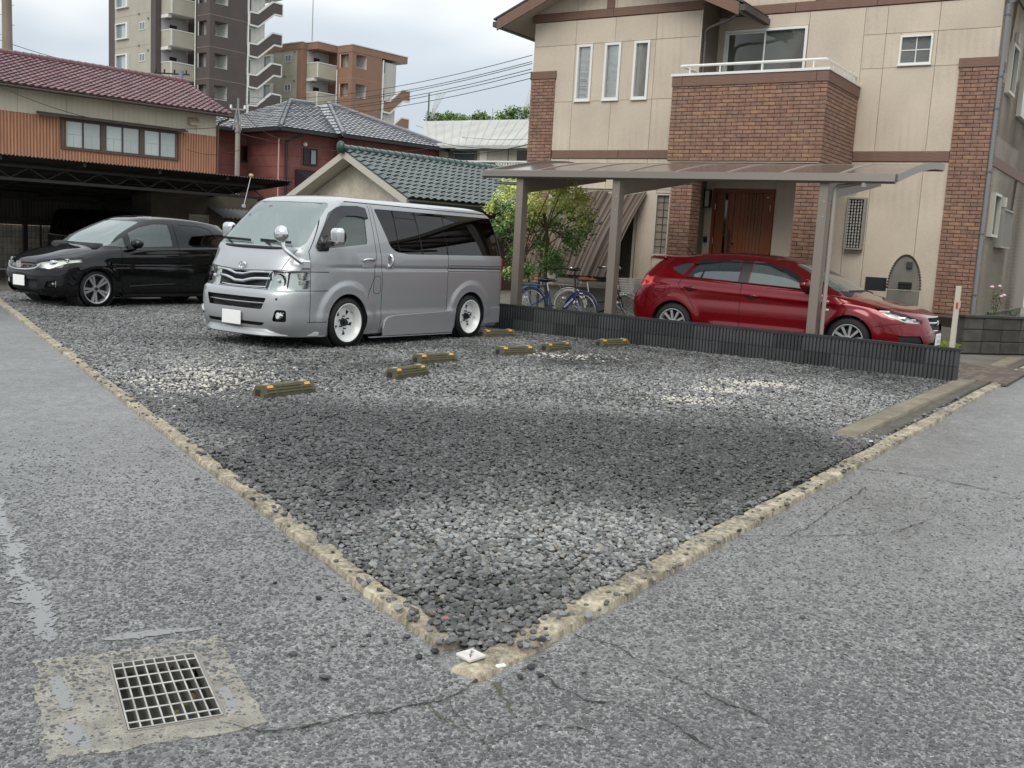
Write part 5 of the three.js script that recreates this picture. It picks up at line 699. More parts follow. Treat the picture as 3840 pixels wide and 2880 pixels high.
class Shell {
  constructor(T) { this.T = T; }
  take(P, axis, pred) { const [i, o] = cut(this.T, P, axis, pred); this.T = o; return i; }
  seam(pts, axis, pred, w = 0.009) { let r = []; for (let i = 0; i < pts.length - 1; i++) r.push(...this.take(strip(pts[i], pts[i + 1], w), axis, pred)); return r; }
}
const roundPoly = (P, r, n = 4) => { const o = []; P.forEach((p, i) => { const a = P[(i + P.length - 1) % P.length], b = P[(i + 1) % P.length], da = [a[0] - p[0], a[1] - p[1]], db = [b[0] - p[0], b[1] - p[1]], la = Math.hypot(...da), lb = Math.hypot(...db), k = Math.min(r, la * 0.45, lb * 0.45), s = [p[0] + da[0] / la * k, p[1] + da[1] / la * k], e = [p[0] + db[0] / lb * k, p[1] + db[1] / lb * k]; for (let q = 0; q <= n; q++) { const t = q / n; o.push([(1 - t) ** 2 * s[0] + 2 * t * (1 - t) * p[0] + t * t * e[0], (1 - t) ** 2 * s[1] + 2 * t * (1 - t) * p[1] + t * t * e[1]]); } }); return o; };
const paint = (c, metal, rough = 0.35, spec = 1) => new THREE.MeshPhysicalMaterial({ color: lin(c), metalness: metal, roughness: rough, clearcoat: 1, clearcoatRoughness: 0.04, specularIntensity: spec });
const carGlass = { screen: glassMat(0xcfe0da, 1.9, 0.015, 0.30), side: glassMat(0xa9bdb8, 1.7, 0.015, 0.14), priv: glassMat([0.02, 0.021, 0.021], 1.55) };
// a wheel lying in the x-y plane, its face towards +z
function wheel(parent, style, R, rim, width, mats) {
  const w = new THREE.Group(); w.name = 'wheel'; parent.add(w); const hw = width / 2;
  add(w, 'tyre', lathe([[rim - 0.01, -hw], [rim + 0.02, -hw - 0.002], [R - 0.035, -hw + 0.004], [R - 0.012, -hw + 0.02], [R, -hw + 0.045], [R, hw - 0.045], [R - 0.012, hw - 0.02], [R - 0.035, hw - 0.004], [rim + 0.02, hw + 0.002], [rim - 0.01, hw]], 64).rotateX(Math.PI / 2), m.rubber);
  const tr = []; for (let i = 0; i < 56; i++) { const a = i / 56 * 6.283; tr.push(bx(0.012, 0.01, width * 0.72, R * Math.cos(a), R * Math.sin(a), 0).translate(0, 0, 0)); } add(w, 'tread_blocks', tr, m.rubber);
  const A = mats.face, n = hw - 0.012;
  if (style === 'steel') {
    add(w, 'rim', lathe([[rim + 0.004, hw + 0.004], [rim - 0.004, hw + 0.008], [rim - 0.012, hw - 0.002], [rim - 0.02, hw - 0.03], [rim - 0.045, hw - 0.06], [rim - 0.05, hw - 0.095]], 64).rotateX(Math.PI / 2), A);
    const holes = []; for (let i = 0; i < 5; i++) { const a = Math.PI / 2 + i / 5 * 6.283 + 0.3, r0 = 0.105, r1 = 0.165; holes.push([[r1 * Math.cos(a - 0.20), r1 * Math.sin(a - 0.20)], [r1 * Math.cos(a + 0.20), r1 * Math.sin(a + 0.20)], [r0 * Math.cos(a + 0.08), r0 * Math.sin(a + 0.08)], [r0 * Math.cos(a - 0.08), r0 * Math.sin(a - 0.08)]]); }
    holes.push(poly(20, 0.052)); add(w, 'disc', ext(poly(48, rim - 0.046), 0.012, holes, 0.003).translate(0, 0, hw - 0.10), A); add(w, 'rim_step', lathe([[rim - 0.048, hw - 0.088], [rim - 0.062, hw - 0.08], [rim - 0.07, hw - 0.095]], 48).rotateX(Math.PI / 2), A);
    add(w, 'hub', [cyl(0.05, 0.045, [0, 0, hw - 0.12], [0, 0, hw - 0.05], 20), cyl(0.03, 0.026, [0, 0, hw - 0.05], [0, 0, hw - 0.02], 16)], M(0x1b1c20, 0.45)); for (let i = 0; i < 6; i++) { const a = i / 6 * 6.283 + 0.2; add(w, 'wheel_nut', cyl(0.009, 0.009, [0.078 * Math.cos(a), 0.078 * Math.sin(a), hw - 0.09], [0.078 * Math.cos(a), 0.078 * Math.sin(a), hw - 0.045], 6), M(0x2a2a30, 0.4, { metalness: 0.6 })); } add(w, 'valve', cyl(0.006, 0.006, [rim - 0.075, 0.06, hw - 0.07], [rim - 0.075, 0.06, hw - 0.03], 8), m.steel);
    add(w, 'inner_drum', cyl(rim - 0.03, rim - 0.03, [0, 0, -hw + 0.01], [0, 0, hw - 0.13], 32), m.void);
  } else {
    add(w, 'rim', lathe([[rim + 0.004, hw + 0.002], [rim - 0.006, hw + 0.004], [rim - 0.016, hw - 0.006], [rim - 0.022, hw - 0.05], [rim - 0.03, -hw + 0.03]], 64).rotateX(Math.PI / 2), A);
    add(w, 'brake_disc', cyl(rim * 0.72, rim * 0.72, [0, 0, hw - 0.10], [0, 0, hw - 0.085], 32), M(0x3a3a3c, 0.5, { metalness: 0.7 })); add(w, 'inner_drum', cyl(rim - 0.03, rim - 0.03, [0, 0, -hw + 0.02], [0, 0, hw - 0.11], 32), m.void);
    const N = style === 'split' ? 5 : 10, sp = (a, r0, r1, w0, w1, z0, z1) => { const c = Math.cos(a), s = Math.sin(a), P = [], v = (r, k, z) => [r * c - k * s, r * s + k * c, z], q = (A2, B, C, D) => P.push(...A2, ...B, ...C, ...A2, ...C, ...D); const f = [v(r0, -w0, z0), v(r0, w0, z0), v(r1, w1, z1), v(r1, -w1, z1)], b = [v(r0, -w0, z0 - 0.03), v(r0, w0, z0 - 0.03), v(r1, w1, z1 - 0.03), v(r1, -w1, z1 - 0.03)]; q(f[0], f[3], f[2], f[1]); q(f[0], b[0], b[3], f[3]); q(f[1], f[2], b[2], b[1]); return tri(P); };
    for (let i = 0; i < N; i++) { const a = i / N * 6.283 + 0.31; if (style === 'split') { add(w, 'spoke', sp(a - 0.16, 0.04, rim - 0.012, 0.010, 0.022, hw - 0.03, hw - 0.012), A); add(w, 'spoke', sp(a + 0.16, 0.04, rim - 0.012, 0.010, 0.022, hw - 0.03, hw - 0.012), A); add(w, 'spoke_inset', sp(a, 0.05, rim - 0.02, 0.006, 0.016, hw - 0.05, hw - 0.04), m.dark); } else add(w, 'spoke', sp(a, 0.035, rim - 0.012, 0.013, 0.02, hw - 0.028, hw - 0.012), A); }
    add(w, 'hub', [cyl(0.062, 0.055, [0, 0, hw - 0.07], [0, 0, hw - 0.022], 24)], A); add(w, 'centre_cap', cyl(0.028, 0.026, [0, 0, hw - 0.022], [0, 0, hw - 0.014], 20), m.dark); for (let i = 0; i < 5; i++) { const a = i / 5 * 6.283; add(w, 'wheel_nut', cyl(0.009, 0.009, [0.042 * Math.cos(a), 0.042 * Math.sin(a), hw - 0.03], [0.042 * Math.cos(a), 0.042 * Math.sin(a), hw - 0.015], 6), m.steel); }
  }
  return w;
}
function wheels(car, style, xs, track, R, rim, width, mats) { for (const x of xs) for (const s of [1, -1]) { const w = wheel(car, style, R, rim, width, mats); w.position.set(x, R, s * (track - width / 2)); if (s < 0) w.rotation.y = Math.PI; w.rotation.z = 0.35 * x; } }
const wheelWell = (x, R, z, y0 = 0.3) => new THREE.CylinderGeometry(R, R, 0.42, 32, 1, true, 0, Math.PI * 2).rotateX(Math.PI / 2).translate(x, y0, z);
function seat(car, x, y, z, w, mat, hr = true) { const g = [rb(0.50, 0.16, w, 0.06, x, y + 0.08, z, 3), rb(0.14, 0.62, w, 0.06, 0, 0.31, 0, 3).rotateZ(0.22).translate(x - 0.26, y + 0.08, z)]; if (hr) g.push(rb(0.09, 0.19, 0.27, 0.04, x - 0.45, y + 0.84, z, 3)); return add(car, 'seat', g, mat); }
const steering = (car, x, y, z, mat) => add(car, 'steering_wheel', [new THREE.TorusGeometry(0.185, 0.014, 8, 40).rotateY(Math.PI / 2).rotateZ(0.5).translate(x, y, z), cyl(0.05, 0.06, [x, y, z], [x + 0.1, y - 0.06, z], 16), bar([x, y, z - 0.18], [x, y, z + 0.18], 0.03, 0.02)], mat);
// a number plate with plain embossed rim; the van's and the black car's plates are blank in the photo
function plate(car, x, y, z, rot, text) { const p = add(car, 'number_plate', rb(0.012, 0.165, 0.33, 0.01).rotateY(rot).translate(x, y, z), M(0xe9e9e6, 0.5)); return p; }

// ───────────────────────── silver van ─────────────────────────
{
  const fw = V3(-0.558, 0, 0.83).normalize(), th = Math.atan2(-fw.z, fw.x), Fc = gnd(747 * 1.736, 750 * 1.736), Rc = gnd(1010 * 1.736, 729 * 1.736), mid = Fc.add(Rc).multiplyScalar(0.5), nl = V3(-fw.z, 0, fw.x); if (nl.dot(V3(0, 0, 0).sub(mid)) < 0) nl.negate(); const o = mid.addScaledVector(nl, -0.845);
  const car = thing('van', 'silver high-sided passenger van with white steel wheels parked on the gravel', 'van', [o.x, 0.0, o.z], th);
  const silver = paint([0.40, 0.408, 0.415], 0.55, 0.36), grey = M(0x3a3b3d, 0.6), seatM = M(0x8d9290, 0.9), dashM = M(0x7f8582, 0.85);
  const X = [1.27, 0.55, -0.75, -1.32, -1.85];
  const ringV = (yf, xf, ys, zs, xr, yr, o2 = {}) => { const c3 = o2.c3 ?? xf - 0.36, z2 = o2.z2 ?? zs - 0.13; const b = o2.b ?? 0.03; return [[xf, yf, 0], [xf - b * 0.8, yf, zs * 0.52], [o2.x2 ?? xf - 0.13, lerp(yf, ys, 0.4), z2], [c3, lerp(yf, ys, 0.85), zs - 0.012], ...(o2.X ?? X).map(x => [x, ys, zs]), [xr + 0.16, ys, zs - 0.02], [xr + 0.035, lerp(ys, yr, 0.6), zs - 0.15], [xr, yr, zs * 0.5], [xr - 0.006, yr, 0]]; };
  const rings = [
    ringV(0.16, 2.27, 0.15, 0.80, -2.19, 0.20), ringV(0.30, 2.335, 0.30, 0.838, -2.215, 0.32), ringV(0.52, 2.345, 0.50, 0.845, -2.225, 0.52), ringV(0.66, 2.325, 0.66, 0.846, -2.225, 0.66), ringV(0.72, 2.27, 0.72, 0.847, -2.225, 0.72), ringV(0.83, 2.235, 0.83, 0.848, -2.225, 0.83), ringV(0.95, 2.20, 0.95, 0.848, -2.222, 0.95), ringV(1.08, 2.13, 1.06, 0.846, -2.215, 1.06, { c3: 1.84 }),
    ringV(1.20, 2.035, 1.17, 0.838, -2.205, 1.18, { c3: 1.78, x2: 1.98, z2: 0.70, b: 0.02 }), ringV(1.36, 1.88, 1.34, 0.808, -2.17, 1.34, { c3: 1.66, x2: 1.82, z2: 0.69, b: 0.02 }), ringV(1.55, 1.69, 1.53, 0.765, -2.12, 1.54, { c3: 1.52, x2: 1.64, z2: 0.655, b: 0.02 }), ringV(1.715, 1.52, 1.69, 0.722, -2.05, 1.70, { c3: 1.40, x2: 1.475, z2: 0.61, b: 0.025, X: [1.22, 0.55, -0.75, -1.32, -1.82] }), ringV(1.79, 1.41, 1.765, 0.690, -1.995, 1.77, { c3: 1.31, x2: 1.37, z2: 0.575, b: 0.03, X: [1.15, 0.55, -0.75, -1.32, -1.76] }),
    ringV(1.838, 1.28, 1.815, 0.640, -1.93, 1.815, { c3: 1.20, x2: 1.24, z2: 0.53, X: [1.02, 0.5, -0.75, -1.30, -1.68] }), ringV(1.868, 1.05, 1.855, 0.50, -1.75, 1.85, { c3: 1.0, x2: 1.02, z2: 0.42, X: [0.85, 0.42, -0.7, -1.2, -1.5] }), ringV(1.880, 0.85, 1.874, 0.26, -1.5, 1.87, { c3: 0.82, x2: 0.84, z2: 0.22, X: [0.7, 0.35, -0.6, -1.0, -1.28] }), ringV(1.884, 0.75, 1.882, 0.02, -1.4, 1.878, { c3: 0.73, x2: 0.74, z2: 0.015, X: [0.62, 0.3, -0.55, -0.95, -1.2] }),
  ];
  const XF = 1.27, XR = -1.27, AR = 0.352, cy = 0.315;
  const disp = (x, y, z) => { if (Math.abs(z) < 0.7) return 0; let d = 0; for (const c of [XF, XR - 0.01]) { const r = Math.hypot(x - c, y - 0.30); d = Math.max(d, 0.020 * (1 - sstep(0.465, 0.53, r))); } d += 0.010 * sstep(0.43, 0.40, y) * sstep(-2.3, -0.9, -Math.abs(x)) ; d -= 0.012 * Math.exp(-(((y - 0.985) / 0.018) ** 2)) * sstep(1.75, 1.2, x); return d; };
  const S = new Shell(skin(rings, 7, 0.035, disp)), front = v => v[0][3] + v[1][3] + v[2][3] > 0.25 * 3 && v[0][0] > 1.2;
  for (const c of [XF, XR]) for (const s of [1, -1]) S.take(poly(40, AR, c, cy), 'z', sideOf(s));
  const gl = {}; const W1 = roundPoly([[0.70, 1.735], [-1.86, 1.735], [-2.06, 1.19], [0.12, 1.175], [0.36, 1.20], [0.47, 1.26]], 0.04), W0 = roundPoly([[0.895, 1.725], [1.36, 1.725], [1.50, 1.64], [1.775, 1.27], [1.80, 1.195], [0.915, 1.285]], 0.03);
  for (const s of [-1, 1]) { const q = sideOf(s); gl['q' + s] = S.take(W1, 'z', q); gl['d' + s] = S.take(W0, 'z', q); }
  const ws = S.take(roundPoly([[-0.70, 1.215], [0.70, 1.215], [0.735, 1.27], [0.63, 1.735], [0.58, 1.765], [-0.58, 1.765], [-0.63, 1.735], [-0.735, 1.27]], 0.02), 'x', front);
  const wsSeal = []; const rw = S.take(roundPoly([[-0.66, 1.2], [0.66, 1.2], [0.58, 1.70], [-0.58, 1.70]], 0.05), 'x', v => v[0][0] < -1.7 && v[0][3] < -0.3);
  const hl = {}, inn = {};
  for (const s of [-1, 1]) { const z = v => front2(v) && (v[0][2] + v[1][2] + v[2][2]) * s > 0; hl[s] = S.take([[s * 0.44, 0.715], [s * 0.58, 0.70], [s * 0.9, 0.735], [s * 0.9, 0.925], [s * 0.50, 0.925], [s * 0.455, 0.875]], 'x', v => (v[0][2] + v[1][2] + v[2][2]) * s > 0 && v[0][0] > 1.93); }
  function front2(v) { return v[0][0] > 1.6; }
  const grille = S.take([[-0.435, 0.715], [0.435, 0.715], [0.455, 0.90], [0.17, 0.90], [-0.17, 0.90], [-0.455, 0.90]], 'x', front2);
  const low = S.take(roundPoly([[-0.46, 0.47], [0.46, 0.47], [0.52, 0.605], [-0.52, 0.605]], 0.02), 'x', front2), slot = S.take(roundPoly([[-0.46, 0.275], [0.46, 0.275], [0.50, 0.315], [-0.50, 0.315]], 0.012), 'x', front2);
  const fog = {}; for (const s of [-1, 1]) fog[s] = S.take(roundPoly([[s * 0.60, 0.335], [s * 0.745, 0.335], [s * 0.745, 0.475], [s * 0.64, 0.475]], 0.03), 'x', v => front2(v) && (v[0][2] + v[1][2] + v[2][2]) * s > 0);
  const gaps = [];
  for (const s of [-1, 1]) { const q = sideOf(s); for (const L of [[[1.47, 1.765], [1.80, 1.30], [1.895, 1.17], [1.90, 0.33]], [[0.80, 1.775], [0.755, 1.14], [0.80, 0.84], [0.92, 0.60]], [[0.745, 1.775], [0.665, 1.14], [0.635, 0.80], [0.645, 0.16]], [[-0.735, 1.172], [-0.735, 0.42]], [[-0.74, 1.035], [-2.06, 1.035]], [[-0.74, 0.955], [-2.06, 0.955]], [[1.93, 0.33], [1.64, 0.33]]]) gaps.push(...S.seam(L, 'z', q, 0.008)); }
  gaps.push(...S.seam([[-2.06, 0.995], [-0.76, 0.995]], 'z', onLeft, 0.012)); for (const L of [[[0.79, 0.86], [0.80, 0.69], [0.77, 0.665], [0.69, 0.665], [0.665, 0.69], [0.665, 0.86], [0.69, 0.885], [0.77, 0.885], [0.79, 0.86]]]) gaps.push(...S.seam(L, 'z', sideOf(-1), 0.006));
  gaps.push(...S.seam([[-0.86, 0.93], [-0.60, 0.935], [-0.42, 0.925], [0, 0.905], [0.42, 0.925], [0.60, 0.935], [0.86, 0.93]], 'x', front2, 0.009), ...S.seam([[-0.60, 0.935], [-0.625, 1.06], [-0.70, 1.19]], 'x', front2, 0.008), ...S.seam([[0.60, 0.935], [0.625, 1.06], [0.70, 1.19]], 'x', front2, 0.008), ...S.seam([[-0.86, 0.705], [-0.44, 0.705], [0.44, 0.705], [0.86, 0.705]], 'x', front2, 0.008));
  gaps.push(...S.seam([[1.20, 1.797], [-1.9, 1.785]], 'z', v => Math.abs(v[0][5]) > 0.15, 0.012));
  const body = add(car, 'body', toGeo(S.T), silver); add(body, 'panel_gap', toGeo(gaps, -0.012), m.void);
  add(car, 'windscreen', toGeo(ws, -0.004), carGlass.screen); add(car, 'rear_window', toGeo(rw, -0.004), carGlass.priv);
  for (const s of [-1, 1]) { const q = add(car, 'side_window', toGeo(gl['q' + s], -0.006), carGlass.priv); add(car, 'door_window', toGeo(gl['d' + s], -0.006), carGlass.side); const zz = y => s * (0.836 - (y - 1.17) * 0.235); const P = (x0, y0, x1, y1, w) => bar([x0, y0, zz(y0)], [x1, y1, zz(y1)], 0.012, w); add(q, 'window_divider', [P(0.30, 1.19, 0.34, 1.73, 0.02), P(-0.18, 1.18, -0.10, 1.73, 0.025), P(-0.735, 1.175, -0.70, 1.735, 0.014), P(0.31, 1.235, -0.17, 1.225, 0.02), P(0.34, 1.64, -0.11, 1.635, 0.014)], M(0x101112, 0.35)); }
  const sealW = tube([[1.99, 1.205, -0.70], [2.035, 1.20, 0], [1.99, 1.205, 0.70]], 0.012, 30); add(car, 'cowl', [tube([[1.93, 1.19, -0.73], [2.02, 1.185, -0.45], [2.05, 1.185, 0], [2.02, 1.185, 0.45], [1.93, 1.19, 0.73]], 0.022, 40)], m.dark);
  // grille, lamps, bumper details
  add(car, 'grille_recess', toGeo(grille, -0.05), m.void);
  const gx = z => 2.245 - 0.09 * (z / 0.45) ** 2; const chromeBar = (y0, y1, dip, r) => tube([-0.45, -0.25, -0.14, -0.07, 0, 0.07, 0.14, 0.25, 0.45].map(z => [gx(z) + 0.008, (Math.abs(z) < 0.1 ? y0 - dip : Math.abs(z) < 0.2 ? y0 - dip * 0.5 : lerp(y0, y1, (Math.abs(z) - 0.2) / 0.25)), z]), r, 60, 8);
  const gr = add(car, 'grille', [chromeBar(0.895, 0.905, 0.03, 0.014), chromeBar(0.815, 0.825, 0.035, 0.022), chromeBar(0.72, 0.728, 0, 0.013), tube([[gx(0.45), 0.72, -0.445], [gx(0.45) - 0.01, 0.82, -0.458], [gx(0.45) - 0.02, 0.905, -0.455]], 0.014, 16), tube([[gx(0.45), 0.72, 0.445], [gx(0.45) - 0.01, 0.82, 0.458], [gx(0.45) - 0.02, 0.905, 0.455]], 0.014, 16)], m.chrome);
  add(gr, 'grille_slat', [0.745, 0.768, 0.79, 0.855, 0.872].map(y => tube([-0.43, -0.2, 0, 0.2, 0.43].map(z => [gx(z) - 0.02, y, z]), 0.005, 24, 6)), m.black);
  { const e = add(car, 'emblem', new THREE.TorusGeometry(0.058, 0.006, 8, 40).scale(1, 0.72, 1).rotateY(Math.PI / 2).translate(2.212, 0.968, 0), m.chrome); add(e, 'emblem_oval', [new THREE.TorusGeometry(0.026, 0.005, 8, 32).scale(0.8, 1.45, 1).rotateY(Math.PI / 2).translate(2.211, 0.968, 0), new THREE.TorusGeometry(0.036, 0.005, 8, 32).scale(1, 0.42, 1).rotateY(Math.PI / 2).translate(2.209, 0.985, 0)], m.chrome); }
  for (const s of [-1, 1]) {
    const h = add(car, 'headlight', toGeo(hl[s], -0.055), M(0xc9cccc, 0.18, { metalness: 0.8 })); add(h, 'headlight_lens', toGeo(hl[s], -0.002), glassMat(0xf2f4f0, 1.35)); const hz = s * 0.60;
    add(h, 'reflector', [new THREE.SphereGeometry(0.088, 24, 12, 0, 6.283, 0, 1.3).scale(1, 0.35, 1).rotateZ(-Math.PI / 2).scale(-1, 1, 1).translate(2.135, 0.81, s * 0.565)], m.chrome); add(h, 'bulb', new THREE.SphereGeometry(0.022, 12, 8).translate(2.15, 0.81, s * 0.565), M(0xd8dcd8, 0.1)); add(h, 'indicator', [rb(0.03, 0.06, 0.14, 0.01, 1.99, 0.87, s * 0.735).rotateY(0), rb(0.03, 0.05, 0.14, 0.01, 1.99, 0.80, s * 0.735)], M(0xb9bdb9, 0.12, { metalness: 0.5 })); add(h, 'divider', bar([2.105, 0.715, s * 0.665], [2.075, 0.92, s * 0.665], 0.012, 0.012), m.dark);
    const f = add(car, 'fog_lamp_recess', toGeo(fog[s], -0.04), m.black); add(f, 'fog_lamp', [cyl(0.05, 0.05, [2.18, 0.405, s * 0.665], [2.235, 0.405, s * 0.655], 24)], m.chrome); add(f, 'fog_lens', cyl(0.04, 0.036, [2.235, 0.405, s * 0.655], [2.243, 0.405, s * 0.654], 24), M(0xd5dad8, 0.08));
  }
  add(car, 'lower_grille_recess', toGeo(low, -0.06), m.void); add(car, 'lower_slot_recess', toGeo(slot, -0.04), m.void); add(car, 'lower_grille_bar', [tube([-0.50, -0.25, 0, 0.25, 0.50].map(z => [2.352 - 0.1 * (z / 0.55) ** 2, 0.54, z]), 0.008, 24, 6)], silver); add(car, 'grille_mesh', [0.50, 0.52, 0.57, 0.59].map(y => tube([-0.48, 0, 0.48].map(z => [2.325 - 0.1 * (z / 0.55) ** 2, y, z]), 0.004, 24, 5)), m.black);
  add(car, 'parking_sensor', cyl(0.013, 0.013, [2.24, 0.60, -0.645], [2.262, 0.60, -0.647], 12), m.black);
  // lip spoiler and side skirts
  { const edge = (o2, y) => [-0.84, -0.80, -0.70, -0.5, -0.25, 0, 0.25, 0.5, 0.70, 0.80, 0.84].map(z => { const t = Math.abs(z) / 0.84; return V3(2.335 + o2 - 0.60 * Math.pow(t, 5.5) - 0.03 * t, y, z); }); const mk = (a, b) => { const P = []; for (let i = 0; i < a.length - 1; i++) P.push(...a[i].toArray(), ...b[i].toArray(), ...a[i + 1].toArray(), ...a[i + 1].toArray(), ...b[i].toArray(), ...b[i + 1].toArray()); const g = mergeVertices(tri(P).deleteAttribute('normal').deleteAttribute('uv')); g.computeVertexNormals(); return g; }; add(car, 'front_lip', [mk(edge(-0.01, 0.235), edge(0.035, 0.20)), mk(edge(0.035, 0.20), edge(0.045, 0.165)), mk(edge(0.045, 0.165), edge(0.02, 0.15)), mk(edge(0.02, 0.15), edge(-0.1, 0.15))], silver); }
  for (const s of [-1, 1]) { add(car, 'side_skirt', [ext([[0.60, 0.113], [-0.86, 0.10], [-0.94, 0.40], [-0.90, 0.405], [0.40, 0.375], [0.52, 0.355], [0.58, 0.31], [0.605, 0.22]], 0.018, [], 0.006).translate(0, 0, s > 0 ? 0.846 : -0.864)], silver); add(car, 'skirt_edge', bar([0.86, 0.105, s * 0.855], [-0.86, 0.085, s * 0.855], 0.03, 0.012), M([0.5, 0.51, 0.53], 0.3, { metalness: 0.6 })); add(car, 'rear_skirt', ext([[-1.66, 0.19], [-2.02, 0.20], [-2.03, 0.43], [-1.64, 0.42]], 0.016, [], 0.006).translate(0, 0, s > 0 ? 0.838 : -0.854), silver); add(car, 'tail_lamp', rb(0.05, 0.44, 0.04, 0.018, -2.125, 0.93, s * 0.775), M([0.35, 0.01, 0.012], 0.1, { clearcoat: 1 })); }
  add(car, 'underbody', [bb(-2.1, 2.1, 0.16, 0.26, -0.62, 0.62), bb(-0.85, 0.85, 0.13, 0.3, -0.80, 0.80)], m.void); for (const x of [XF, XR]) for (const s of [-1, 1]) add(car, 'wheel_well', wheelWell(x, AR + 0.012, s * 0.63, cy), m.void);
  wheels(car, 'steel', [XF, XR], 0.868, 0.308, 0.238, 0.225, { face: M(0xe9e9e5, 0.35, { clearcoat: 0.5, clearcoatRoughness: 0.15 }) });
  // handles, mirrors, visors, wipers, aerial
  for (const s of [-1, 1]) {
    const h = add(car, 'door_handle', tube([[1.005, 1.075, s * 0.855], [0.99, 1.093, s * 0.878], [0.89, 1.098, s * 0.884], [0.83, 1.093, s * 0.875], [0.82, 1.075, s * 0.855]], 0.017, 24), m.chrome); add(h, 'handle_cup', rb(0.20, 0.11, 0.012, 0.02, 0.915, 1.045, s * 0.848), M([0.5, 0.5, 0.52], 0.25, { metalness: 0.7 }));
    const h2 = add(car, 'door_handle', tube([[0.50, 1.16, s * 0.853], [0.495, 1.13, s * 0.882], [0.495, 1.04, s * 0.884], [0.50, 1.005, s * 0.855]], 0.02, 24), m.chrome); add(h2, 'handle_cup', rb(0.13, 0.19, 0.012, 0.02, 0.49, 1.075, s * 0.847), M([0.5, 0.5, 0.52], 0.25, { metalness: 0.7 }));
    const mr = add(car, 'wing_mirror', rb(0.13, 0.22, 0.19, 0.06, 1.60, 1.36, s * 0.97, 5), m.chrome); add(mr, 'mirror_base', [rb(0.16, 0.11, 0.05, 0.02, 1.70, 1.235, s * 0.84), bar([1.69, 1.25, s * 0.84], [1.62, 1.28, s * 0.93], 0.05, 0.06)], m.black); add(mr, 'mirror_glass', new THREE.SphereGeometry(1, 24, 12).scale(0.012, 0.09, 0.08).translate(1.533, 1.36, s * 0.97), M(0x20262a, 0.05, { metalness: 0.8 }));
    const vz = (y, o2 = 0.02) => s * (0.836 - (y - 1.17) * 0.235 + o2), vp = [[0.86, 1.60], [0.86, 1.735], [1.0, 1.755], [1.30, 1.74], [1.44, 1.69], [1.60, 1.50], [1.80, 1.24]], vi = [[0.86, 1.60], [0.90, 1.615], [1.05, 1.63], [1.25, 1.625], [1.36, 1.58], [1.52, 1.42], [1.76, 1.22]]; const VP = []; for (let i = 0; i < vp.length - 1; i++) { const a = [...vp[i], vz(vp[i][1], 0.008)], b = [...vp[i + 1], vz(vp[i + 1][1], 0.008)], c = [...vi[i], vz(vi[i][1], 0.04)], d = [...vi[i + 1], vz(vi[i + 1][1], 0.04)]; VP.push(...a, ...c, ...b, ...b, ...c, ...d); } add(car, 'rain_visor', tri(VP), new THREE.MeshPhysicalMaterial({ color: lin([0.05, 0.05, 0.055]), roughness: 0.08, transmission: 0.35, thickness: 0, side: THREE.DoubleSide }));
  }
  { const p = add(car, 'under_mirror', new THREE.SphereGeometry(1, 28, 18).scale(0.075, 0.10, 0.10).translate(2.21, 1.36, -0.66), m.chrome); add(p, 'mirror_stalk', tube([[2.19, 1.27, -0.67], [2.19, 1.20, -0.69], [2.15, 1.13, -0.755], [2.02, 1.03, -0.82], [1.97, 1.01, -0.83]], 0.024, 30), m.chrome); add(p, 'mirror_foot', rb(0.14, 0.11, 0.04, 0.02, 1.97, 1.015, -0.83), m.chrome); }
  for (const [z0, z1] of [[0.62, 0.10], [-0.05, -0.60]]) add(car, 'wiper', [bar([2.03, 1.23, (z0 + z1) / 2 + 0.05], [1.97, 1.28, z0 - 0.03], 0.018, 0.012), bar([1.975, 1.275, z0], [2.005, 1.265, z1], 0.016, 0.03)], m.black);
  { const a = add(car, 'aerial', cyl(0.005, 0.004, [1.60, 1.68, 0.70], [1.44, 2.06, 0.76], 8), m.steel); add(a, 'aerial_ball', [new THREE.SphereGeometry(0.03, 14, 10).scale(1, 0.8, 1.1).translate(1.43, 2.08, 0.765)], M(0xb29a78, 0.7)); add(a, 'aerial_base', rb(0.05, 0.04, 0.03, 0.01, 1.60, 1.68, 0.70), silver); }
  plate(car, 2.368, 0.345, 0.0, 0); car.children.at(-1).position.z = 0.0;
  // cabin
  add(car, 'dashboard', [rb(0.34, 0.26, 1.45, 0.08, 1.78, 1.06, 0, 3), bb(1.45, 1.9, 0.7, 0.95, -0.7, 0.7)], dashM); steering(car, 1.50, 1.20, 0.38, M(0x6a6f6d, 0.7)); for (const z of [0.38, -0.38]) seat(car, 1.02, 0.72, z, 0.5, seatM); seat(car, -0.1, 0.62, 0, 1.2, M(0x2b2d2e, 0.9), false); add(car, 'cabin_floor', bb(-2.1, 1.9, 0.55, 0.60, -0.75, 0.75), grey); add(car, 'headliner', [bb(-1.9, 1.2, 1.79, 1.80, -0.58, 0.58)], M(0x9da19f, 0.9)); add(car, 'rear_mirror', rb(0.03, 0.06, 0.2, 0.015, 1.42, 1.66, 0.0), m.dark); add(car, 'sun_visor', [rb(0.16, 0.012, 0.45, 0.005, 1.36, 1.755, 0.3), rb(0.16, 0.012, 0.45, 0.005, 1.36, 1.755, -0.3)], M(0x8f9391, 0.9));
}
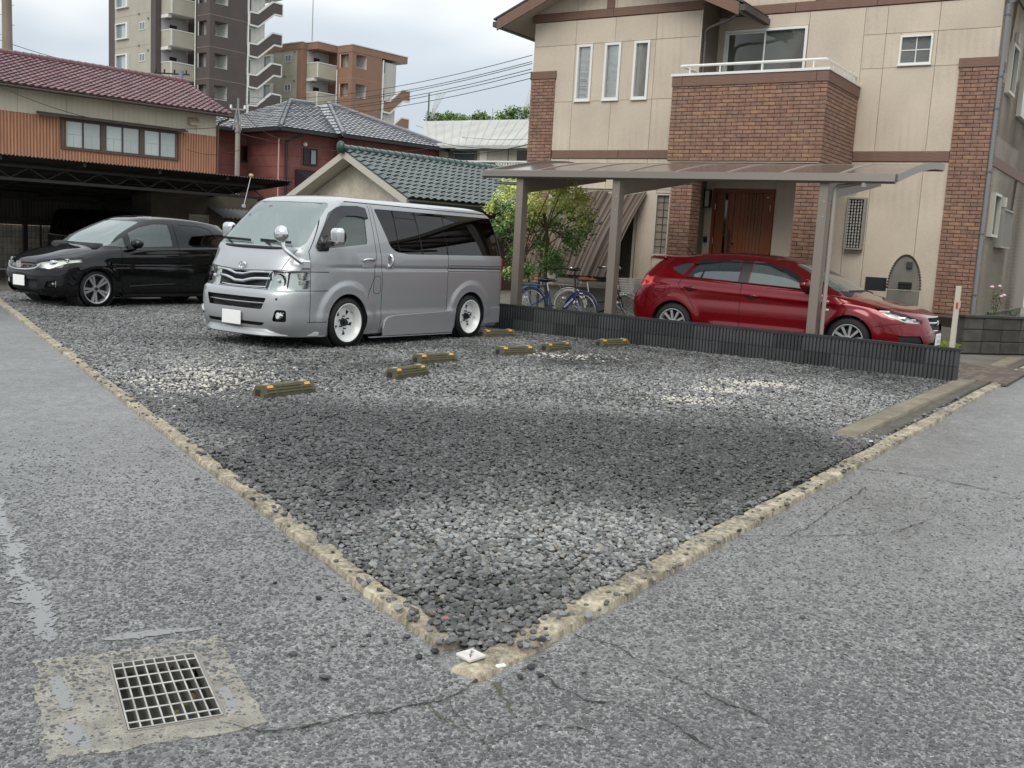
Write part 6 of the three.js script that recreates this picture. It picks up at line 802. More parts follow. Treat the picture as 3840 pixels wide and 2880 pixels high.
// ───────────────────────── hatchbacks ─────────────────────────
// each ring: f front centre [x, y], c1, c2, c3 [x, y, z] round the corner, X the five side stations with heights ys and half-widths zs, r rear [x, y]
const ringH = (f, c1, c2, c3, X, ys, zs, r) => { const Y = i => Array.isArray(ys) ? ys[i] : ys, Z = i => Array.isArray(zs) ? zs[i] : zs, z4 = Z(4), xr = r[0]; return [[f[0], f[1], 0], c1, c2, c3, ...X.map((x, i) => [x, Y(i), Z(i)]), [Math.max(xr + 0.2, xr + 0.1), lerp(Y(4), r[1], 0.4), z4 - 0.035], [xr + 0.06, lerp(Y(4), r[1], 0.75), z4 * 0.80], [xr + 0.008, r[1], z4 * 0.45], [xr, r[1], 0]]; };
function hatch(car, o) {
  const S = new Shell(skin(o.rings, 7, 0.035, (x, y, z) => { if (Math.abs(z) < 0.62) return 0; let d = 0; for (const c of o.axles) { const r = Math.hypot(x - c, y - o.R); d = Math.max(d, 0.012 * (1 - sstep(o.arch + 0.04, o.arch + 0.13, r))); } return d + o.crease(x, y); })), nose = v => v[0][0] > o.noseX;
  for (const c of o.axles) for (const s of [1, -1]) S.take(poly(44, o.arch, c, o.R + 0.005), 'z', sideOf(s));
  const part = {};
  for (const s of [-1, 1]) { for (const [k, P, r] of o.side) part[k + s] = S.take(roundPoly(P, r ?? 0.025), 'z', v => (v[0][2] + v[1][2] + v[2][2]) * s > 0 && Math.abs(v[0][5]) > 0.2); for (const [k, P, ax] of o.lamps) part[k + s] = S.take(ax === 'x' ? P.map(([a, b]) => [a * s, b]) : P, ax, v => (v[0][2] + v[1][2] + v[2][2]) * s > 0 && (o.lampSide?.[k] ? v[0][0] < 0 : v[0][0] > (o.lampX ?? o.noseX - 0.4))); }
  for (const [k, P] of o.front) part[k] = S.take(roundPoly(P, 0.02), 'x', nose);
  const ws = S.take(roundPoly(o.screen, 0.03), 'x', v => v[0][0] > o.screenX && v[0][3] > 0.2 && v[0][0] < o.noseX), rw = S.take(roundPoly(o.rear, 0.05), 'x', v => v[0][0] < -1.2 && v[0][3] < -0.15);
  const gaps = []; for (const s of [-1, 1]) for (const L of o.seams) gaps.push(...S.seam(L, 'z', sideOf(s), 0.008)); for (const L of o.topSeams) gaps.push(...S.seam(L, 'y', v => v[0][4] > 0.3 && v[0][1] < 1.05, 0.009), ...S.seam(L.map(([x, z]) => [x, -z]), 'y', v => v[0][4] > 0.3 && v[0][1] < 1.05, 0.009));
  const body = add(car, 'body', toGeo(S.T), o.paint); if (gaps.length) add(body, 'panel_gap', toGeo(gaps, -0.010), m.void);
  add(car, 'windscreen', toGeo(ws, -0.004), carGlass.screen); add(car, 'rear_window', toGeo(rw, -0.004), carGlass.priv);
  for (const s of [-1, 1]) for (const [k, P, r, mat, nm] of o.side) add(car, nm, toGeo(part[k + s], -0.006), mat);
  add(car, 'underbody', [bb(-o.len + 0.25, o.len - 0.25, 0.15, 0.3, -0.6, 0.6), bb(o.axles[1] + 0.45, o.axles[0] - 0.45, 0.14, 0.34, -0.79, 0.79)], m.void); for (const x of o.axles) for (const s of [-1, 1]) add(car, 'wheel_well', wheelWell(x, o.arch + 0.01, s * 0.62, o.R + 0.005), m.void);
  return part;
}
// black hatchback
{
  const fw = V3(-0.573, 0, 0.82).normalize(), th = Math.atan2(-fw.z, fw.x), c = gnd(364, 1151.6), nl = V3(-fw.z, 0, fw.x); if (nl.dot(c) > 0) nl.negate(); const o = c.clone().addScaledVector(fw, -1.265).addScaledVector(nl, -0.84);
  const car = thing('hatchback', 'glossy black hatchback with two-tone alloy wheels parked beside the van', 'car', [o.x, 0, o.z], th), black = paint([0.004, 0.004, 0.0045], 0.0, 0.5, 0.05), X = [0.75, 0.2, -0.45, -1.0, -1.45];
  const rings = [
    ringH([1.98, 0.17], [1.95, 0.17, 0.42], [1.80, 0.17, 0.66], [1.56, 0.17, 0.79], X, 0.17, [0.79, 0.79, 0.79, 0.79, 0.78], [-1.80, 0.25]), ringH([2.06, 0.27], [2.03, 0.27, 0.44], [1.87, 0.27, 0.69], [1.62, 0.27, 0.82], X, 0.30, 0.83, [-1.86, 0.38]), ringH([2.08, 0.46], [2.05, 0.46, 0.45], [1.89, 0.47, 0.70], [1.62, 0.48, 0.825], X, 0.48, 0.845, [-1.87, 0.52]), ringH([2.065, 0.61], [2.025, 0.61, 0.45], [1.86, 0.62, 0.70], [1.60, 0.63, 0.825], X, 0.64, 0.846, [-1.86, 0.68]), ringH([2.02, 0.70], [1.975, 0.705, 0.42], [1.80, 0.72, 0.665], [1.52, 0.745, 0.80], X, 0.77, 0.842, [-1.845, 0.84]), ringH([1.88, 0.785], [1.83, 0.79, 0.40], [1.69, 0.79, 0.62], [1.38, 0.815, 0.775], X, [0.865, 0.87, 0.88, 0.89, 0.90], 0.838, [-1.83, 0.94]), ringH([1.52, 0.90], [1.48, 0.90, 0.40], [1.36, 0.895, 0.60], [1.18, 0.89, 0.755], X, [0.93, 0.945, 0.96, 0.975, 0.985], [0.815, 0.828, 0.83, 0.815, 0.78], [-1.82, 1.0]),
    ringH([1.20, 0.978], [1.17, 0.977, 0.40], [1.09, 0.974, 0.60], [0.98, 0.968, 0.72], X, [0.968, 0.985, 1.005, 1.025, 1.04], [0.775, 0.80, 0.80, 0.78, 0.735], [-1.80, 1.05]), ringH([0.85, 1.205], [0.83, 1.20, 0.37], [0.77, 1.18, 0.55], [0.68, 1.165, 0.655], [0.5, 0.1, -0.45, -1.0, -1.40], [1.19, 1.215, 1.23, 1.235, 1.23], [0.68, 0.70, 0.705, 0.69, 0.65], [-1.70, 1.20]), ringH([0.36, 1.425], [0.34, 1.42, 0.33], [0.28, 1.405, 0.47], [0.20, 1.39, 0.555], [0.05, -0.2, -0.5, -0.95, -1.3], [1.405, 1.42, 1.42, 1.40, 1.37], [0.578, 0.59, 0.59, 0.575, 0.545], [-1.56, 1.34]), ringH([0.14, 1.482], [0.13, 1.48, 0.30], [0.10, 1.472, 0.42], [0.05, 1.462, 0.48], [-0.05, -0.25, -0.55, -0.95, -1.25], [1.472, 1.482, 1.48, 1.458, 1.425], [0.492, 0.50, 0.50, 0.49, 0.46], [-1.52, 1.40]), ringH([-0.05, 1.512], [-0.06, 1.511, 0.16], [-0.07, 1.51, 0.22], [-0.09, 1.509, 0.25], [-0.15, -0.3, -0.55, -0.9, -1.15], [1.51, 1.512, 1.508, 1.488, 1.46], 0.255, [-1.4, 1.43]), ringH([-0.12, 1.517], [-0.125, 1.517, 0.008], [-0.13, 1.517, 0.011], [-0.14, 1.517, 0.012], [-0.2, -0.32, -0.55, -0.88, -1.1], [1.518, 1.518, 1.514, 1.496, 1.47], 0.013, [-1.35, 1.44]),
  ];
  const side = [['d', [[0.60, 0.972], [-0.21, 1.012], [-0.21, 1.385], [0.06, 1.378], [0.34, 1.315], [0.585, 1.215]], 0.02, carGlass.side, 'door_window'], ['r', [[-0.41, 1.03], [-1.12, 1.07], [-1.20, 1.13], [-1.08, 1.33], [-0.80, 1.375], [-0.41, 1.385]], 0.02, carGlass.priv, 'side_window'], ['q', [[0.70, 0.975], [1.0, 0.985], [0.70, 1.145]], 0.012, carGlass.side, 'quarter_window']];
  const P = hatch(car, { rings, R: 0.29, arch: 0.325, axles: [1.265, -1.265], len: 2.05, noseX: 1.35, lampX: 1.50, screenX: 0.15, paint: black, crease: (x, y) => Math.abs(x) < 1.0 ? 0.012 * Math.exp(-(((y - 0.80 - 0.05 * (0.6 - x) / 1.6) / 0.035) ** 2)) - 0.010 * Math.exp(-(((y - 0.70) / 0.05) ** 2)) + 0.008 * sstep(0.34, 0.28, y) : 0, side, lamps: [['hl', [[0.33, 0.675], [0.43, 0.605], [0.62, 0.600], [0.83, 0.725], [0.83, 0.80], [0.60, 0.76], [0.40, 0.715]], 'x'], ['fog', [[0.55, 0.30], [0.69, 0.30], [0.71, 0.42], [0.60, 0.40]], 'x']], front: [['grille', [[-0.36, 0.60], [0.36, 0.60], [0.37, 0.675], [-0.37, 0.675]]], ['low', [[-0.40, 0.20], [0.40, 0.20], [0.46, 0.42], [-0.46, 0.42]]]], screen: [[-0.66, 0.984], [0.66, 0.984], [0.70, 0.995], [0.50, 1.395], [0.44, 1.41], [-0.44, 1.41], [-0.50, 1.395], [-0.70, 0.995]], rear: [[-0.55, 1.06], [0.55, 1.06], [0.46, 1.32], [-0.46, 1.32]], seams: [[[0.80, 0.97], [0.825, 0.62], [0.80, 0.24]], [[-0.31, 1.39], [-0.315, 0.60], [-0.33, 0.22]], [[0.80, 0.205], [-0.95, 0.205]]], topSeams: [[[1.99, 0.35], [1.80, 0.52], [1.55, 0.62], [1.25, 0.66], [1.08, 0.60]]] });
  for (const s of [-1, 1]) {
    const h = add(car, 'headlight', toGeo(P['hl' + s], -0.04), M(0xd8dad8, 0.2, { metalness: 0.35 })); add(h, 'headlight_lens', toGeo(P['hl' + s], -0.001), glassMat(0xf4f6f2, 1.35)); add(h, 'projector', [cyl(0.042, 0.046, [1.80, 0.69, s * 0.58], [1.885, 0.685, s * 0.575], 20)], m.chrome); add(h, 'projector_lens', new THREE.SphereGeometry(0.038, 20, 12).scale(0.6, 1, 1).translate(1.885, 0.685, s * 0.575), M(0x9fb0ba, 0.04)); add(h, 'light_strip', tube([[1.95, 0.655, s * 0.40], [1.90, 0.645, s * 0.52], [1.84, 0.655, s * 0.58], [1.74, 0.69, s * 0.66]], 0.008, 24), m.white); add(h, 'reflector', rb(0.03, 0.05, 0.12, 0.01, 1.70, 0.735, s * 0.69), m.chrome);
    const f = add(car, 'fog_lamp_recess', toGeo(P['fog' + s], -0.05), m.void); add(f, 'fog_lamp', [cyl(0.034, 0.034, [1.87, 0.355, s * 0.62], [1.915, 0.355, s * 0.615], 20)], m.chrome); add(f, 'fog_trim', rb(0.015, 0.10, 0.02, 0.006, 1.875, 0.36, s * 0.685), m.alu);
    add(car, 'door_handle', [tube([[-0.05, 0.845, s * 0.845], [-0.10, 0.852, s * 0.868], [-0.22, 0.857, s * 0.868], [-0.27, 0.855, s * 0.848]], 0.013, 20)], black); add(car, 'door_handle', [tube([[-1.02, 0.885, s * 0.835], [-1.07, 0.89, s * 0.86], [-1.17, 0.892, s * 0.855], [-1.22, 0.89, s * 0.835]], 0.013, 20)], black);
    const mr = add(car, 'wing_mirror', [new THREE.SphereGeometry(1, 28, 18).scale(0.085, 0.085, 0.13).translate(0.60, 1.045, s * 0.945)], black); add(mr, 'mirror_stalk', [bar([0.66, 0.965, s * 0.80], [0.61, 0.985, s * 0.88], 0.07, 0.06), bar([0.60, 0.945, s * 0.84], [0.60, 0.99, s * 0.90], 0.06, 0.05)], m.black); add(mr, 'mirror_band', rb(0.13, 0.012, 0.2, 0.005, 0.605, 1.02, s * 0.935), m.dark);
    add(car, 'sill_trim', [ext([[0.80, 0.205], [-0.9, 0.20], [-0.9, 0.16], [0.80, 0.165]], 0.025).translate(0, 0, s > 0 ? 0.815 : -0.84)], black); add(car, 'tail_lamp', rb(0.12, 0.36, 0.08, 0.03, -1.74, 0.95, s * 0.70), M([0.3, 0.01, 0.01], 0.12, { clearcoat: 1 })); add(car, 'door_blade', tube([[0.68, 0.33, s * 0.848], [0.1, 0.36, s * 0.860], [-0.2, 0.365, s * 0.856]], 0.012, 20), black);
  }
  add(car, 'grille_recess', toGeo(P.grille, -0.02), M(0x0b0b0c, 0.15, { clearcoat: 1 })); add(car, 'lower_intake', toGeo(P.low, -0.05), m.void);
  add(car, 'grille_trim', [tube([[1.985, 0.665, -0.46], [2.03, 0.605, -0.40], [2.068, 0.575, -0.28], [2.10, 0.562, 0], [2.068, 0.575, 0.28], [2.03, 0.605, 0.40], [1.985, 0.665, 0.46]], 0.014, 60)], M(0xc8cacc, 0.2, { metalness: 0.6 }));
  { const e = add(car, 'emblem', frameGeo(-0.058, 0.058, 0.59, 0.685, 0.010, -0.005, 0.006).map(g => clean(g)).concat([clean(bx(0.016, 0.075, 0.011, -0.026, 0.637, 0).rotateZ(0)), clean(bx(0.016, 0.075, 0.011, 0.026, 0.637, 0)), clean(bx(0.04, 0.014, 0.011, 0, 0.637, 0))]), m.chrome); e.geometry.rotateY(Math.PI / 2).translate(2.092, 0, 0); e.material = M(0xd4d5d6, 0.2, { metalness: 0.5 }); add(car, 'sport_badge', [bx(0.01, 0.022, 0.028, 2.075, 0.64, -0.155), bx(0.01, 0.022, 0.028, 2.07, 0.64, -0.19)], M(0x9c2a33, 0.4)); }
  plate(car, 2.098, 0.385, 0, 0);
  wheels(car, 'split', [1.265, -1.265], 0.845, 0.29, 0.232, 0.195, { face: M([0.55, 0.55, 0.56], 0.3, { metalness: 0.7 }) });
  add(car, 'dashboard', rb(0.5, 0.2, 1.3, 0.08, 0.95, 0.92, 0, 3), M(0x2c2d2e, 0.9)); steering(car, 0.55, 0.98, 0.36, m.dark); for (const z of [0.36, -0.36]) seat(car, 0.05, 0.42, z, 0.5, M(0x55585a, 0.9)); seat(car, -0.85, 0.46, 0, 1.2, M(0x4b4d4f, 0.9)); add(car, 'wiper', [bar([1.13, 1.005, 0.45], [1.16, 1.01, 0.0], 0.018, 0.02), bar([1.14, 1.005, -0.05], [1.10, 1.0, -0.5], 0.018, 0.02)], m.black); add(car, 'rear_mirror', rb(0.03, 0.05, 0.2, 0.012, 0.42, 1.34, 0), m.dark);
}
// red hatchback
{
  const th = -33.1 * D2R, fw = V3(Math.cos(th), 0, -Math.sin(th)), o = V3(3.57, 0, -15.01).addScaledVector(V3(-fw.z, 0, fw.x), -0.86);
  const car = thing('hatchback', 'glossy dark red hatchback under the carport of the beige house', 'car', [o.x, 0, o.z], th), red = paint([0.17, 0.0025, 0.007], 0.35, 0.27, 0.5), X = [0.9, 0.3, -0.4, -1.0, -1.6];
  const rings = [
    ringH([2.28, 0.19], [2.25, 0.19, 0.45], [2.10, 0.19, 0.70], [1.84, 0.19, 0.82], X, 0.19, 0.82, [-2.10, 0.28]), ringH([2.375, 0.33], [2.34, 0.33, 0.46], [2.17, 0.33, 0.72], [1.88, 0.33, 0.845], X, 0.33, 0.858, [-2.17, 0.42]), ringH([2.38, 0.49], [2.34, 0.49, 0.46], [2.16, 0.49, 0.73], [1.86, 0.49, 0.85], X, 0.49, 0.868, [-2.19, 0.56]), ringH([2.35, 0.61], [2.30, 0.61, 0.46], [2.10, 0.625, 0.73], [1.80, 0.635, 0.85], X, 0.64, 0.87, [-2.16, 0.71]), ringH([2.29, 0.695], [2.23, 0.70, 0.44], [2.03, 0.715, 0.70], [1.70, 0.745, 0.83], X, [0.76, 0.765, 0.775, 0.80, 0.82], 0.868, [-2.08, 0.85]), ringH([2.10, 0.77], [2.05, 0.775, 0.42], [1.88, 0.785, 0.66], [1.56, 0.805, 0.805], X, [0.855, 0.86, 0.875, 0.90, 0.91], [0.86, 0.862, 0.862, 0.856, 0.83], [-2.04, 0.97]), ringH([1.70, 0.865], [1.66, 0.865, 0.42], [1.52, 0.865, 0.64], [1.30, 0.875, 0.785], X, [0.915, 0.925, 0.945, 0.975, 0.99], [0.842, 0.848, 0.848, 0.84, 0.80], [-2.01, 1.06]),
    ringH([1.34, 0.94], [1.30, 0.94, 0.42], [1.19, 0.94, 0.62], [1.06, 0.94, 0.75], [0.75, 0.25, -0.4, -1.0, -1.5], [0.955, 0.965, 0.985, 1.015, 1.045], [0.81, 0.825, 0.825, 0.805, 0.755], [-1.97, 1.12]), ringH([0.95, 1.14], [0.93, 1.135, 0.40], [0.86, 1.125, 0.56], [0.77, 1.115, 0.665], [0.55, 0.15, -0.4, -1.0, -1.42], [1.15, 1.17, 1.19, 1.195, 1.19], [0.70, 0.715, 0.715, 0.70, 0.65], [-1.88, 1.22]), ringH([0.48, 1.34], [0.46, 1.335, 0.36], [0.40, 1.325, 0.50], [0.32, 1.31, 0.575], [0.15, -0.1, -0.5, -1.0, -1.4], [1.335, 1.355, 1.355, 1.33, 1.285], [0.597, 0.605, 0.605, 0.588, 0.55], [-1.80, 1.285]), ringH([0.22, 1.40], [0.21, 1.398, 0.32], [0.16, 1.39, 0.42], [0.10, 1.382, 0.485], [0.0, -0.2, -0.55, -1.0, -1.4], [1.392, 1.405, 1.408, 1.385, 1.335], [0.50, 0.51, 0.51, 0.495, 0.46], [-1.88, 1.325]), ringH([0.0, 1.428], [-0.01, 1.427, 0.16], [-0.03, 1.426, 0.22], [-0.05, 1.425, 0.25], [-0.1, -0.3, -0.6, -1.0, -1.35], [1.427, 1.433, 1.432, 1.41, 1.36], 0.255, [-1.86, 1.335]), ringH([-0.1, 1.434], [-0.105, 1.434, 0.008], [-0.11, 1.434, 0.011], [-0.12, 1.434, 0.012], [-0.15, -0.32, -0.6, -1.0, -1.3], [1.435, 1.438, 1.436, 1.416, 1.37], 0.013, [-1.84, 1.34]),
  ];
  const side = [['d', [[-0.19, 1.005], [0.70, 0.975], [0.73, 1.02], [0.42, 1.20], [0.06, 1.315], [-0.19, 1.33]], 0.02, glassMat(0xa6b8b4, 1.7, 0.015, 0.26), 'door_window'], ['r', [[-0.36, 1.01], [-1.20, 1.04], [-1.09, 1.19], [-0.98, 1.28], [-0.65, 1.328], [-0.36, 1.335]], 0.02, glassMat(0x6d7b7e, 1.8, 0.015, 0.34), 'side_window'], ['q', [[-1.26, 1.05], [-1.49, 1.135], [-1.49, 1.165], [-1.30, 1.235], [-1.13, 1.25]], 0.02, glassMat(0x7a8688, 1.8, 0.015, 0.36), 'quarter_window'], ['t', [[0.80, 0.962], [1.03, 0.952], [0.81, 1.03]], 0.01, m.black, 'corner_trim'], ['b', [[-0.20, 1.0], [-0.35, 1.005], [-0.35, 1.336], [-0.20, 1.334]], 0.004, M(0x16171a, 0.4), 'pillar_trim']];
  const P = hatch(car, { rings, R: 0.305, arch: 0.345, axles: [1.35, -1.35], len: 2.3, noseX: 1.7, screenX: 0.25, paint: red, crease: (x, y) => 0.010 * Math.exp(-(((y - 0.80 - 0.03 * (0.9 - x)) / 0.03) ** 2)) * sstep(1.9, 1.2, Math.abs(x)) - 0.012 * Math.exp(-(((y - 0.70) / 0.06) ** 2)) * sstep(1.2, 0.8, Math.abs(x)) + 0.016 * Math.exp(-(((y - 0.32) / 0.05) ** 2)) * sstep(1.0, 0.6, Math.abs(x)), side, lampSide: { tl: 1 }, lamps: [['hl', [[1.66, 0.78], [1.72, 0.74], [1.88, 0.675], [2.08, 0.61], [2.27, 0.595], [2.26, 0.64], [2.06, 0.715], [1.85, 0.765]], 'z'], ['fog', [[0.52, 0.30], [0.80, 0.30], [0.83, 0.42], [0.62, 0.43]], 'x'], ['tl', [[-1.72, 0.98], [-1.76, 0.88], [-2.02, 0.82], [-2.1, 0.90], [-2.0, 1.02]], 'z']], front: [['grille', [[-0.30, 0.49], [0.30, 0.49], [0.37, 0.58], [0.34, 0.675], [-0.34, 0.675], [-0.37, 0.58]]], ['low', [[-0.45, 0.24], [0.45, 0.24], [0.40, 0.33], [-0.40, 0.33]]]], screen: [[-0.64, 0.955], [0.64, 0.955], [0.68, 0.98], [0.52, 1.315], [0.46, 1.33], [-0.46, 1.33], [-0.52, 1.315], [-0.68, 0.98]], rear: [[-0.52, 1.10], [0.52, 1.10], [0.44, 1.27], [-0.44, 1.27]], seams: [[[0.88, 0.955], [0.905, 0.70], [0.88, 0.30]], [[-0.275, 1.34], [-0.28, 0.66], [-0.26, 0.30]], [[-1.24, 1.03], [-1.30, 0.90], [-1.10, 0.70], [-0.98, 0.52]], [[2.20, 0.60], [1.98, 0.58], [1.72, 0.52]], [[-1.50, 0.90], [-1.70, 0.905], [-1.72, 0.78], [-1.52, 0.77], [-1.50, 0.90]], [[-1.60, 0.52], [-1.75, 0.62], [-1.95, 0.80]]], topSeams: [[[2.24, 0.36], [2.0, 0.60], [1.6, 0.70], [1.2, 0.68]]] });
  for (const s of [-1, 1]) {
    const h = add(car, 'headlight', toGeo(P['hl' + s], -0.045), M(0xd4d6d4, 0.2, { metalness: 0.4 })); add(h, 'headlight_lens', toGeo(P['hl' + s], -0.001), glassMat(0xf2f4f0, 1.4)); add(h, 'projector', cyl(0.042, 0.046, [1.98, 0.655, s * 0.68], [2.06, 0.65, s * 0.67], 20), m.chrome); add(h, 'projector_lens', new THREE.SphereGeometry(0.038, 20, 12).scale(0.6, 1, 1).translate(2.06, 0.65, s * 0.67), M(0x8fa0a8, 0.05)); add(h, 'reflector', rb(0.10, 0.05, 0.05, 0.012, 2.14, 0.632, s * 0.58), m.chrome); add(h, 'marker', rb(0.14, 0.03, 0.03, 0.01, 1.80, 0.735, s * 0.775), m.white);
    add(car, 'fog_trim', toGeo(P['fog' + s], -0.02), m.dark); const t = add(car, 'tail_lamp', toGeo(P['tl' + s], 0.004), M([0.55, 0.018, 0.015], 0.1, { clearcoat: 1 })); add(t, 'tail_lamp_bar', rb(0.12, 0.03, 0.02, 0.008, -1.86, 0.935, s * 0.80), M([0.8, 0.08, 0.05], 0.2));
    for (const [x, y] of [[-0.10, 0.82], [-1.08, 0.865]]) { const hh = add(car, 'door_handle', tube([[x + 0.10, y - 0.01, s * 0.872], [x + 0.05, y, s * 0.890], [x - 0.06, y + 0.006, s * 0.890], [x - 0.11, y + 0.004, s * 0.870]], 0.013, 20), red); add(hh, 'handle_cup', new THREE.SphereGeometry(1, 24, 12).scale(0.085, 0.042, 0.008).translate(x, y - 0.012, s * 0.868), M([0.05, 0.004, 0.006], 0.3)); }
    const mr = add(car, 'wing_mirror', new THREE.SphereGeometry(1, 28, 18).scale(0.085, 0.080, 0.115).translate(0.72, 1.035, s * 0.96), red); add(mr, 'mirror_stalk', [bar([0.80, 0.95, s * 0.84], [0.74, 0.975, s * 0.92], 0.08, 0.07)], m.black); add(car, 'side_repeater', new THREE.SphereGeometry(1, 16, 8).scale(0.03, 0.016, 0.008).translate(1.03, 0.70, s * 0.87), M(0xd9d5cc, 0.15));
    const vz = y => s * (0.832 - (y - 0.98) * 0.68 + 0.02), top = [[0.72, 1.05], [0.42, 1.225], [0.05, 1.345], [-0.25, 1.362], [-0.65, 1.36], [-1.0, 1.305], [-1.15, 1.24]], bot = [[0.70, 1.03], [0.40, 1.165], [0.04, 1.275], [-0.25, 1.288], [-0.65, 1.287], [-0.98, 1.245], [-1.12, 1.225]], V = []; for (let i = 0; i < top.length - 1; i++) { const q = (p, e) => [p[0], p[1], vz(p[1]) + s * e]; V.push(...q(top[i], -0.012), ...q(bot[i], 0.012), ...q(top[i + 1], -0.012), ...q(top[i + 1], -0.012), ...q(bot[i], 0.012), ...q(bot[i + 1], 0.012)); } add(car, 'rain_visor', tri(V), new THREE.MeshPhysicalMaterial({ color: lin([0.03, 0.03, 0.032]), roughness: 0.08, transmission: 0.3, thickness: 0 }));
    add(car, 'window_divider', bar([-0.95, 1.03, s * 0.80], [-0.90, 1.30, s * 0.60], 0.02, 0.022), m.black); add(car, 'belt_trim', tube([[0.72, 0.965, s * 0.828], [0.2, 0.982, s * 0.832], [-0.4, 1.0, s * 0.83], [-1.2, 1.03, s * 0.80]], 0.008, 30), m.black);
  }
  add(car, 'grille_recess', toGeo(P.grille, -0.03), m.void); add(car, 'lower_intake', toGeo(P.low, -0.03), m.void); const gx = z => 2.345 - 0.11 * (z / 0.4) ** 2;
  add(car, 'grille', [tube([[gx(0.34), 0.68, -0.34], [gx(0), 0.685, 0], [gx(0.34), 0.68, 0.34]], 0.014, 24), tube([[gx(0.3), 0.488, -0.30], [gx(0) + 0.02, 0.485, 0], [gx(0.3), 0.488, 0.30]], 0.016, 24), tube([[gx(0.34), 0.68, 0.34], [gx(0.38), 0.58, 0.375], [gx(0.3), 0.488, 0.30]], 0.016, 16), tube([[gx(0.34), 0.68, -0.34], [gx(0.38), 0.58, -0.375], [gx(0.3), 0.488, -0.30]], 0.016, 16), tube([[gx(0.36), 0.60, -0.36], [gx(0.1) + 0.005, 0.60, -0.1], [gx(0.1) + 0.005, 0.60, 0.1], [gx(0.36), 0.60, 0.36]], 0.018, 24)], m.chrome);
  add(car, 'grille_mesh', [0.51, 0.53, 0.55, 0.57, 0.63, 0.65].map(y => tube([-0.32, 0, 0.32].map(z => [gx(z) - 0.012, y, z]), 0.004, 20, 5)), m.black); { const e = add(car, 'emblem', new THREE.SphereGeometry(1, 24, 12).scale(0.012, 0.035, 0.062).translate(2.362, 0.605, 0), M(0x1a2438, 0.15, { clearcoat: 1 })); add(e, 'emblem_rim', new THREE.TorusGeometry(0.062, 0.005, 8, 32).scale(1, 0.56, 1).rotateY(Math.PI / 2).translate(2.366, 0.605, 0), m.chrome); add(e, 'star', [[0, 0.026], [0.012, -0.012], [0.010, -0.03], [-0.012, -0.028], [-0.012, -0.008], [-0.002, 0.004]].map(([y, z]) => new THREE.OctahedronGeometry(0.006).translate(2.374, 0.605 + y, z)), m.chrome); }
  { const c = document.createElement('canvas'); c.width = 256; c.height = 128; const g = c.getContext('2d'); g.fillStyle = '#eeeeea'; g.fillRect(0, 0, 256, 128); g.fillStyle = '#1f5a42'; g.font = 'bold 66px sans-serif'; g.textAlign = 'center'; g.fillText('18-30', 134, 112); g.font = 'bold 30px sans-serif'; g.fillText('500', 160, 40); const t = new THREE.CanvasTexture(c); t.colorSpace = THREE.SRGBColorSpace; const p = plate(car, 2.392, 0.365, 0, 0); add(p, 'plate_print', new THREE.PlaneGeometry(0.31, 0.15).rotateY(Math.PI / 2).translate(2.4005, 0.365, 0), new THREE.MeshStandardMaterial({ map: t, roughness: 0.5 })); add(p, 'plate_holder', rb(0.03, 0.19, 0.36, 0.01, 2.375, 0.365, 0), m.dark); }
  add(car, 'roof_spoiler', ext([[-1.72, 1.325], [-1.93, 1.325], [-1.95, 1.305], [-1.80, 1.27], [-1.68, 1.29]], 0.96, [], 0.012).translate(0, 0, -0.48), red); add(car, 'roof_aerial', [cyl(0.006, 0.004, [-1.45, 1.37, 0], [-1.62, 1.52, 0], 6), rb(0.07, 0.025, 0.04, 0.01, -1.44, 1.365, 0)], m.black);
  wheels(car, 'multi', [1.35, -1.35], 0.868, 0.305, 0.215, 0.205, { face: M([0.62, 0.62, 0.63], 0.35, { metalness: 0.6 }) });
  add(car, 'dashboard', rb(0.5, 0.2, 1.35, 0.08, 1.05, 0.87, 0, 3), M(0x3a3b3b, 0.9)); steering(car, 0.68, 0.95, 0.36, m.dark); for (const z of [0.36, -0.36]) seat(car, 0.15, 0.40, z, 0.5, M(0x6a6c6a, 0.9)); seat(car, -0.8, 0.44, 0, 1.2, M(0x4e5050, 0.9)); add(car, 'wiper', [bar([1.22, 0.975, 0.5], [1.28, 0.98, 0.05], 0.018, 0.02), bar([1.27, 0.975, 0.0], [1.22, 0.97, -0.5], 0.018, 0.02)], m.black);
}
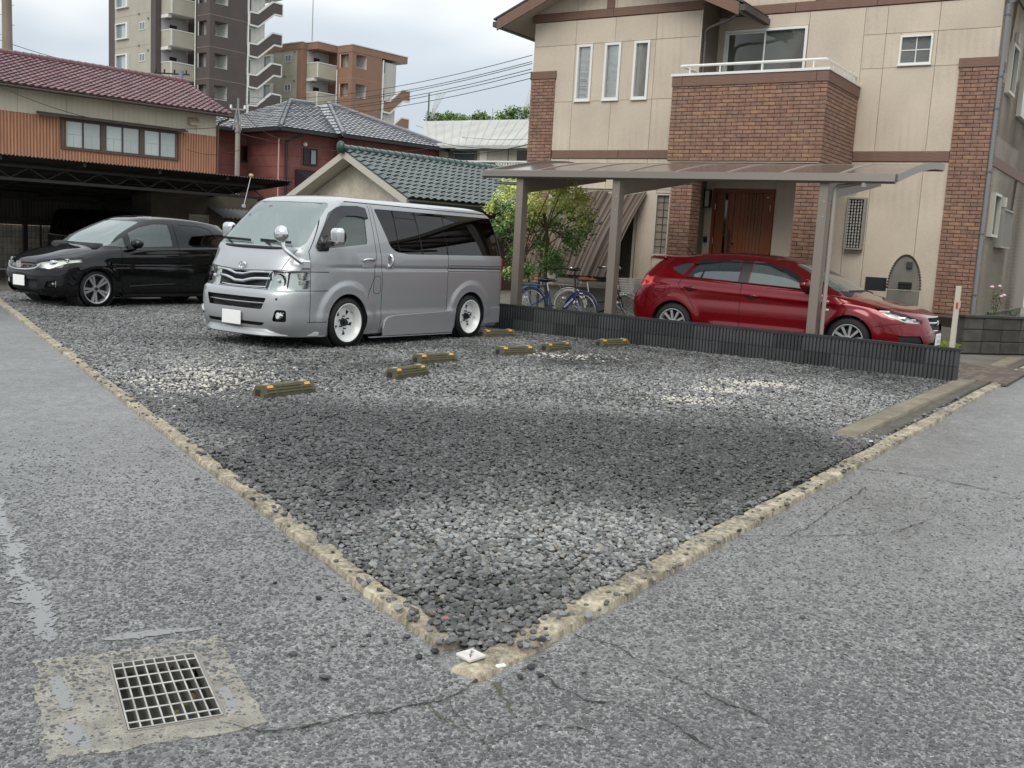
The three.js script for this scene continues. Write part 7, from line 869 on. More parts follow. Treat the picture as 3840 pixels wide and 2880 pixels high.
// a car in the dark under the lean-to, only its roof line shows
{
  const f = leanTo.f, p = f.world(f.at(385, 850, -4.2)[0], 0, -4.2), car = thing('hatchback', 'black car standing in the shade of the dark lean-to carport', 'car', [p.x, 0, p.z], f.th - Math.PI / 2), black = paint([0.004, 0.004, 0.0045], 0, 0.5, 0.05), X = [0.75, 0.2, -0.45, -1.0, -1.5];
  const R = (y, xf, c3, z, Xs, xr) => ringH([xf, y], [xf - 0.03, y, z * 0.5], [xf - 0.16, y, z * 0.82], [c3, y, z - 0.02], Xs, y, z, [xr, y]);
  const rings = [R(0.18, 1.68, 1.3, 0.72, X, -1.68), R(0.45, 1.70, 1.35, 0.735, X, -1.70), R(0.75, 1.68, 1.3, 0.738, X, -1.70), R(0.95, 1.45, 1.05, 0.73, X, -1.69), R(1.05, 1.15, 0.9, 0.70, X, -1.67), R(1.30, 0.88, 0.7, 0.65, [0.5, 0.1, -0.4, -1, -1.45], -1.62), R(1.52, 0.62, 0.5, 0.60, [0.3, 0, -0.4, -1, -1.4], -1.55), R(1.60, 0.42, 0.34, 0.50, [0.2, -0.05, -0.4, -0.95, -1.3], -1.45), R(1.625, 0.2, 0.16, 0.25, [0.1, -0.1, -0.4, -0.9, -1.2], -1.3), R(1.63, 0.1, 0.09, 0.012, [0.05, -0.1, -0.4, -0.85, -1.1], -1.2)];
  const S = new Shell(skin(rings, 5, 0.06, null)); for (const c of [1.15, -1.15]) for (const s of [1, -1]) S.take(poly(28, 0.31, c, 0.28), 'z', sideOf(s)); const ws = S.take([[-0.58, 1.08], [0.58, 1.08], [0.50, 1.50], [-0.50, 1.50]], 'x', v => v[0][3] > 0.3 && v[0][0] > 0.3); const sw = []; for (const s of [-1, 1]) sw.push(...S.take([[0.55, 1.08], [0.35, 1.48], [-1.35, 1.48], [-1.5, 1.08]], 'z', sideOf(s)));
  add(car, 'body', toGeo(S.T), black); add(car, 'windscreen', toGeo(ws, -0.004), carGlass.priv); add(car, 'side_window', toGeo(sw, -0.004), carGlass.priv); wheels(car, 'multi', [1.15, -1.15], 0.73, 0.275, 0.19, 0.165, { face: m.alu }); add(car, 'underbody', bb(-1.5, 1.5, 0.16, 0.4, -0.55, 0.55), m.void); add(car, 'aerial', cyl(0.005, 0.003, [-1.2, 1.62, -0.3], [-1.45, 1.9, -0.3], 6), m.black);
}
// ───────────────────────── block wall between the lots ─────────────────────────
const WALLF = (() => { const a = gnd(2065 * 1.736, 825 * 1.736), th = -34.4 * D2R; return new Fr(a.x, a.z, th); })();
{
  const w = inFrame(WALLF, 'block_wall', 'low charcoal ribbed block wall between the gravel lot and the carport', 'wall'), bm = [0x434446, 0x3d3e40, 0x4a4b4d, 0x38393b].map(c => M(c, 0.85, { map: T.streak, k: 1.3, bump: T.grain, bs: 0.003 })), cap = M(0x2f3032, 0.8, { map: T.blotch, k: 1.5 });
  const L = 9.2, H = 0.40, BL = 0.395, n = Math.ceil(L / BL), rib = (x0, x1, y0, y1) => { const P = [], k = 8, pts = [[x0, -0.024]]; for (let i = 0; i < k; i++) { const a = lerp(x0, x1, i / k), s = (x1 - x0) / k; pts.push([a + s * 0.06, -0.020], [a + s * 0.2, 0.010], [a + s * 0.74, 0.010], [a + s * 0.88, -0.020]); } pts.push([x1, -0.024], [x1, -0.10], [x0, -0.10]); return new THREE.ExtrudeGeometry(shape(pts.map(([x, z]) => [x, -z])), { depth: y1 - y0, bevelEnabled: false }).rotateX(-Math.PI / 2).translate(0, y0, 0); };
  const proto = rib(-BL + 0.004, -0.004, 0.004, 0.19);
  for (let r = 0; r < 2; r++) for (let i = 0; i < n; i++) { const b = add(w, 'block', proto, bm[(h2(i, r, 4) * 4) | 0]); b.position.set(-i * BL, r * 0.195 - 0.01 + 0.0, 0); }
  add(w, 'coping', bb(-n * BL, 0.008, 0.378, H + 0.012, -0.11, 0.008), cap); add(w, 'core', bb(-n * BL + 0.01, -0.006, -0.1, 0.378, -0.095, -0.022), M(0x434446, 0.9));
}
// ───────────────────────── wheel stops ─────────────────────────
{
  const rub = M(0x6a6650, 0.92, { map: T.blotch, k: 2.5, bump: T.grain, bs: 0.004 }), rub2 = M(0x55523e, 0.95), ref = M(0xe8a41c, 0.3, { clearcoat: 0.6 }), pale = M(0xb9b6a6, 0.5);
  const proto = new THREE.Group(); const L = 0.6, D = 0.15, H = 0.105, pr = [[-D / 2, -0.02], [D / 2, -0.02], [D / 2, 0.035], [0.035, H], [-0.035, H], [-D / 2, 0.035]];
  const body = add(proto, 'body', ext(pr, L - 0.012, [], 0.006).translate(0, 0, -L / 2 + 0.006).rotateY(Math.PI / 2), rub); // length along x, section in z-y
  const ang = Math.atan2(H - 0.035, D / 2 - 0.035), len = Math.hypot(H - 0.035, D / 2 - 0.035);
  for (const s of [1, -1]) { const slope = (g) => g.rotateX(s * (Math.PI / 2 - (Math.PI / 2 - ang)) * 1).translate(0, (H + 0.035) / 2, s * (D / 2 + 0.035) / 2); for (let r = 0; r < 3; r++) for (const [a, b] of [[-0.25, -0.17], [-0.15, 0.13], [0.15, 0.25]]) { if (r === 0 && (b - a) < 0.15) continue; add(proto, 'rib', slope(bx(b - a, 0.010, 0.014, (a + b) / 2, 0.003, s * (-len / 2 + 0.018 + r * 0.026))), rub2); } for (const x of [-0.21, 0.21]) add(proto, 'reflector', slope(bx(0.06, 0.008, 0.024, x, 0.005, s * (-len / 2 + 0.018))), ref); }
  for (const x of [-0.21, 0.21]) add(proto, 'top_stud', bx(0.055, 0.006, 0.03, x, H + 0.003, 0), pale);
  for (const x of [-L / 2, L / 2]) add(proto, 'end_socket', bx(0.006, 0.05, 0.06, x + Math.sign(x) * 0.0015, 0.045, 0), m.void);
  const st = [[[-2.08, -8.36], [-1.73, -8.86], 0.61], [[-1.19, -9.85], [-0.83, -10.5], 0.6], [[-1.02, -11.26], [-0.67, -11.64], 0.6], [[-0.12, -12.55], [0.26, -12.9], 0.6], [[0.44, -13.25], [0.81, -13.79], 0.6], [[1.30, -14.34], [1.63, -14.64], 0.6], [[-0.42, -14.83], [-0.01, -15.17], 0.6]];
  const lab = ['olive rubber wheel stop standing alone, farthest from the block wall', 'olive rubber wheel stop just in front of another one in the middle of the gravel', 'olive rubber wheel stop half hidden behind another one in the middle of the gravel', 'olive wheel stop of the close pair near the block wall, the one nearer the van', 'olive wheel stop of the close pair near the block wall, farther from the van', 'olive rubber wheel stop standing right against the ribbed block wall', 'olive rubber wheel stop tucked behind the rear wheel of the van'];
  st.forEach(([a, b], i) => { const o = proto.clone(); o.name = numbered('wheel_stop'); scene.add(o); const dx = b[0] - a[0], dz = b[1] - a[1], th = Math.atan2(-dz, dx), c = [(a[0] + b[0]) / 2, (a[1] + b[1]) / 2]; o.position.set(c[0] - Math.sin(th) * D / 2, 0.0, c[1] - Math.cos(th) * D / 2); o.rotation.y = th; tag(o, lab[i], 'wheel stop', 'wheel stops on the gravel'); });
}
// ───────────────────────── drain with steel grate ─────────────────────────
{
  const c = DRAIN.c, y = roadY + 0.003;                 // long side runs along the street
  const pad = thing('drain', 'steel drain grate in a square concrete collar in the asphalt', 'drain', [c[0], y, c[1]], DRAIN.th); const W = 0.27, L = 0.485, con = new THREE.MeshStandardMaterial({ color: new THREE.Color().setRGB(0.40, 0.375, 0.32), roughness: 0.7, map: rep(T.blotch, 3.5), bumpMap: rep(T.rain, 3), bumpScale: 0.010 });
  const r = rng(9), outer = []; for (let i = 0; i < 60; i++) { const t = i / 60 * 4, s = Math.floor(t), u = t - s, P = [[-0.355, -0.37], [0.235, -0.37], [0.235, 0.34], [-0.355, 0.34]], a = P[s], b = P[(s + 1) % 4]; outer.push([lerp(a[0], b[0], u) + (r() - 0.5) * 0.035, lerp(a[1], b[1], u) + (r() - 0.5) * 0.035]); }
  const g = new THREE.ExtrudeGeometry(shape(outer, [ring(-W / 2 - 0.008, W / 2 + 0.008, -L / 2 - 0.008, L / 2 + 0.008)]), { depth: 0.03, bevelEnabled: false }).rotateX(Math.PI / 2); g.computeVertexNormals(); const col = add(pad, 'collar', boxUV(g.toNonIndexed ? (g.index ? g.toNonIndexed() : g) : g), con); col.geometry.userData.uvd = true;
  const stl = M([0.62, 0.61, 0.58], 0.38, { metalness: 0.85, map: T.blotch, k: 4 }), fr = M([0.28, 0.25, 0.22], 0.55, { metalness: 0.5 });
  add(pad, 'frame', [bb(-W / 2 - 0.008, W / 2 + 0.008, -0.05, 0.002, -L / 2 - 0.008, -L / 2), bb(-W / 2 - 0.008, W / 2 + 0.008, -0.05, 0.002, L / 2, L / 2 + 0.008), bb(-W / 2 - 0.008, -W / 2, -0.05, 0.002, -L / 2, L / 2), bb(W / 2, W / 2 + 0.008, -0.05, 0.002, -L / 2, L / 2)], fr);
  const gr = add(pad, 'grate', [bb(-W / 2 + 0.002, W / 2 - 0.002, -0.035, 0.004, -L / 2 + 0.002, -L / 2 + 0.007), bb(-W / 2 + 0.002, W / 2 - 0.002, -0.035, 0.004, L / 2 - 0.007, L / 2 - 0.002)], stl);
  for (let i = 0; i <= 8; i++) { const x = lerp(-W / 2 + 0.004, W / 2 - 0.004, i / 8); add(gr, 'bearing_bar', bb(x - 0.0026, x + 0.0026, -0.036, 0.0035, -L / 2 + 0.007, L / 2 - 0.007), stl); }
  for (let i = 0; i < 6; i++) { const z = -L / 2 + 0.045 + i * 0.079; add(gr, 'cross_bar', cyl(0.0036, 0.0036, [-W / 2 + 0.003, 0.002, z], [W / 2 - 0.003, 0.002, z], 8), stl); }
  const pit = M(0x8d8a80, 0.95, { map: T.blotch, k: 2 }); add(pad, 'pit', [bb(-W / 2 - 0.02, W / 2 + 0.02, -0.62, -0.6, -L / 2 - 0.02, L / 2 + 0.02), bb(-W / 2 - 0.02, -W / 2 - 0.008, -0.6, -0.03, -L / 2, L / 2), bb(W / 2 + 0.008, W / 2 + 0.02, -0.6, -0.03, -L / 2, L / 2), bb(-W / 2, W / 2, -0.6, -0.03, -L / 2 - 0.02, -L / 2 - 0.008), bb(-W / 2, W / 2, -0.6, -0.03, L / 2 + 0.008, L / 2 + 0.02)], pit);
  const leaf = new THREE.CircleGeometry(0.02, 7).scale(1, 0.6, 1), lm = [0x5d7a2c, 0x8a9a3f, 0x3f5a22, 0xa8a06a].map(c => M(c, 0.7)); for (let i = 0; i < 34; i++) { const right = i < 18; const o = add(pad, 'leaf', leaf, lm[(r() * 4) | 0]); o.position.set(right ? rr(0.03, 0.12, r) : rr(-0.12, 0.0, r), rr(-0.16, -0.09, r), right ? rr(-0.12, 0.18, r) : rr(0.05, 0.22, r)); o.rotation.set(-1.2 + r(), r() * 6, r()); o.scale.setScalar(0.5 + r()); }
}
// ───────────────────────── small things on the ground ─────────────────────────
{
  const s = thing('boundary_marker', 'small white square boundary plate at the tip of the kerbs', 'marker', [-0.09, 0.0, -3.32], 0.75); add(s, 'plate', rb(0.075, 0.012, 0.075, 0.004, 0, 0.006, 0), M(0xd8d5cf, 0.6, { map: T.blotch, k: 5 })); add(s, 'pin', [cyl(0.006, 0.006, [0.012, 0.012, -0.008], [0.012, 0.016, -0.008], 8), cyl(0.006, 0.006, [-0.008, 0.012, 0.008], [-0.008, 0.016, 0.008], 8)], m.steel); add(s, 'groove', bx(0.06, 0.002, 0.004, 0, 0.0125, 0).rotateY(0.78), M(0x8a4038, 0.7));
  const r = rng(41), sp = [[-1.32, -4.83], [-1.02, -4.57], [-1.08, -4.05], [-0.93, -4.0], [-0.71, -3.98], [-0.72, -3.85], [-0.62, -3.86], [-0.47, -3.5], [-0.48, -3.41], [-0.58, -3.4], [-0.4, -3.45], [-0.33, -3.51], [-0.27, -3.34], [-0.22, -3.39], [-1.02, -3.53], [-0.7, -3.3], [-0.56, -3.13], [-2.1, -5.74], [-1.77, -5.63], [0.3, -3.29], [-0.03, -2.79], [1.63, -3.21], [1.23, -3.93], [2.06, -3.83], [1.94, -5.64], [-0.37, -3.67], [0.12, -3.3], [0.15, -3.24], [0.08, -3.22], [3.4, -6.9], [3.6, -7.3], [2.9, -6.2]];
  const ms = [0x2b2c2e, 0x4a4a4c, 0x232426, 0x5f5e5b].map(c => M(c, 0.6)); for (const [x, z] of sp) { const o = add(scene, 'stone', stoneGeo, ms[(r() * 4) | 0]); const k = rr(0.007, 0.0155, r); o.position.set(x, roadY + k * 0.5, z); o.scale.set(k * rr(0.9, 1.5, r), k * rr(0.55, 0.85, r), k); o.rotation.set(rr(-0.3, 0.3, r), r() * 6, rr(-0.3, 0.3, r)); tag(o, 'dark loose stone strayed from the gravel onto the asphalt', 'stone', 'loose stones on the asphalt'); }
  const lf = add(scene, 'fallen_leaf', new THREE.CircleGeometry(0.012, 8).scale(1, 0.55, 1).rotateX(-1.3).rotateY(0.6), M(0xb3583a, 0.7)); lf.position.set(-0.2, 0.022, -3.62); tag(lf, 'small orange fallen leaf on the kerb near its tip', 'leaf');
  for (const [x, z, l] of [[0.015, -3.22, 'white chip of litter lying at the corner where the kerbs meet'], [2.86, -7.86, 'white chip of litter lying where the gutter begins'], [7.1, -14.2, 'white scrap of litter on the driveway threshold']]) { const o = add(scene, 'litter', rb(0.034, 0.008, 0.018, 0.003), m.white); o.position.set(x, 0.018, z); o.rotation.y = 0.5; tag(o, l, 'litter'); }
}
// ───────────────────────── driveway, low wall, marker post, letterbox pillar, planter ─────────────────────────
{
  const pm = [0x7a6a60, 0x70625a, 0x84746a, 0x6a5e57].map(c => M(c, 0.85, { map: T.blotch, k: 2, bump: T.grain, bs: 0.002 })), f = new Fr(5.72, -12.62, Math.atan2(0.835, 0.55)), d = thing('driveway', 'brown brick-paved driveway beside the end of the block wall', 'driveway', [f.o.x, 0, f.o.z], f.th, null, 'structure');
  delete d.userData.category; const proto = bev(0.003, 0.207, 0.003, 0.102, 0, 0.03, 0.004).rotateX(-Math.PI / 2); let n = 0;
  for (let i = 0; i < 20; i++) for (let j = 0; j < 30 && n < 300; j++) { const x = i * 0.21 + (j % 2) * 0.105, z = 0.45 - j * 0.105; const q = f.world(x, 0, z); if (x > 4.3 || z < -2.4) continue; const o = add(d, 'paver', proto, pm[(h2(i, j, 6) * 4) | 0]); o.position.set(x, -0.012 + 0.002 * h2(i, j, 8), z); n++; }
}
{
  const a = gnd(3603, 1326), b = gnd(3810, 1330), th = Math.atan2(-(b.z - a.z), b.x - a.x), L = a.distanceTo(b) + 0.6, f = new Fr(a.x, a.z, th), w = inFrame(f, 'block_wall', 'low rough dark block wall of the flower bed beside the driveway', 'wall'), bm = [0x55534e, 0x4c4a46, 0x5f5d57].map(c => M(c, 0.95, { map: T.blotch, k: 2, bump: T.rain, bs: 0.012 }));
  const H = 0.62; for (let r = 0; r < 3; r++) for (let i = 0; i < Math.ceil(L / 0.4); i++) add(w, 'block', bev(i * 0.4 + 0.004, i * 0.4 + 0.396, r * 0.2 + 0.003, r * 0.2 + 0.197, -0.14, 0.012 * h2(i, r, 3), 0.012), bm[(h2(i, r, 5) * 3) | 0]); add(w, 'coping', bb(-0.02, L, 0.6, 0.635, -0.17, 0.03), M(0x474540, 0.9, { map: T.blotch, k: 1 })); add(w, 'end_pillar', bb(L - 0.02, L + 0.3, 0, 0.72, -0.25, 0.08), M(0x4a4b4c, 0.9, { map: T.streak, k: 1 }));
  const soil = add(scene, 'flower_bed', bb(0, L, 0.4, 0.56, -1.2, -0.15).rotateY(th).translate(a.x, 0, a.z), M(0x463a2e, 0.98, { map: T.blotch, k: 1 })); tag(soil, 'dark soil of the flower bed behind the low rough wall', 'flower bed', null, 'structure'); globalThis.bed = { f, L };
}
{
  const p = gnd(2056 * 1.736, 752 * 1.736, 0.41), top = gnd(2064 * 1.736, 617 * 1.736, 1.0), q = WALLF; const base = WALLF.world(0.0, 0, -0.18); const x = WALLF.at(2056 * 1.736, 752 * 1.736, -0.18)[0], o = WALLF.world(x, 0, -0.18), yT = WALLF.at(2064 * 1.736, 618 * 1.736, -0.18)[1];
  const s = thing('marker_post', 'slim pale marker post with a red reflector at the end of the block wall', 'post', [o.x, 0, o.z], WALLF.th); const g = rb(0.062, yT, 0.045, 0.006, 0, yT / 2, 0); add(s, 'post', g, M(0xb3ada0, 0.6)); add(s, 'reflector', bb(-0.005, 0.02, yT - 0.28, yT - 0.2, 0.023, 0.027), M(0xb8321f, 0.3)); s.rotation.z = 0.0;
}
{
  const [x, y] = HS.at(3412, 959, 1.2), f = HS.world(x - 0.05, 0, 1.2), p = thing('letterbox_pillar', 'arched grey block pillar with a letterbox and nameplate in front of the beige house', 'pillar', [f.x, 0, f.z], -20 * D2R), st = M(0x8b877f, 0.9, { map: T.streak, k: 1.2, bump: T.grain, bs: 0.004 }), dk = M(0x4a4440, 0.9, { map: T.blotch, k: 1.5 });
  const H = y, w = 0.27, sh = (a, b, top) => top ? null : [[-w, a], [w, a], [w, b], [-w, b]]; for (let r = 0; r < 4; r++) add(p, 'block', ext([[-w, r * 0.235 + 0.006], [w, r * 0.235 + 0.006], [w, r * 0.235 + 0.229], [-w, r * 0.235 + 0.229]], 0.20, [], 0.006).translate(0, 0, -0.1), st);
  const arc = []; for (let i = 0; i <= 16; i++) { const a = i / 16 * Math.PI; arc.push([-Math.cos(a) * w * -1, 0.95 + Math.sin(a) * (H - 0.95)]); } add(p, 'arch_block', ext([[-w, 0.945], ...arc.reverse().map(([a, b]) => [a, b])].slice(1), 0.20, [], 0.006).translate(0, 0, -0.1), st);
  const R = []; for (let i = 0; i < 36; i++) { const a = (i + 0.5) / 36 * Math.PI; R.push(bx(0.035, 0.03, 0.24, 0, 0, 0).rotateZ(a - Math.PI / 2).translate(Math.cos(a) * (w + 0.005), 0.95 + Math.sin(a) * (H - 0.945), 0)); } add(p, 'arch_rim', R, dk); const lb = add(p, 'letterbox', rb(0.22, 0.12, 0.05, 0.01, 0.02, 1.03, 0.125), m.black); add(lb, 'flap', rb(0.2, 0.03, 0.02, 0.006, 0.02, 1.06, 0.155), m.dark); add(p, 'nameplate', bx(0.36, 0.24, 0.015, -0.47, 1.02, -0.02), M(0x23252b, 0.4)); add(p, 'lamp', [rb(0.10, 0.12, 0.06, 0.01, 0.06, H - 0.16, 0.125)], M(0x3a3836, 0.4));
}
// ───────────────────────── air conditioner ─────────────────────────
{
  const p = HS.world(0.62, 0.0, -5.0), a = thing('air_conditioner', 'cream outdoor air conditioner unit by the side wall of the beige house', 'air conditioner', [p.x, 0.42, p.z], HS.th), c = M(0xc9c5b6, 0.5); add(a, 'case', rb(0.30, 0.60, 0.80, 0.02, 0, 0.32, 0), c); add(a, 'feet', [bb(-0.16, 0.16, -0.42, 0.02, -0.3, -0.24), bb(-0.16, 0.16, -0.42, 0.02, 0.24, 0.3)], m.concrete); add(a, 'fan_disc', cyl(0.24, 0.24, [0.15, 0.32, 0.08], [0.153, 0.32, 0.08], 32), m.dark); const L = []; for (let i = 0; i < 12; i++) L.push(bb(0.152, 0.165, 0.08, 0.58, -0.2 + i * 0.05, -0.195 + i * 0.05)); for (let i = 0; i < 9; i++) L.push(bb(0.165, 0.17, 0.08 + i * 0.06, 0.086 + i * 0.06, -0.2, 0.36)); add(a, 'guard', L, m.white);
  const L2 = []; for (let i = 0; i < 9; i++) L2.push(bb(-0.13 + i * 0.033, -0.126 + i * 0.033, 0.1, 0.56, 0.402, 0.41)); for (let i = 0; i < 8; i++) L2.push(bb(-0.13, 0.14, 0.1 + i * 0.065, 0.105 + i * 0.065, 0.41, 0.415)); add(a, 'side_guard', L2, m.white); add(a, 'side_coil', bb(-0.13, 0.14, 0.1, 0.56, 0.398, 0.4015), m.dark);
}
// ───────────────────────── utility poles and wires ─────────────────────────
function polePx(px, py, depth) { const d = ray(px, py), k = depth / -d.z; return V3(d.x * k, EYE + d.y * k, d.z * k); }
{
  const con = M(0x9a958a, 0.85, { map: T.streak, k: 0.4 }), t = polePx(893, 368, 30), b = polePx(889, 660, 30), pole = thing('utility_pole', 'slim concrete utility pole with a steel top standing before the red house', 'utility pole', [b.x, 0, b.z]); add(pole, 'shaft', cyl(0.085, 0.065, [0, 0, 0], [0, t.y - 0.75, 0], 16), con); add(pole, 'steel_top', cyl(0.035, 0.03, [0, t.y - 0.78, 0], [0, t.y, 0], 12), m.galv); add(pole, 'braces', [bar([-0.12, t.y - 0.9, 0.05], [-0.02, t.y - 0.3, 0.05], 0.03, 0.03), bar([0.12, t.y - 0.9, 0.05], [0.02, t.y - 0.3, 0.05], 0.03, 0.03), bar([-0.2, t.y - 0.32, 0.03], [0.2, t.y - 0.32, 0.03], 0.04, 0.04)], m.galv); for (const x of [-0.2, 0.2]) add(pole, 'insulator', cyl(0.035, 0.03, [x, t.y - 0.3, 0.03], [x, t.y - 0.2, 0.03], 10), m.white); add(pole, 'collar', cyl(0.085, 0.085, [0, t.y - 0.98, 0], [0, t.y - 0.9, 0], 14), m.galv);
  globalThis.poleTop = V3(b.x, t.y, b.z);
  const t2 = polePx(24, -120, 46), b2 = polePx(28, 190, 46), p2 = thing('utility_pole', 'tall brown-grey utility pole with climbing steps behind the maroon roof', 'utility pole', [b2.x, 0, b2.z]); add(p2, 'shaft', cyl(0.26, 0.19, [0, 0, 0], [0, t2.y + 1, 0], 16), M(0x8d8070, 0.85, { map: T.streak, k: 0.3 })); for (let i = 0; i < 12; i++) add(p2, 'step', cyl(0.012, 0.012, [0, b2.y - 1 + i * 0.42, 0], [(i % 2 ? 1 : -1) * 0.34, b2.y - 1 + i * 0.42, 0.02], 6), m.galv);
  const p3 = polePx(390 + 915 / 3.16, 860 / 3.16, 62), q = thing('utility_pole', 'pole head with insulators showing over the maroon roof', 'utility pole', [p3.x, 0, p3.z]); add(q, 'shaft', cyl(0.16, 0.14, [0, 0, 0], [0, p3.y + 0.1, 0], 12), M(0x77808a, 0.7)); add(q, 'crossarm', bar([-1.6, p3.y - 0.1, 0], [0.5, p3.y - 0.1, 0], 0.08, 0.08), m.dark); for (const x of [-1.5, -1.0, -0.4, 0.3]) add(q, 'insulator', [cyl(0.05, 0.05, [x, p3.y - 0.06, 0], [x, p3.y + 0.14, 0], 8)], m.dark); add(q, 'transformer', cyl(0.28, 0.28, [-0.3, p3.y - 1.3, 0.1], [-0.3, p3.y - 0.6, 0.1], 14), M(0x9aa0a4, 0.6));
}
{
  const wire = (a, b, sag, r, label) => { const P = []; for (let i = 0; i <= 16; i++) { const t = i / 16, p = a.clone().lerp(b, t); p.y -= sag * 4 * t * (1 - t); P.push(p); } const o = add(scene, 'overhead_wire', tube(P, r, 48, 5), m.cable); tag(o, label, 'wire', 'overhead wires'); };
  const house = (px, py, d) => polePx(px, py, d); const zv = (x, y, d) => polePx(700 + x / 2.011, y / 2.011, d);
  let wn = 0; const ord = ['topmost', 'second from top', 'third from top', 'fourth from top', 'fifth from top', 'lowest']; for (const [ax, ay, bx2, by] of [[1996, 207, 150, 685], [1994, 231, 150, 722], [1996, 238, 150, 738], [1993, 259, 150, 765], [1996, 270, 150, 780], [1993, 293, 150, 815]]) wire(house(ax, ay, 21.5), zv(bx2, by, 44), 0.55, 0.0075, `${ord[wn++]} of the six thin wires running from the beige house across the sky`);
  wire(polePx(893, 500, 30), polePx(1640, 552, 40), 0.35, 0.010, 'slack service wire from the slim pole past the red house'); wire(polePx(893, 470, 30), polePx(0, 325, 30), 0.5, 0.010, 'slack wire from the slim pole across the orange and cream building'); wire(polePx(905, 560, 29.5), polePx(700, 560, 30), 0.15, 0.008, 'short drooping service wire beside the slim pole');
  wire(polePx(0, 150, 46), polePx(430, 255, 62), 0.2, 0.014, 'wire from the tall pole towards the dark apartment block'); wire(polePx(893, 400, 30), polePx(1100, 520, 34), 0.3, 0.009, 'thin wire from the top of the slim pole to the red house eaves'); wire(polePx(1560, 470, 60), polePx(2000, 520, 40), 0.3, 0.010, 'thin wire crossing in front of the pale sheet roof'); wire(polePx(1560, 500, 60), polePx(1990, 555, 30), 0.3, 0.012, 'dark wire drooping in front of the pale sheet roof'); wire(polePx(1700, 575, 40), polePx(1985, 540, 26), 0.1, 0.014, 'thick dark wire below the eave of the pale sheet roof');
}
// ───────────────────────── foliage ─────────────────────────
const leafGeo = (() => { const P = []; const s = [[0, 0], [0.3, 0.28], [0.55, 0.30], [1, 0], [0.55, -0.30], [0.3, -0.28]]; for (let i = 1; i < 5; i++) P.push(0, 0, 0, s[i][0], 0.12 * Math.abs(s[i][1]), s[i][1], s[i + 1][0], 0.12 * Math.abs(s[i + 1][1]), s[i + 1][1]); return tri(P); })();
const leafMat = new THREE.MeshPhysicalMaterial({ color: 0xffffff, roughness: 0.55, transmission: 0.28, thickness: 0 });
function leaves(parent, name, list) { const o = new THREE.InstancedMesh(leafGeo, leafMat, list.length), d = new THREE.Object3D(), c = new THREE.Color(); list.forEach((l, i) => { d.position.set(l[0], l[1], l[2]); d.rotation.set(l[3], l[4], l[5]); d.scale.set(l[6], l[6], l[6] * (l[10] || 0.8)); d.updateMatrix(); o.setMatrixAt(i, d.matrix); o.setColorAt(i, c.setRGB(l[7], l[8], l[9])); }); o.name = name; o.castShadow = o.receiveShadow = true; parent.add(o); return o; }
{
  const z0 = 4.2, c = HS.at(2010, 1190, z0), base = HS.world(HS.at(2005, 1150, z0)[0], 0, z0), t = thing('garden_tree', 'small multi-stemmed tree with yellow-green new leaves behind the carport post', 'tree', [base.x, 0, base.z], HS.th), bark = M(0x5c5146, 0.9, { map: T.streak, k: 2 }), r = rng(77);
  const at = (px, py, k = 0) => { const [x, y] = HS.at(px, py, z0 + k); return [x - HS.at(2005, 1150, z0)[0], y, k]; };
  const tips = [[1850, 760], [1890, 860], [1960, 720], [2030, 700], [2110, 700], [2170, 740], [2200, 800], [2190, 850], [2110, 860], [2050, 830], [1980, 830], [1930, 930], [2020, 930], [2080, 960], [1900, 790], [2120, 780], [1960, 790], [2140, 920], [1985, 1010], [2060, 1010], [1930, 1040], [2020, 760], [2080, 750], [1915, 700], [2075, 690]];
  const S0 = [at(1990, 1190), at(2020, 1190), at(2042, 1190)], trunk = [tube([[S0[0][0], 0, 0], at(1985, 1060), at(1965, 960, 0.1)], 0.022, 12), tube([[S0[1][0], 0, 0.1], at(2022, 1050, 0.05), at(2030, 940, -0.1)], 0.025, 12), tube([[S0[2][0], 0, -0.1], at(2045, 1000, -0.1), at(2052, 900, 0), at(2040, 800, 0)], 0.032, 16)];
  for (const g of trunk) add(t, 'trunk', g, bark); const limbs = [], L = [];
  tips.forEach(([px, py], i) => { const k = rr(-0.55, 0.55, r), e = at(px, py, k), s = i % 3 === 0 ? at(1965, 960, 0.1) : i % 3 === 1 ? at(2030, 940, -0.1) : at(2045, 860, 0), mid = [(e[0] + s[0]) / 2, (e[1] + s[1]) / 2 + 0.08, (e[2] + s[2]) / 2]; limbs.push(tube([s, mid, e], 0.010, 8, 5)); const n = 460, rad = rr(0.24, 0.34, r), hi = sstep(1.5, 2.35, e[1]);
    for (let q = 0; q < n; q++) { let x, y, z; do { x = r() * 2 - 1; y = r() * 2 - 1; z = r() * 2 - 1; } while (x * x + y * y + z * z > 1); const sub = Math.floor(r() * 5), ox = (h2(i, sub, 1) - 0.5) * 0.3, oy = (h2(i, sub, 2) - 0.5) * 0.26, oz = (h2(i, sub, 3) - 0.5) * 0.3; const fresh = clamp(hi * 0.9 + (y * 0.35) + (h2(i, sub, 9) - 0.5) * 0.8) > 0.46 ? 1 : 0, v = r(); const a = fresh ? [0.56 + 0.2 * v, 0.64 + 0.16 * v, 0.17 + 0.1 * v] : [0.10 + 0.08 * v, 0.21 + 0.12 * v, 0.045 + 0.03 * v]; L.push([e[0] + (x * rad * 0.62 + ox), e[1] + y * rad * 0.55 + oy, e[2] + z * rad * 0.62 + oz, rr(-0.9, 0.9, r), r() * 6.3, rr(-0.9, 0.5, r), rr(0.045, 0.075, r), ...a, 0.8]); } });
  add(t, 'limbs', limbs, bark); leaves(t, 'crown', L);
}
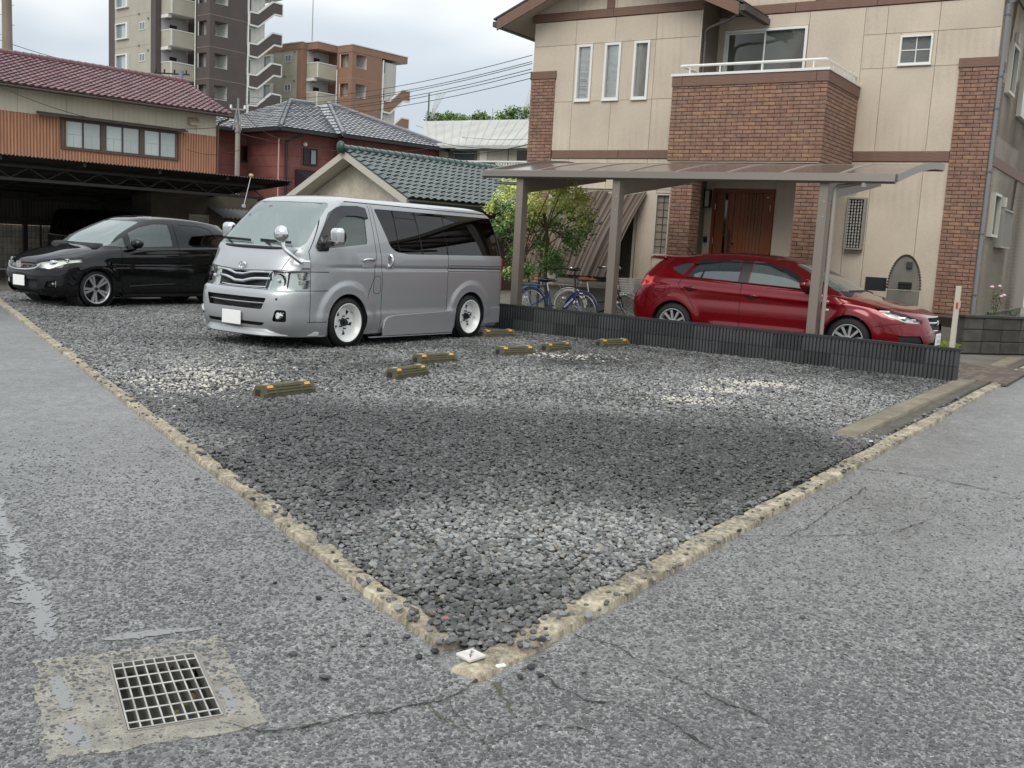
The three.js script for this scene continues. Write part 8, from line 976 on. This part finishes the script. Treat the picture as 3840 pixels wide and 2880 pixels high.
{
  // climbers on the far roof terrace, each its own plant
  const { f, A, zr, yR } = farTerrace, r = rng(88), plant = (a, b, top, name, label, pale) => { const x0 = A(a, 390, zr - 1)[0], x1 = A(b, 390, zr - 1)[0], yT = A((a + b) / 2, top, zr - 1)[1], p = f.world((x0 + x1) / 2, yR - 0.3, zr - 1), t = thing(name, label, 'shrub', [p.x, p.y, p.z], f.th, 'plants on the far roof terrace'), w = x1 - x0, h = yT - yR + 0.3, L = []; add(t, 'stem', [cyl(0.03, 0.015, [0, 0, 0], [0, h * 0.8, 0], 6), cyl(0.02, 0.01, [0, 0.1, 0], [w * 0.25, h * 0.7, 0.1], 6)], M(0x55483a, 0.9)); for (let i = 0; i < w * h * 900; i++) { const u = r() * 2 - 1, v = Math.pow(r(), 0.8); const edge = 0.75 + 0.25 * h2(Math.floor(u * 4 + 9), 3, Math.floor(a)); if (v > edge * (1 - 0.25 * u * u)) continue; const q = r(), k = pale ? 1.3 : 1; L.push([u * w / 2, v * h, (r() - 0.5) * 0.7, rr(-1, 1, r), r() * 6.3, rr(-1, 1, r), rr(0.11, 0.20, r), (0.09 + 0.14 * q) * k, (0.17 + 0.16 * q) * k, (0.04 + 0.04 * q) * k]); } leaves(t, 'foliage', L); };
  plant(275, 330, 225, 'climber', 'dark green climber on the corner post of the far roof trellis', 0); plant(400, 560, 250, 'climber', 'green climber beside the lattice on the far roof terrace', 0); plant(540, 720, 235, 'bush', 'olive bush with upright shoots on the far roof terrace', 1); plant(700, 920, 250, 'bush', 'olive yellow bush in the middle of the far roof terrace', 1); plant(930, 1310, 245, 'bush', 'broad rounded green bush on the far roof terrace', 0); plant(1380, 1500, 215, 'bush', 'sparse thin grey-green shrub on the far roof terrace', 1); plant(1510, 1760, 130, 'bush', 'dense dark green bush on the far roof terrace beside the brick pillar', 0); plant(1800, 1880, 130, 'climber', 'small dark climber against the lattice near the brick pillar', 0);
}
{
  // flower bed plants and the planter
  const r = rng(99), mk = (p, h, w, n, cols, name, label, fl, cat = 'plant') => { const t = thing(name, label, cat, [p.x, p.y, p.z]), L = []; add(t, 'stem', [0, 1, 2].map(i => cyl(0.006, 0.004, [0, 0, 0], [(i - 1) * w * 0.4, h * 0.85, (i - 1) * 0.03], 5)), M(0x4c5a30, 0.9)); for (let i = 0; i < n; i++) { const v = r(), a = r() * 6.3, q = w * Math.sqrt(r()) * (1 - 0.4 * v), c = cols[(r() * cols.length) | 0]; L.push([Math.cos(a) * q, v * h, Math.sin(a) * q, rr(-1, 0.3, r), r() * 6.3, rr(-0.8, 0.8, r), rr(0.03, 0.06, r), ...c, 0.6]); } leaves(t, 'foliage', L); if (fl) add(t, 'blossom', fl.map(([x, y, z, s]) => new THREE.IcosahedronGeometry(s, 1).scale(1, 0.7, 1).translate(x, y, z)), M(0xe3b7c8, 0.7)); return t; };
  const g1 = [[0.05, 0.13, 0.03], [0.08, 0.18, 0.04], [0.12, 0.2, 0.06]], b = (s, d) => bed.f.world(s, 0.55, d);
  const F = bed.f, sx = px => F.at(px, 1240, -0.4)[0]; mk(F.world(sx(3722), 0.55, -0.4), 0.52, 0.13, 160, g1, 'flowering_plant', 'tall leafy plant with pale pink blossoms in the flower bed', [[-0.1, 0.55, 0, 0.035], [0.02, 0.57, 0.02, 0.03], [0.12, 0.42, 0, 0.035], [0.05, 0.40, 0.05, 0.03]]); mk(F.world(sx(3680), 0.55, -0.3), 0.14, 0.1, 60, g1, 'seedling', 'low green seedling at the left end of the flower bed'.replace('left end', 'driveway end')); mk(F.world(sx(3776), 0.55, -0.3), 0.2, 0.12, 80, g1, 'seedling', 'leafy seedling in the flower bed in front of the air conditioner');
  const pp = WALLF.world(0.55, 0, -2.2), q = gnd(3545, 1290, 0.25); const pl = thing('planter', 'round stone planter of bright lime-green plants behind the marker post', 'planter', [q.x, 0, q.z]); add(pl, 'pot', lathe([[0.001, 0], [0.17, 0], [0.21, 0.1], [0.21, 0.2], [0.19, 0.21], [0.001, 0.19]], 24), M(0x9a8a76, 0.9, { map: T.blotch, k: 3 })); const LL = []; for (let i = 0; i < 500; i++) { const a = r() * 6.3, d = 0.2 * Math.sqrt(r()), v = r(); LL.push([Math.cos(a) * d, 0.2 + 0.09 * v * (1.3 - d * 3), Math.sin(a) * d, rr(-1, 0.3, r), r() * 6.3, rr(-0.8, 0.8, r), rr(0.02, 0.04, r), 0.28 + 0.15 * v, 0.42 + 0.15 * v, 0.04]); } leaves(pl, 'foliage', LL);
  // weeds by the bicycles
  for (const [px, py, l] of [[1960, 1190, 'grassy weeds beneath the blue bicycle'], [2180, 1180, 'grassy weeds between the two bicycles']]) { const p = HS.world(HS.at(px, py, 5.0)[0], 0, 5.0); mk(p, 0.35, 0.3, 260, [[0.2, 0.22, 0.09], [0.12, 0.17, 0.05], [0.3, 0.28, 0.16]], 'weed', l, null); }
}
// ───────────────────────── bicycles ─────────────────────────
function bicycle(name, label, pos, th, o) {
  const b = thing(name, label, 'bicycle', pos, th, 'bicycles under the carport'), fm = o.frame, R = 0.325, xr = -0.52, xf = 0.54, yA = R; const chrome = m.alu;
  for (const [x, nm] of [[xr, 'wheel'], [xf, 'wheel']]) { const w = new THREE.Group(); w.name = nm; b.add(w); w.position.set(x, yA, 0); add(w, 'tyre', new THREE.TorusGeometry(R - 0.018, 0.018, 8, 48), M(o.tyre, 0.8)); add(w, 'rim', new THREE.TorusGeometry(R - 0.04, 0.009, 6, 48), chrome); const S = []; for (let i = 0; i < 28; i++) { const a = i / 28 * 6.283, s = i % 2 ? 1 : -1; S.push(cyl(0.002, 0.002, [Math.cos(a + 0.5 * s) * 0.02, Math.sin(a + 0.5 * s) * 0.02, s * 0.02], [Math.cos(a) * (R - 0.04), Math.sin(a) * (R - 0.04), 0], 4)); } add(w, 'spokes', S, chrome); add(w, 'hub', cyl(0.022, 0.022, [0, 0, -0.045], [0, 0, 0.045], 12), chrome); add(w, 'reflector', bx(0.07, 0.03, 0.012, -0.12, 0.16, 0.012), m.white); const arc = (a0, a1, rad, n = 20) => Array.from({ length: n + 1 }, (_, i) => { const a = lerp(a0, a1, i / n); return [x + Math.cos(a) * rad, yA + Math.sin(a) * rad, 0]; }); add(b, 'mudguard', tube(arc(x < 0 ? 0.2 : 0.3, x < 0 ? Math.PI + 0.1 : Math.PI * 0.95, R + 0.018), 0.016, 40, 6).scale(1, 1, 1.3), o.guard); }
  const bbk = [-0.07, 0.27, 0], st = [-0.20, 0.74, 0], hb = [0.36, 0.80, 0], hd = [0.42, 0.58, 0]; add(b, 'frame', [cyl(0.02, 0.02, bbk, [-0.17, 0.62, 0], 10), tube([bbk, [0.15, 0.34, 0], hd], 0.026, 16), o.double ? tube([[-0.12, 0.45, 0], [0.18, 0.5, 0], [0.40, 0.66, 0]], 0.018, 12) : null, bar([bbk[0], bbk[1], 0.05], [xr, yA, 0.055], 0.012, 0.02), bar([bbk[0], bbk[1], -0.05], [xr, yA, -0.055], 0.012, 0.02), bar([-0.15, 0.56, 0.02], [xr, yA, 0.055], 0.01, 0.014), bar([-0.15, 0.56, -0.02], [xr, yA, -0.055], 0.01, 0.014), cyl(0.024, 0.024, hd, [0.39, 0.70, 0], 10)], fm);
  add(b, 'fork', [tube([[0.425, 0.56, 0.045], [0.46, 0.45, 0.05], [xf, yA, 0.055]], 0.011, 12), tube([[0.425, 0.56, -0.045], [0.46, 0.45, -0.05], [xf, yA, -0.055]], 0.011, 12), bar([0.425, 0.56, -0.05], [0.425, 0.56, 0.05], 0.03, 0.03)], fm);
  add(b, 'handlebar', [cyl(0.013, 0.013, [0.39, 0.70, 0], [0.35, o.hy, 0], 10), tube([[0.12, o.hy + 0.03, 0.28], [0.24, o.hy + 0.05, 0.27], [0.37, o.hy + 0.02, 0.08], [0.37, o.hy + 0.02, -0.08], [0.24, o.hy + 0.05, -0.27], [0.12, o.hy + 0.03, -0.28]], 0.011, 40)], o.bar); add(b, 'grip', [cyl(0.017, 0.017, [0.12, o.hy + 0.03, 0.28], [0.22, o.hy + 0.047, 0.272], 10), cyl(0.017, 0.017, [0.12, o.hy + 0.03, -0.28], [0.22, o.hy + 0.047, -0.272], 10)], m.rubber); add(b, 'bell', new THREE.SphereGeometry(0.028, 14, 8).translate(0.34, o.hy + 0.055, 0.08), m.chrome);
  add(b, 'seat_post', cyl(0.014, 0.014, [-0.165, 0.60, 0], [-0.21, o.sy, 0], 10), chrome); add(b, 'saddle', [new THREE.SphereGeometry(1, 24, 14).scale(0.13, 0.045, 0.10).translate(-0.27, o.sy + 0.035, 0), new THREE.SphereGeometry(1, 20, 12).scale(0.13, 0.03, 0.045).translate(-0.15, o.sy + 0.035, 0)], o.saddle); add(b, 'saddle_springs', [0.05, -0.05].map(z => cyl(0.016, 0.016, [-0.30, o.sy - 0.05, z], [-0.30, o.sy + 0.01, z], 8)), chrome);
  add(b, 'chain_case', [new THREE.CylinderGeometry(0.10, 0.10, 0.02, 24).rotateX(Math.PI / 2).translate(bbk[0], bbk[1], 0.06), bx(0.45, 0.09, 0.018, -0.29, 0.295, 0.06)], o.chain); add(b, 'crank', [bar([bbk[0], bbk[1], 0.085], [bbk[0] + 0.12, bbk[1] - 0.10, 0.085], 0.015, 0.02), bar([bbk[0], bbk[1], -0.085], [bbk[0] - 0.12, bbk[1] + 0.10, -0.085], 0.015, 0.02)], chrome); add(b, 'pedal', [rb(0.09, 0.02, 0.07, 0.006, bbk[0] + 0.12, bbk[1] - 0.10, 0.13), rb(0.09, 0.02, 0.07, 0.006, bbk[0] - 0.12, bbk[1] + 0.10, -0.13)], m.dark);
  add(b, 'rear_rack', [bar([-0.28, 0.71, 0.06], [-0.75, 0.72, 0.06], 0.008, 0.008), bar([-0.28, 0.71, -0.06], [-0.75, 0.72, -0.06], 0.008, 0.008), bar([-0.72, 0.72, 0.06], [xr, yA, 0.065], 0.007, 0.007), bar([-0.72, 0.72, -0.06], [xr, yA, -0.065], 0.007, 0.007), ...[0, 1, 2].map(i => bar([-0.4 - i * 0.14, 0.715, -0.06], [-0.4 - i * 0.14, 0.715, 0.06], 0.007, 0.007))], o.rack); add(b, 'stand', [bar([xr - 0.02, 0.30, 0.09], [xr + 0.1, 0.03, 0.12], 0.012, 0.012), bar([xr - 0.02, 0.30, -0.09], [xr + 0.1, 0.03, -0.12], 0.012, 0.012), bar([xr + 0.1, 0.03, -0.12], [xr + 0.1, 0.03, 0.12], 0.012, 0.012)], chrome); add(b, 'head_lamp', [cyl(0.035, 0.03, [0.5, 0.62, 0], [0.56, 0.62, 0], 14)], m.chrome); add(b, 'brake_cable', tube([[0.3, o.hy + 0.05, 0.18], [0.46, o.hy + 0.03, 0.1], [0.45, 0.72, 0.02]], 0.004, 16, 5), m.black);
  if (o.basket) { const L = [], w = (y) => 0.13 + 0.05 * (y / 0.24), bx0 = 0.62, by = 0.66; for (let k = 0; k <= 6; k++) { const y = k * 0.04, a = w(y), c = 0.11 + 0.04 * (y / 0.24); L.push(tube([[bx0 - c, by + y, -a], [bx0 + c, by + y, -a], [bx0 + c, by + y, a], [bx0 - c, by + y, a]], 0.005, 40, 4, true)); } for (let i = 0; i < 12; i++) { const t = i / 11; for (const s of [-1, 1]) L.push(cyl(0.0042, 0.0042, [bx0 - 0.11 + 0.22 * t, by, s * 0.13], [bx0 - 0.15 + 0.30 * t, by + 0.24, s * 0.18], 4), cyl(0.0042, 0.0042, [bx0 + s * 0.11, by, -0.13 + 0.26 * t], [bx0 + s * 0.15, by + 0.24, -0.18 + 0.36 * t], 4)); } for (let i = 0; i < 7; i++) L.push(bar([bx0 - 0.11, by, -0.12 + i * 0.04], [bx0 + 0.11, by, -0.12 + i * 0.04], 0.004, 0.004)); add(b, 'basket', L, M(0xd2d2cc, 0.4, { metalness: 0.2 })); }
  return b;
}
{
  const place = (pr, pf, z) => { const a = HS.at(...pr, z)[0], b = HS.at(...pf, z)[0]; return [HS.world((a + b) / 2, 0, z), (b - a)]; };
  const blue = M(0x1c2a55, 0.35, { clearcoat: 0.6, clearcoatRoughness: 0.15 }), [p1] = place([1800 + 400 / 2.242, 560 + 1280 / 2.242], [1800 + 880 / 2.242, 560 + 1340 / 2.242], 5.35), [p2] = place([1800 + 745 / 2.242, 560 + 1250 / 2.242], [1800 + 1225 / 2.242, 560 + 1310 / 2.242], 4.55);
  const b1 = bicycle('bicycle', 'navy blue city bicycle with a black saddle under the carport', p1.toArray(), HS.th - 0.1, { frame: blue, tyre: 0x2a2a2a, guard: blue, hy: 0.98, sy: 0.77, saddle: M(0x17171a, 0.4), bar: m.black, chain: blue, rack: M(0x2a86b8, 0.5) });
  { const c = document.createElement('canvas'); c.width = 512; c.height = 96; const g = c.getContext('2d'); g.fillStyle = '#1c2a55'; g.fillRect(0, 0, 512, 96); g.fillStyle = '#c9cedb'; g.font = 'bold 84px sans-serif'; g.textAlign = 'center'; g.fillText('KOMACHI', 256, 78); const t = new THREE.CanvasTexture(c); t.colorSpace = THREE.SRGBColorSpace; const a = [-0.0, 0.30], b = [0.40, 0.55]; add(b1, 'frame_lettering', new THREE.PlaneGeometry(0.30, 0.052).rotateZ(Math.atan2(0.245, 0.27)).translate(0.285, 0.455, 0.029), new THREE.MeshStandardMaterial({ map: t, roughness: 0.4 })); }
  bicycle('bicycle', 'silver and black city bicycle with a wire front basket and brown saddle', p2.toArray(), HS.th + 0.05, { frame: M(0x26272a, 0.4), tyre: 0xb8b2a0, guard: M([0.6, 0.6, 0.6], 0.3, { metalness: 0.9 }), hy: 1.03, sy: 0.80, saddle: M(0x7a4a34, 0.6), bar: m.chrome, chain: m.alu, rack: m.alu, basket: true, double: true });
}
renderer.render(scene, camera);
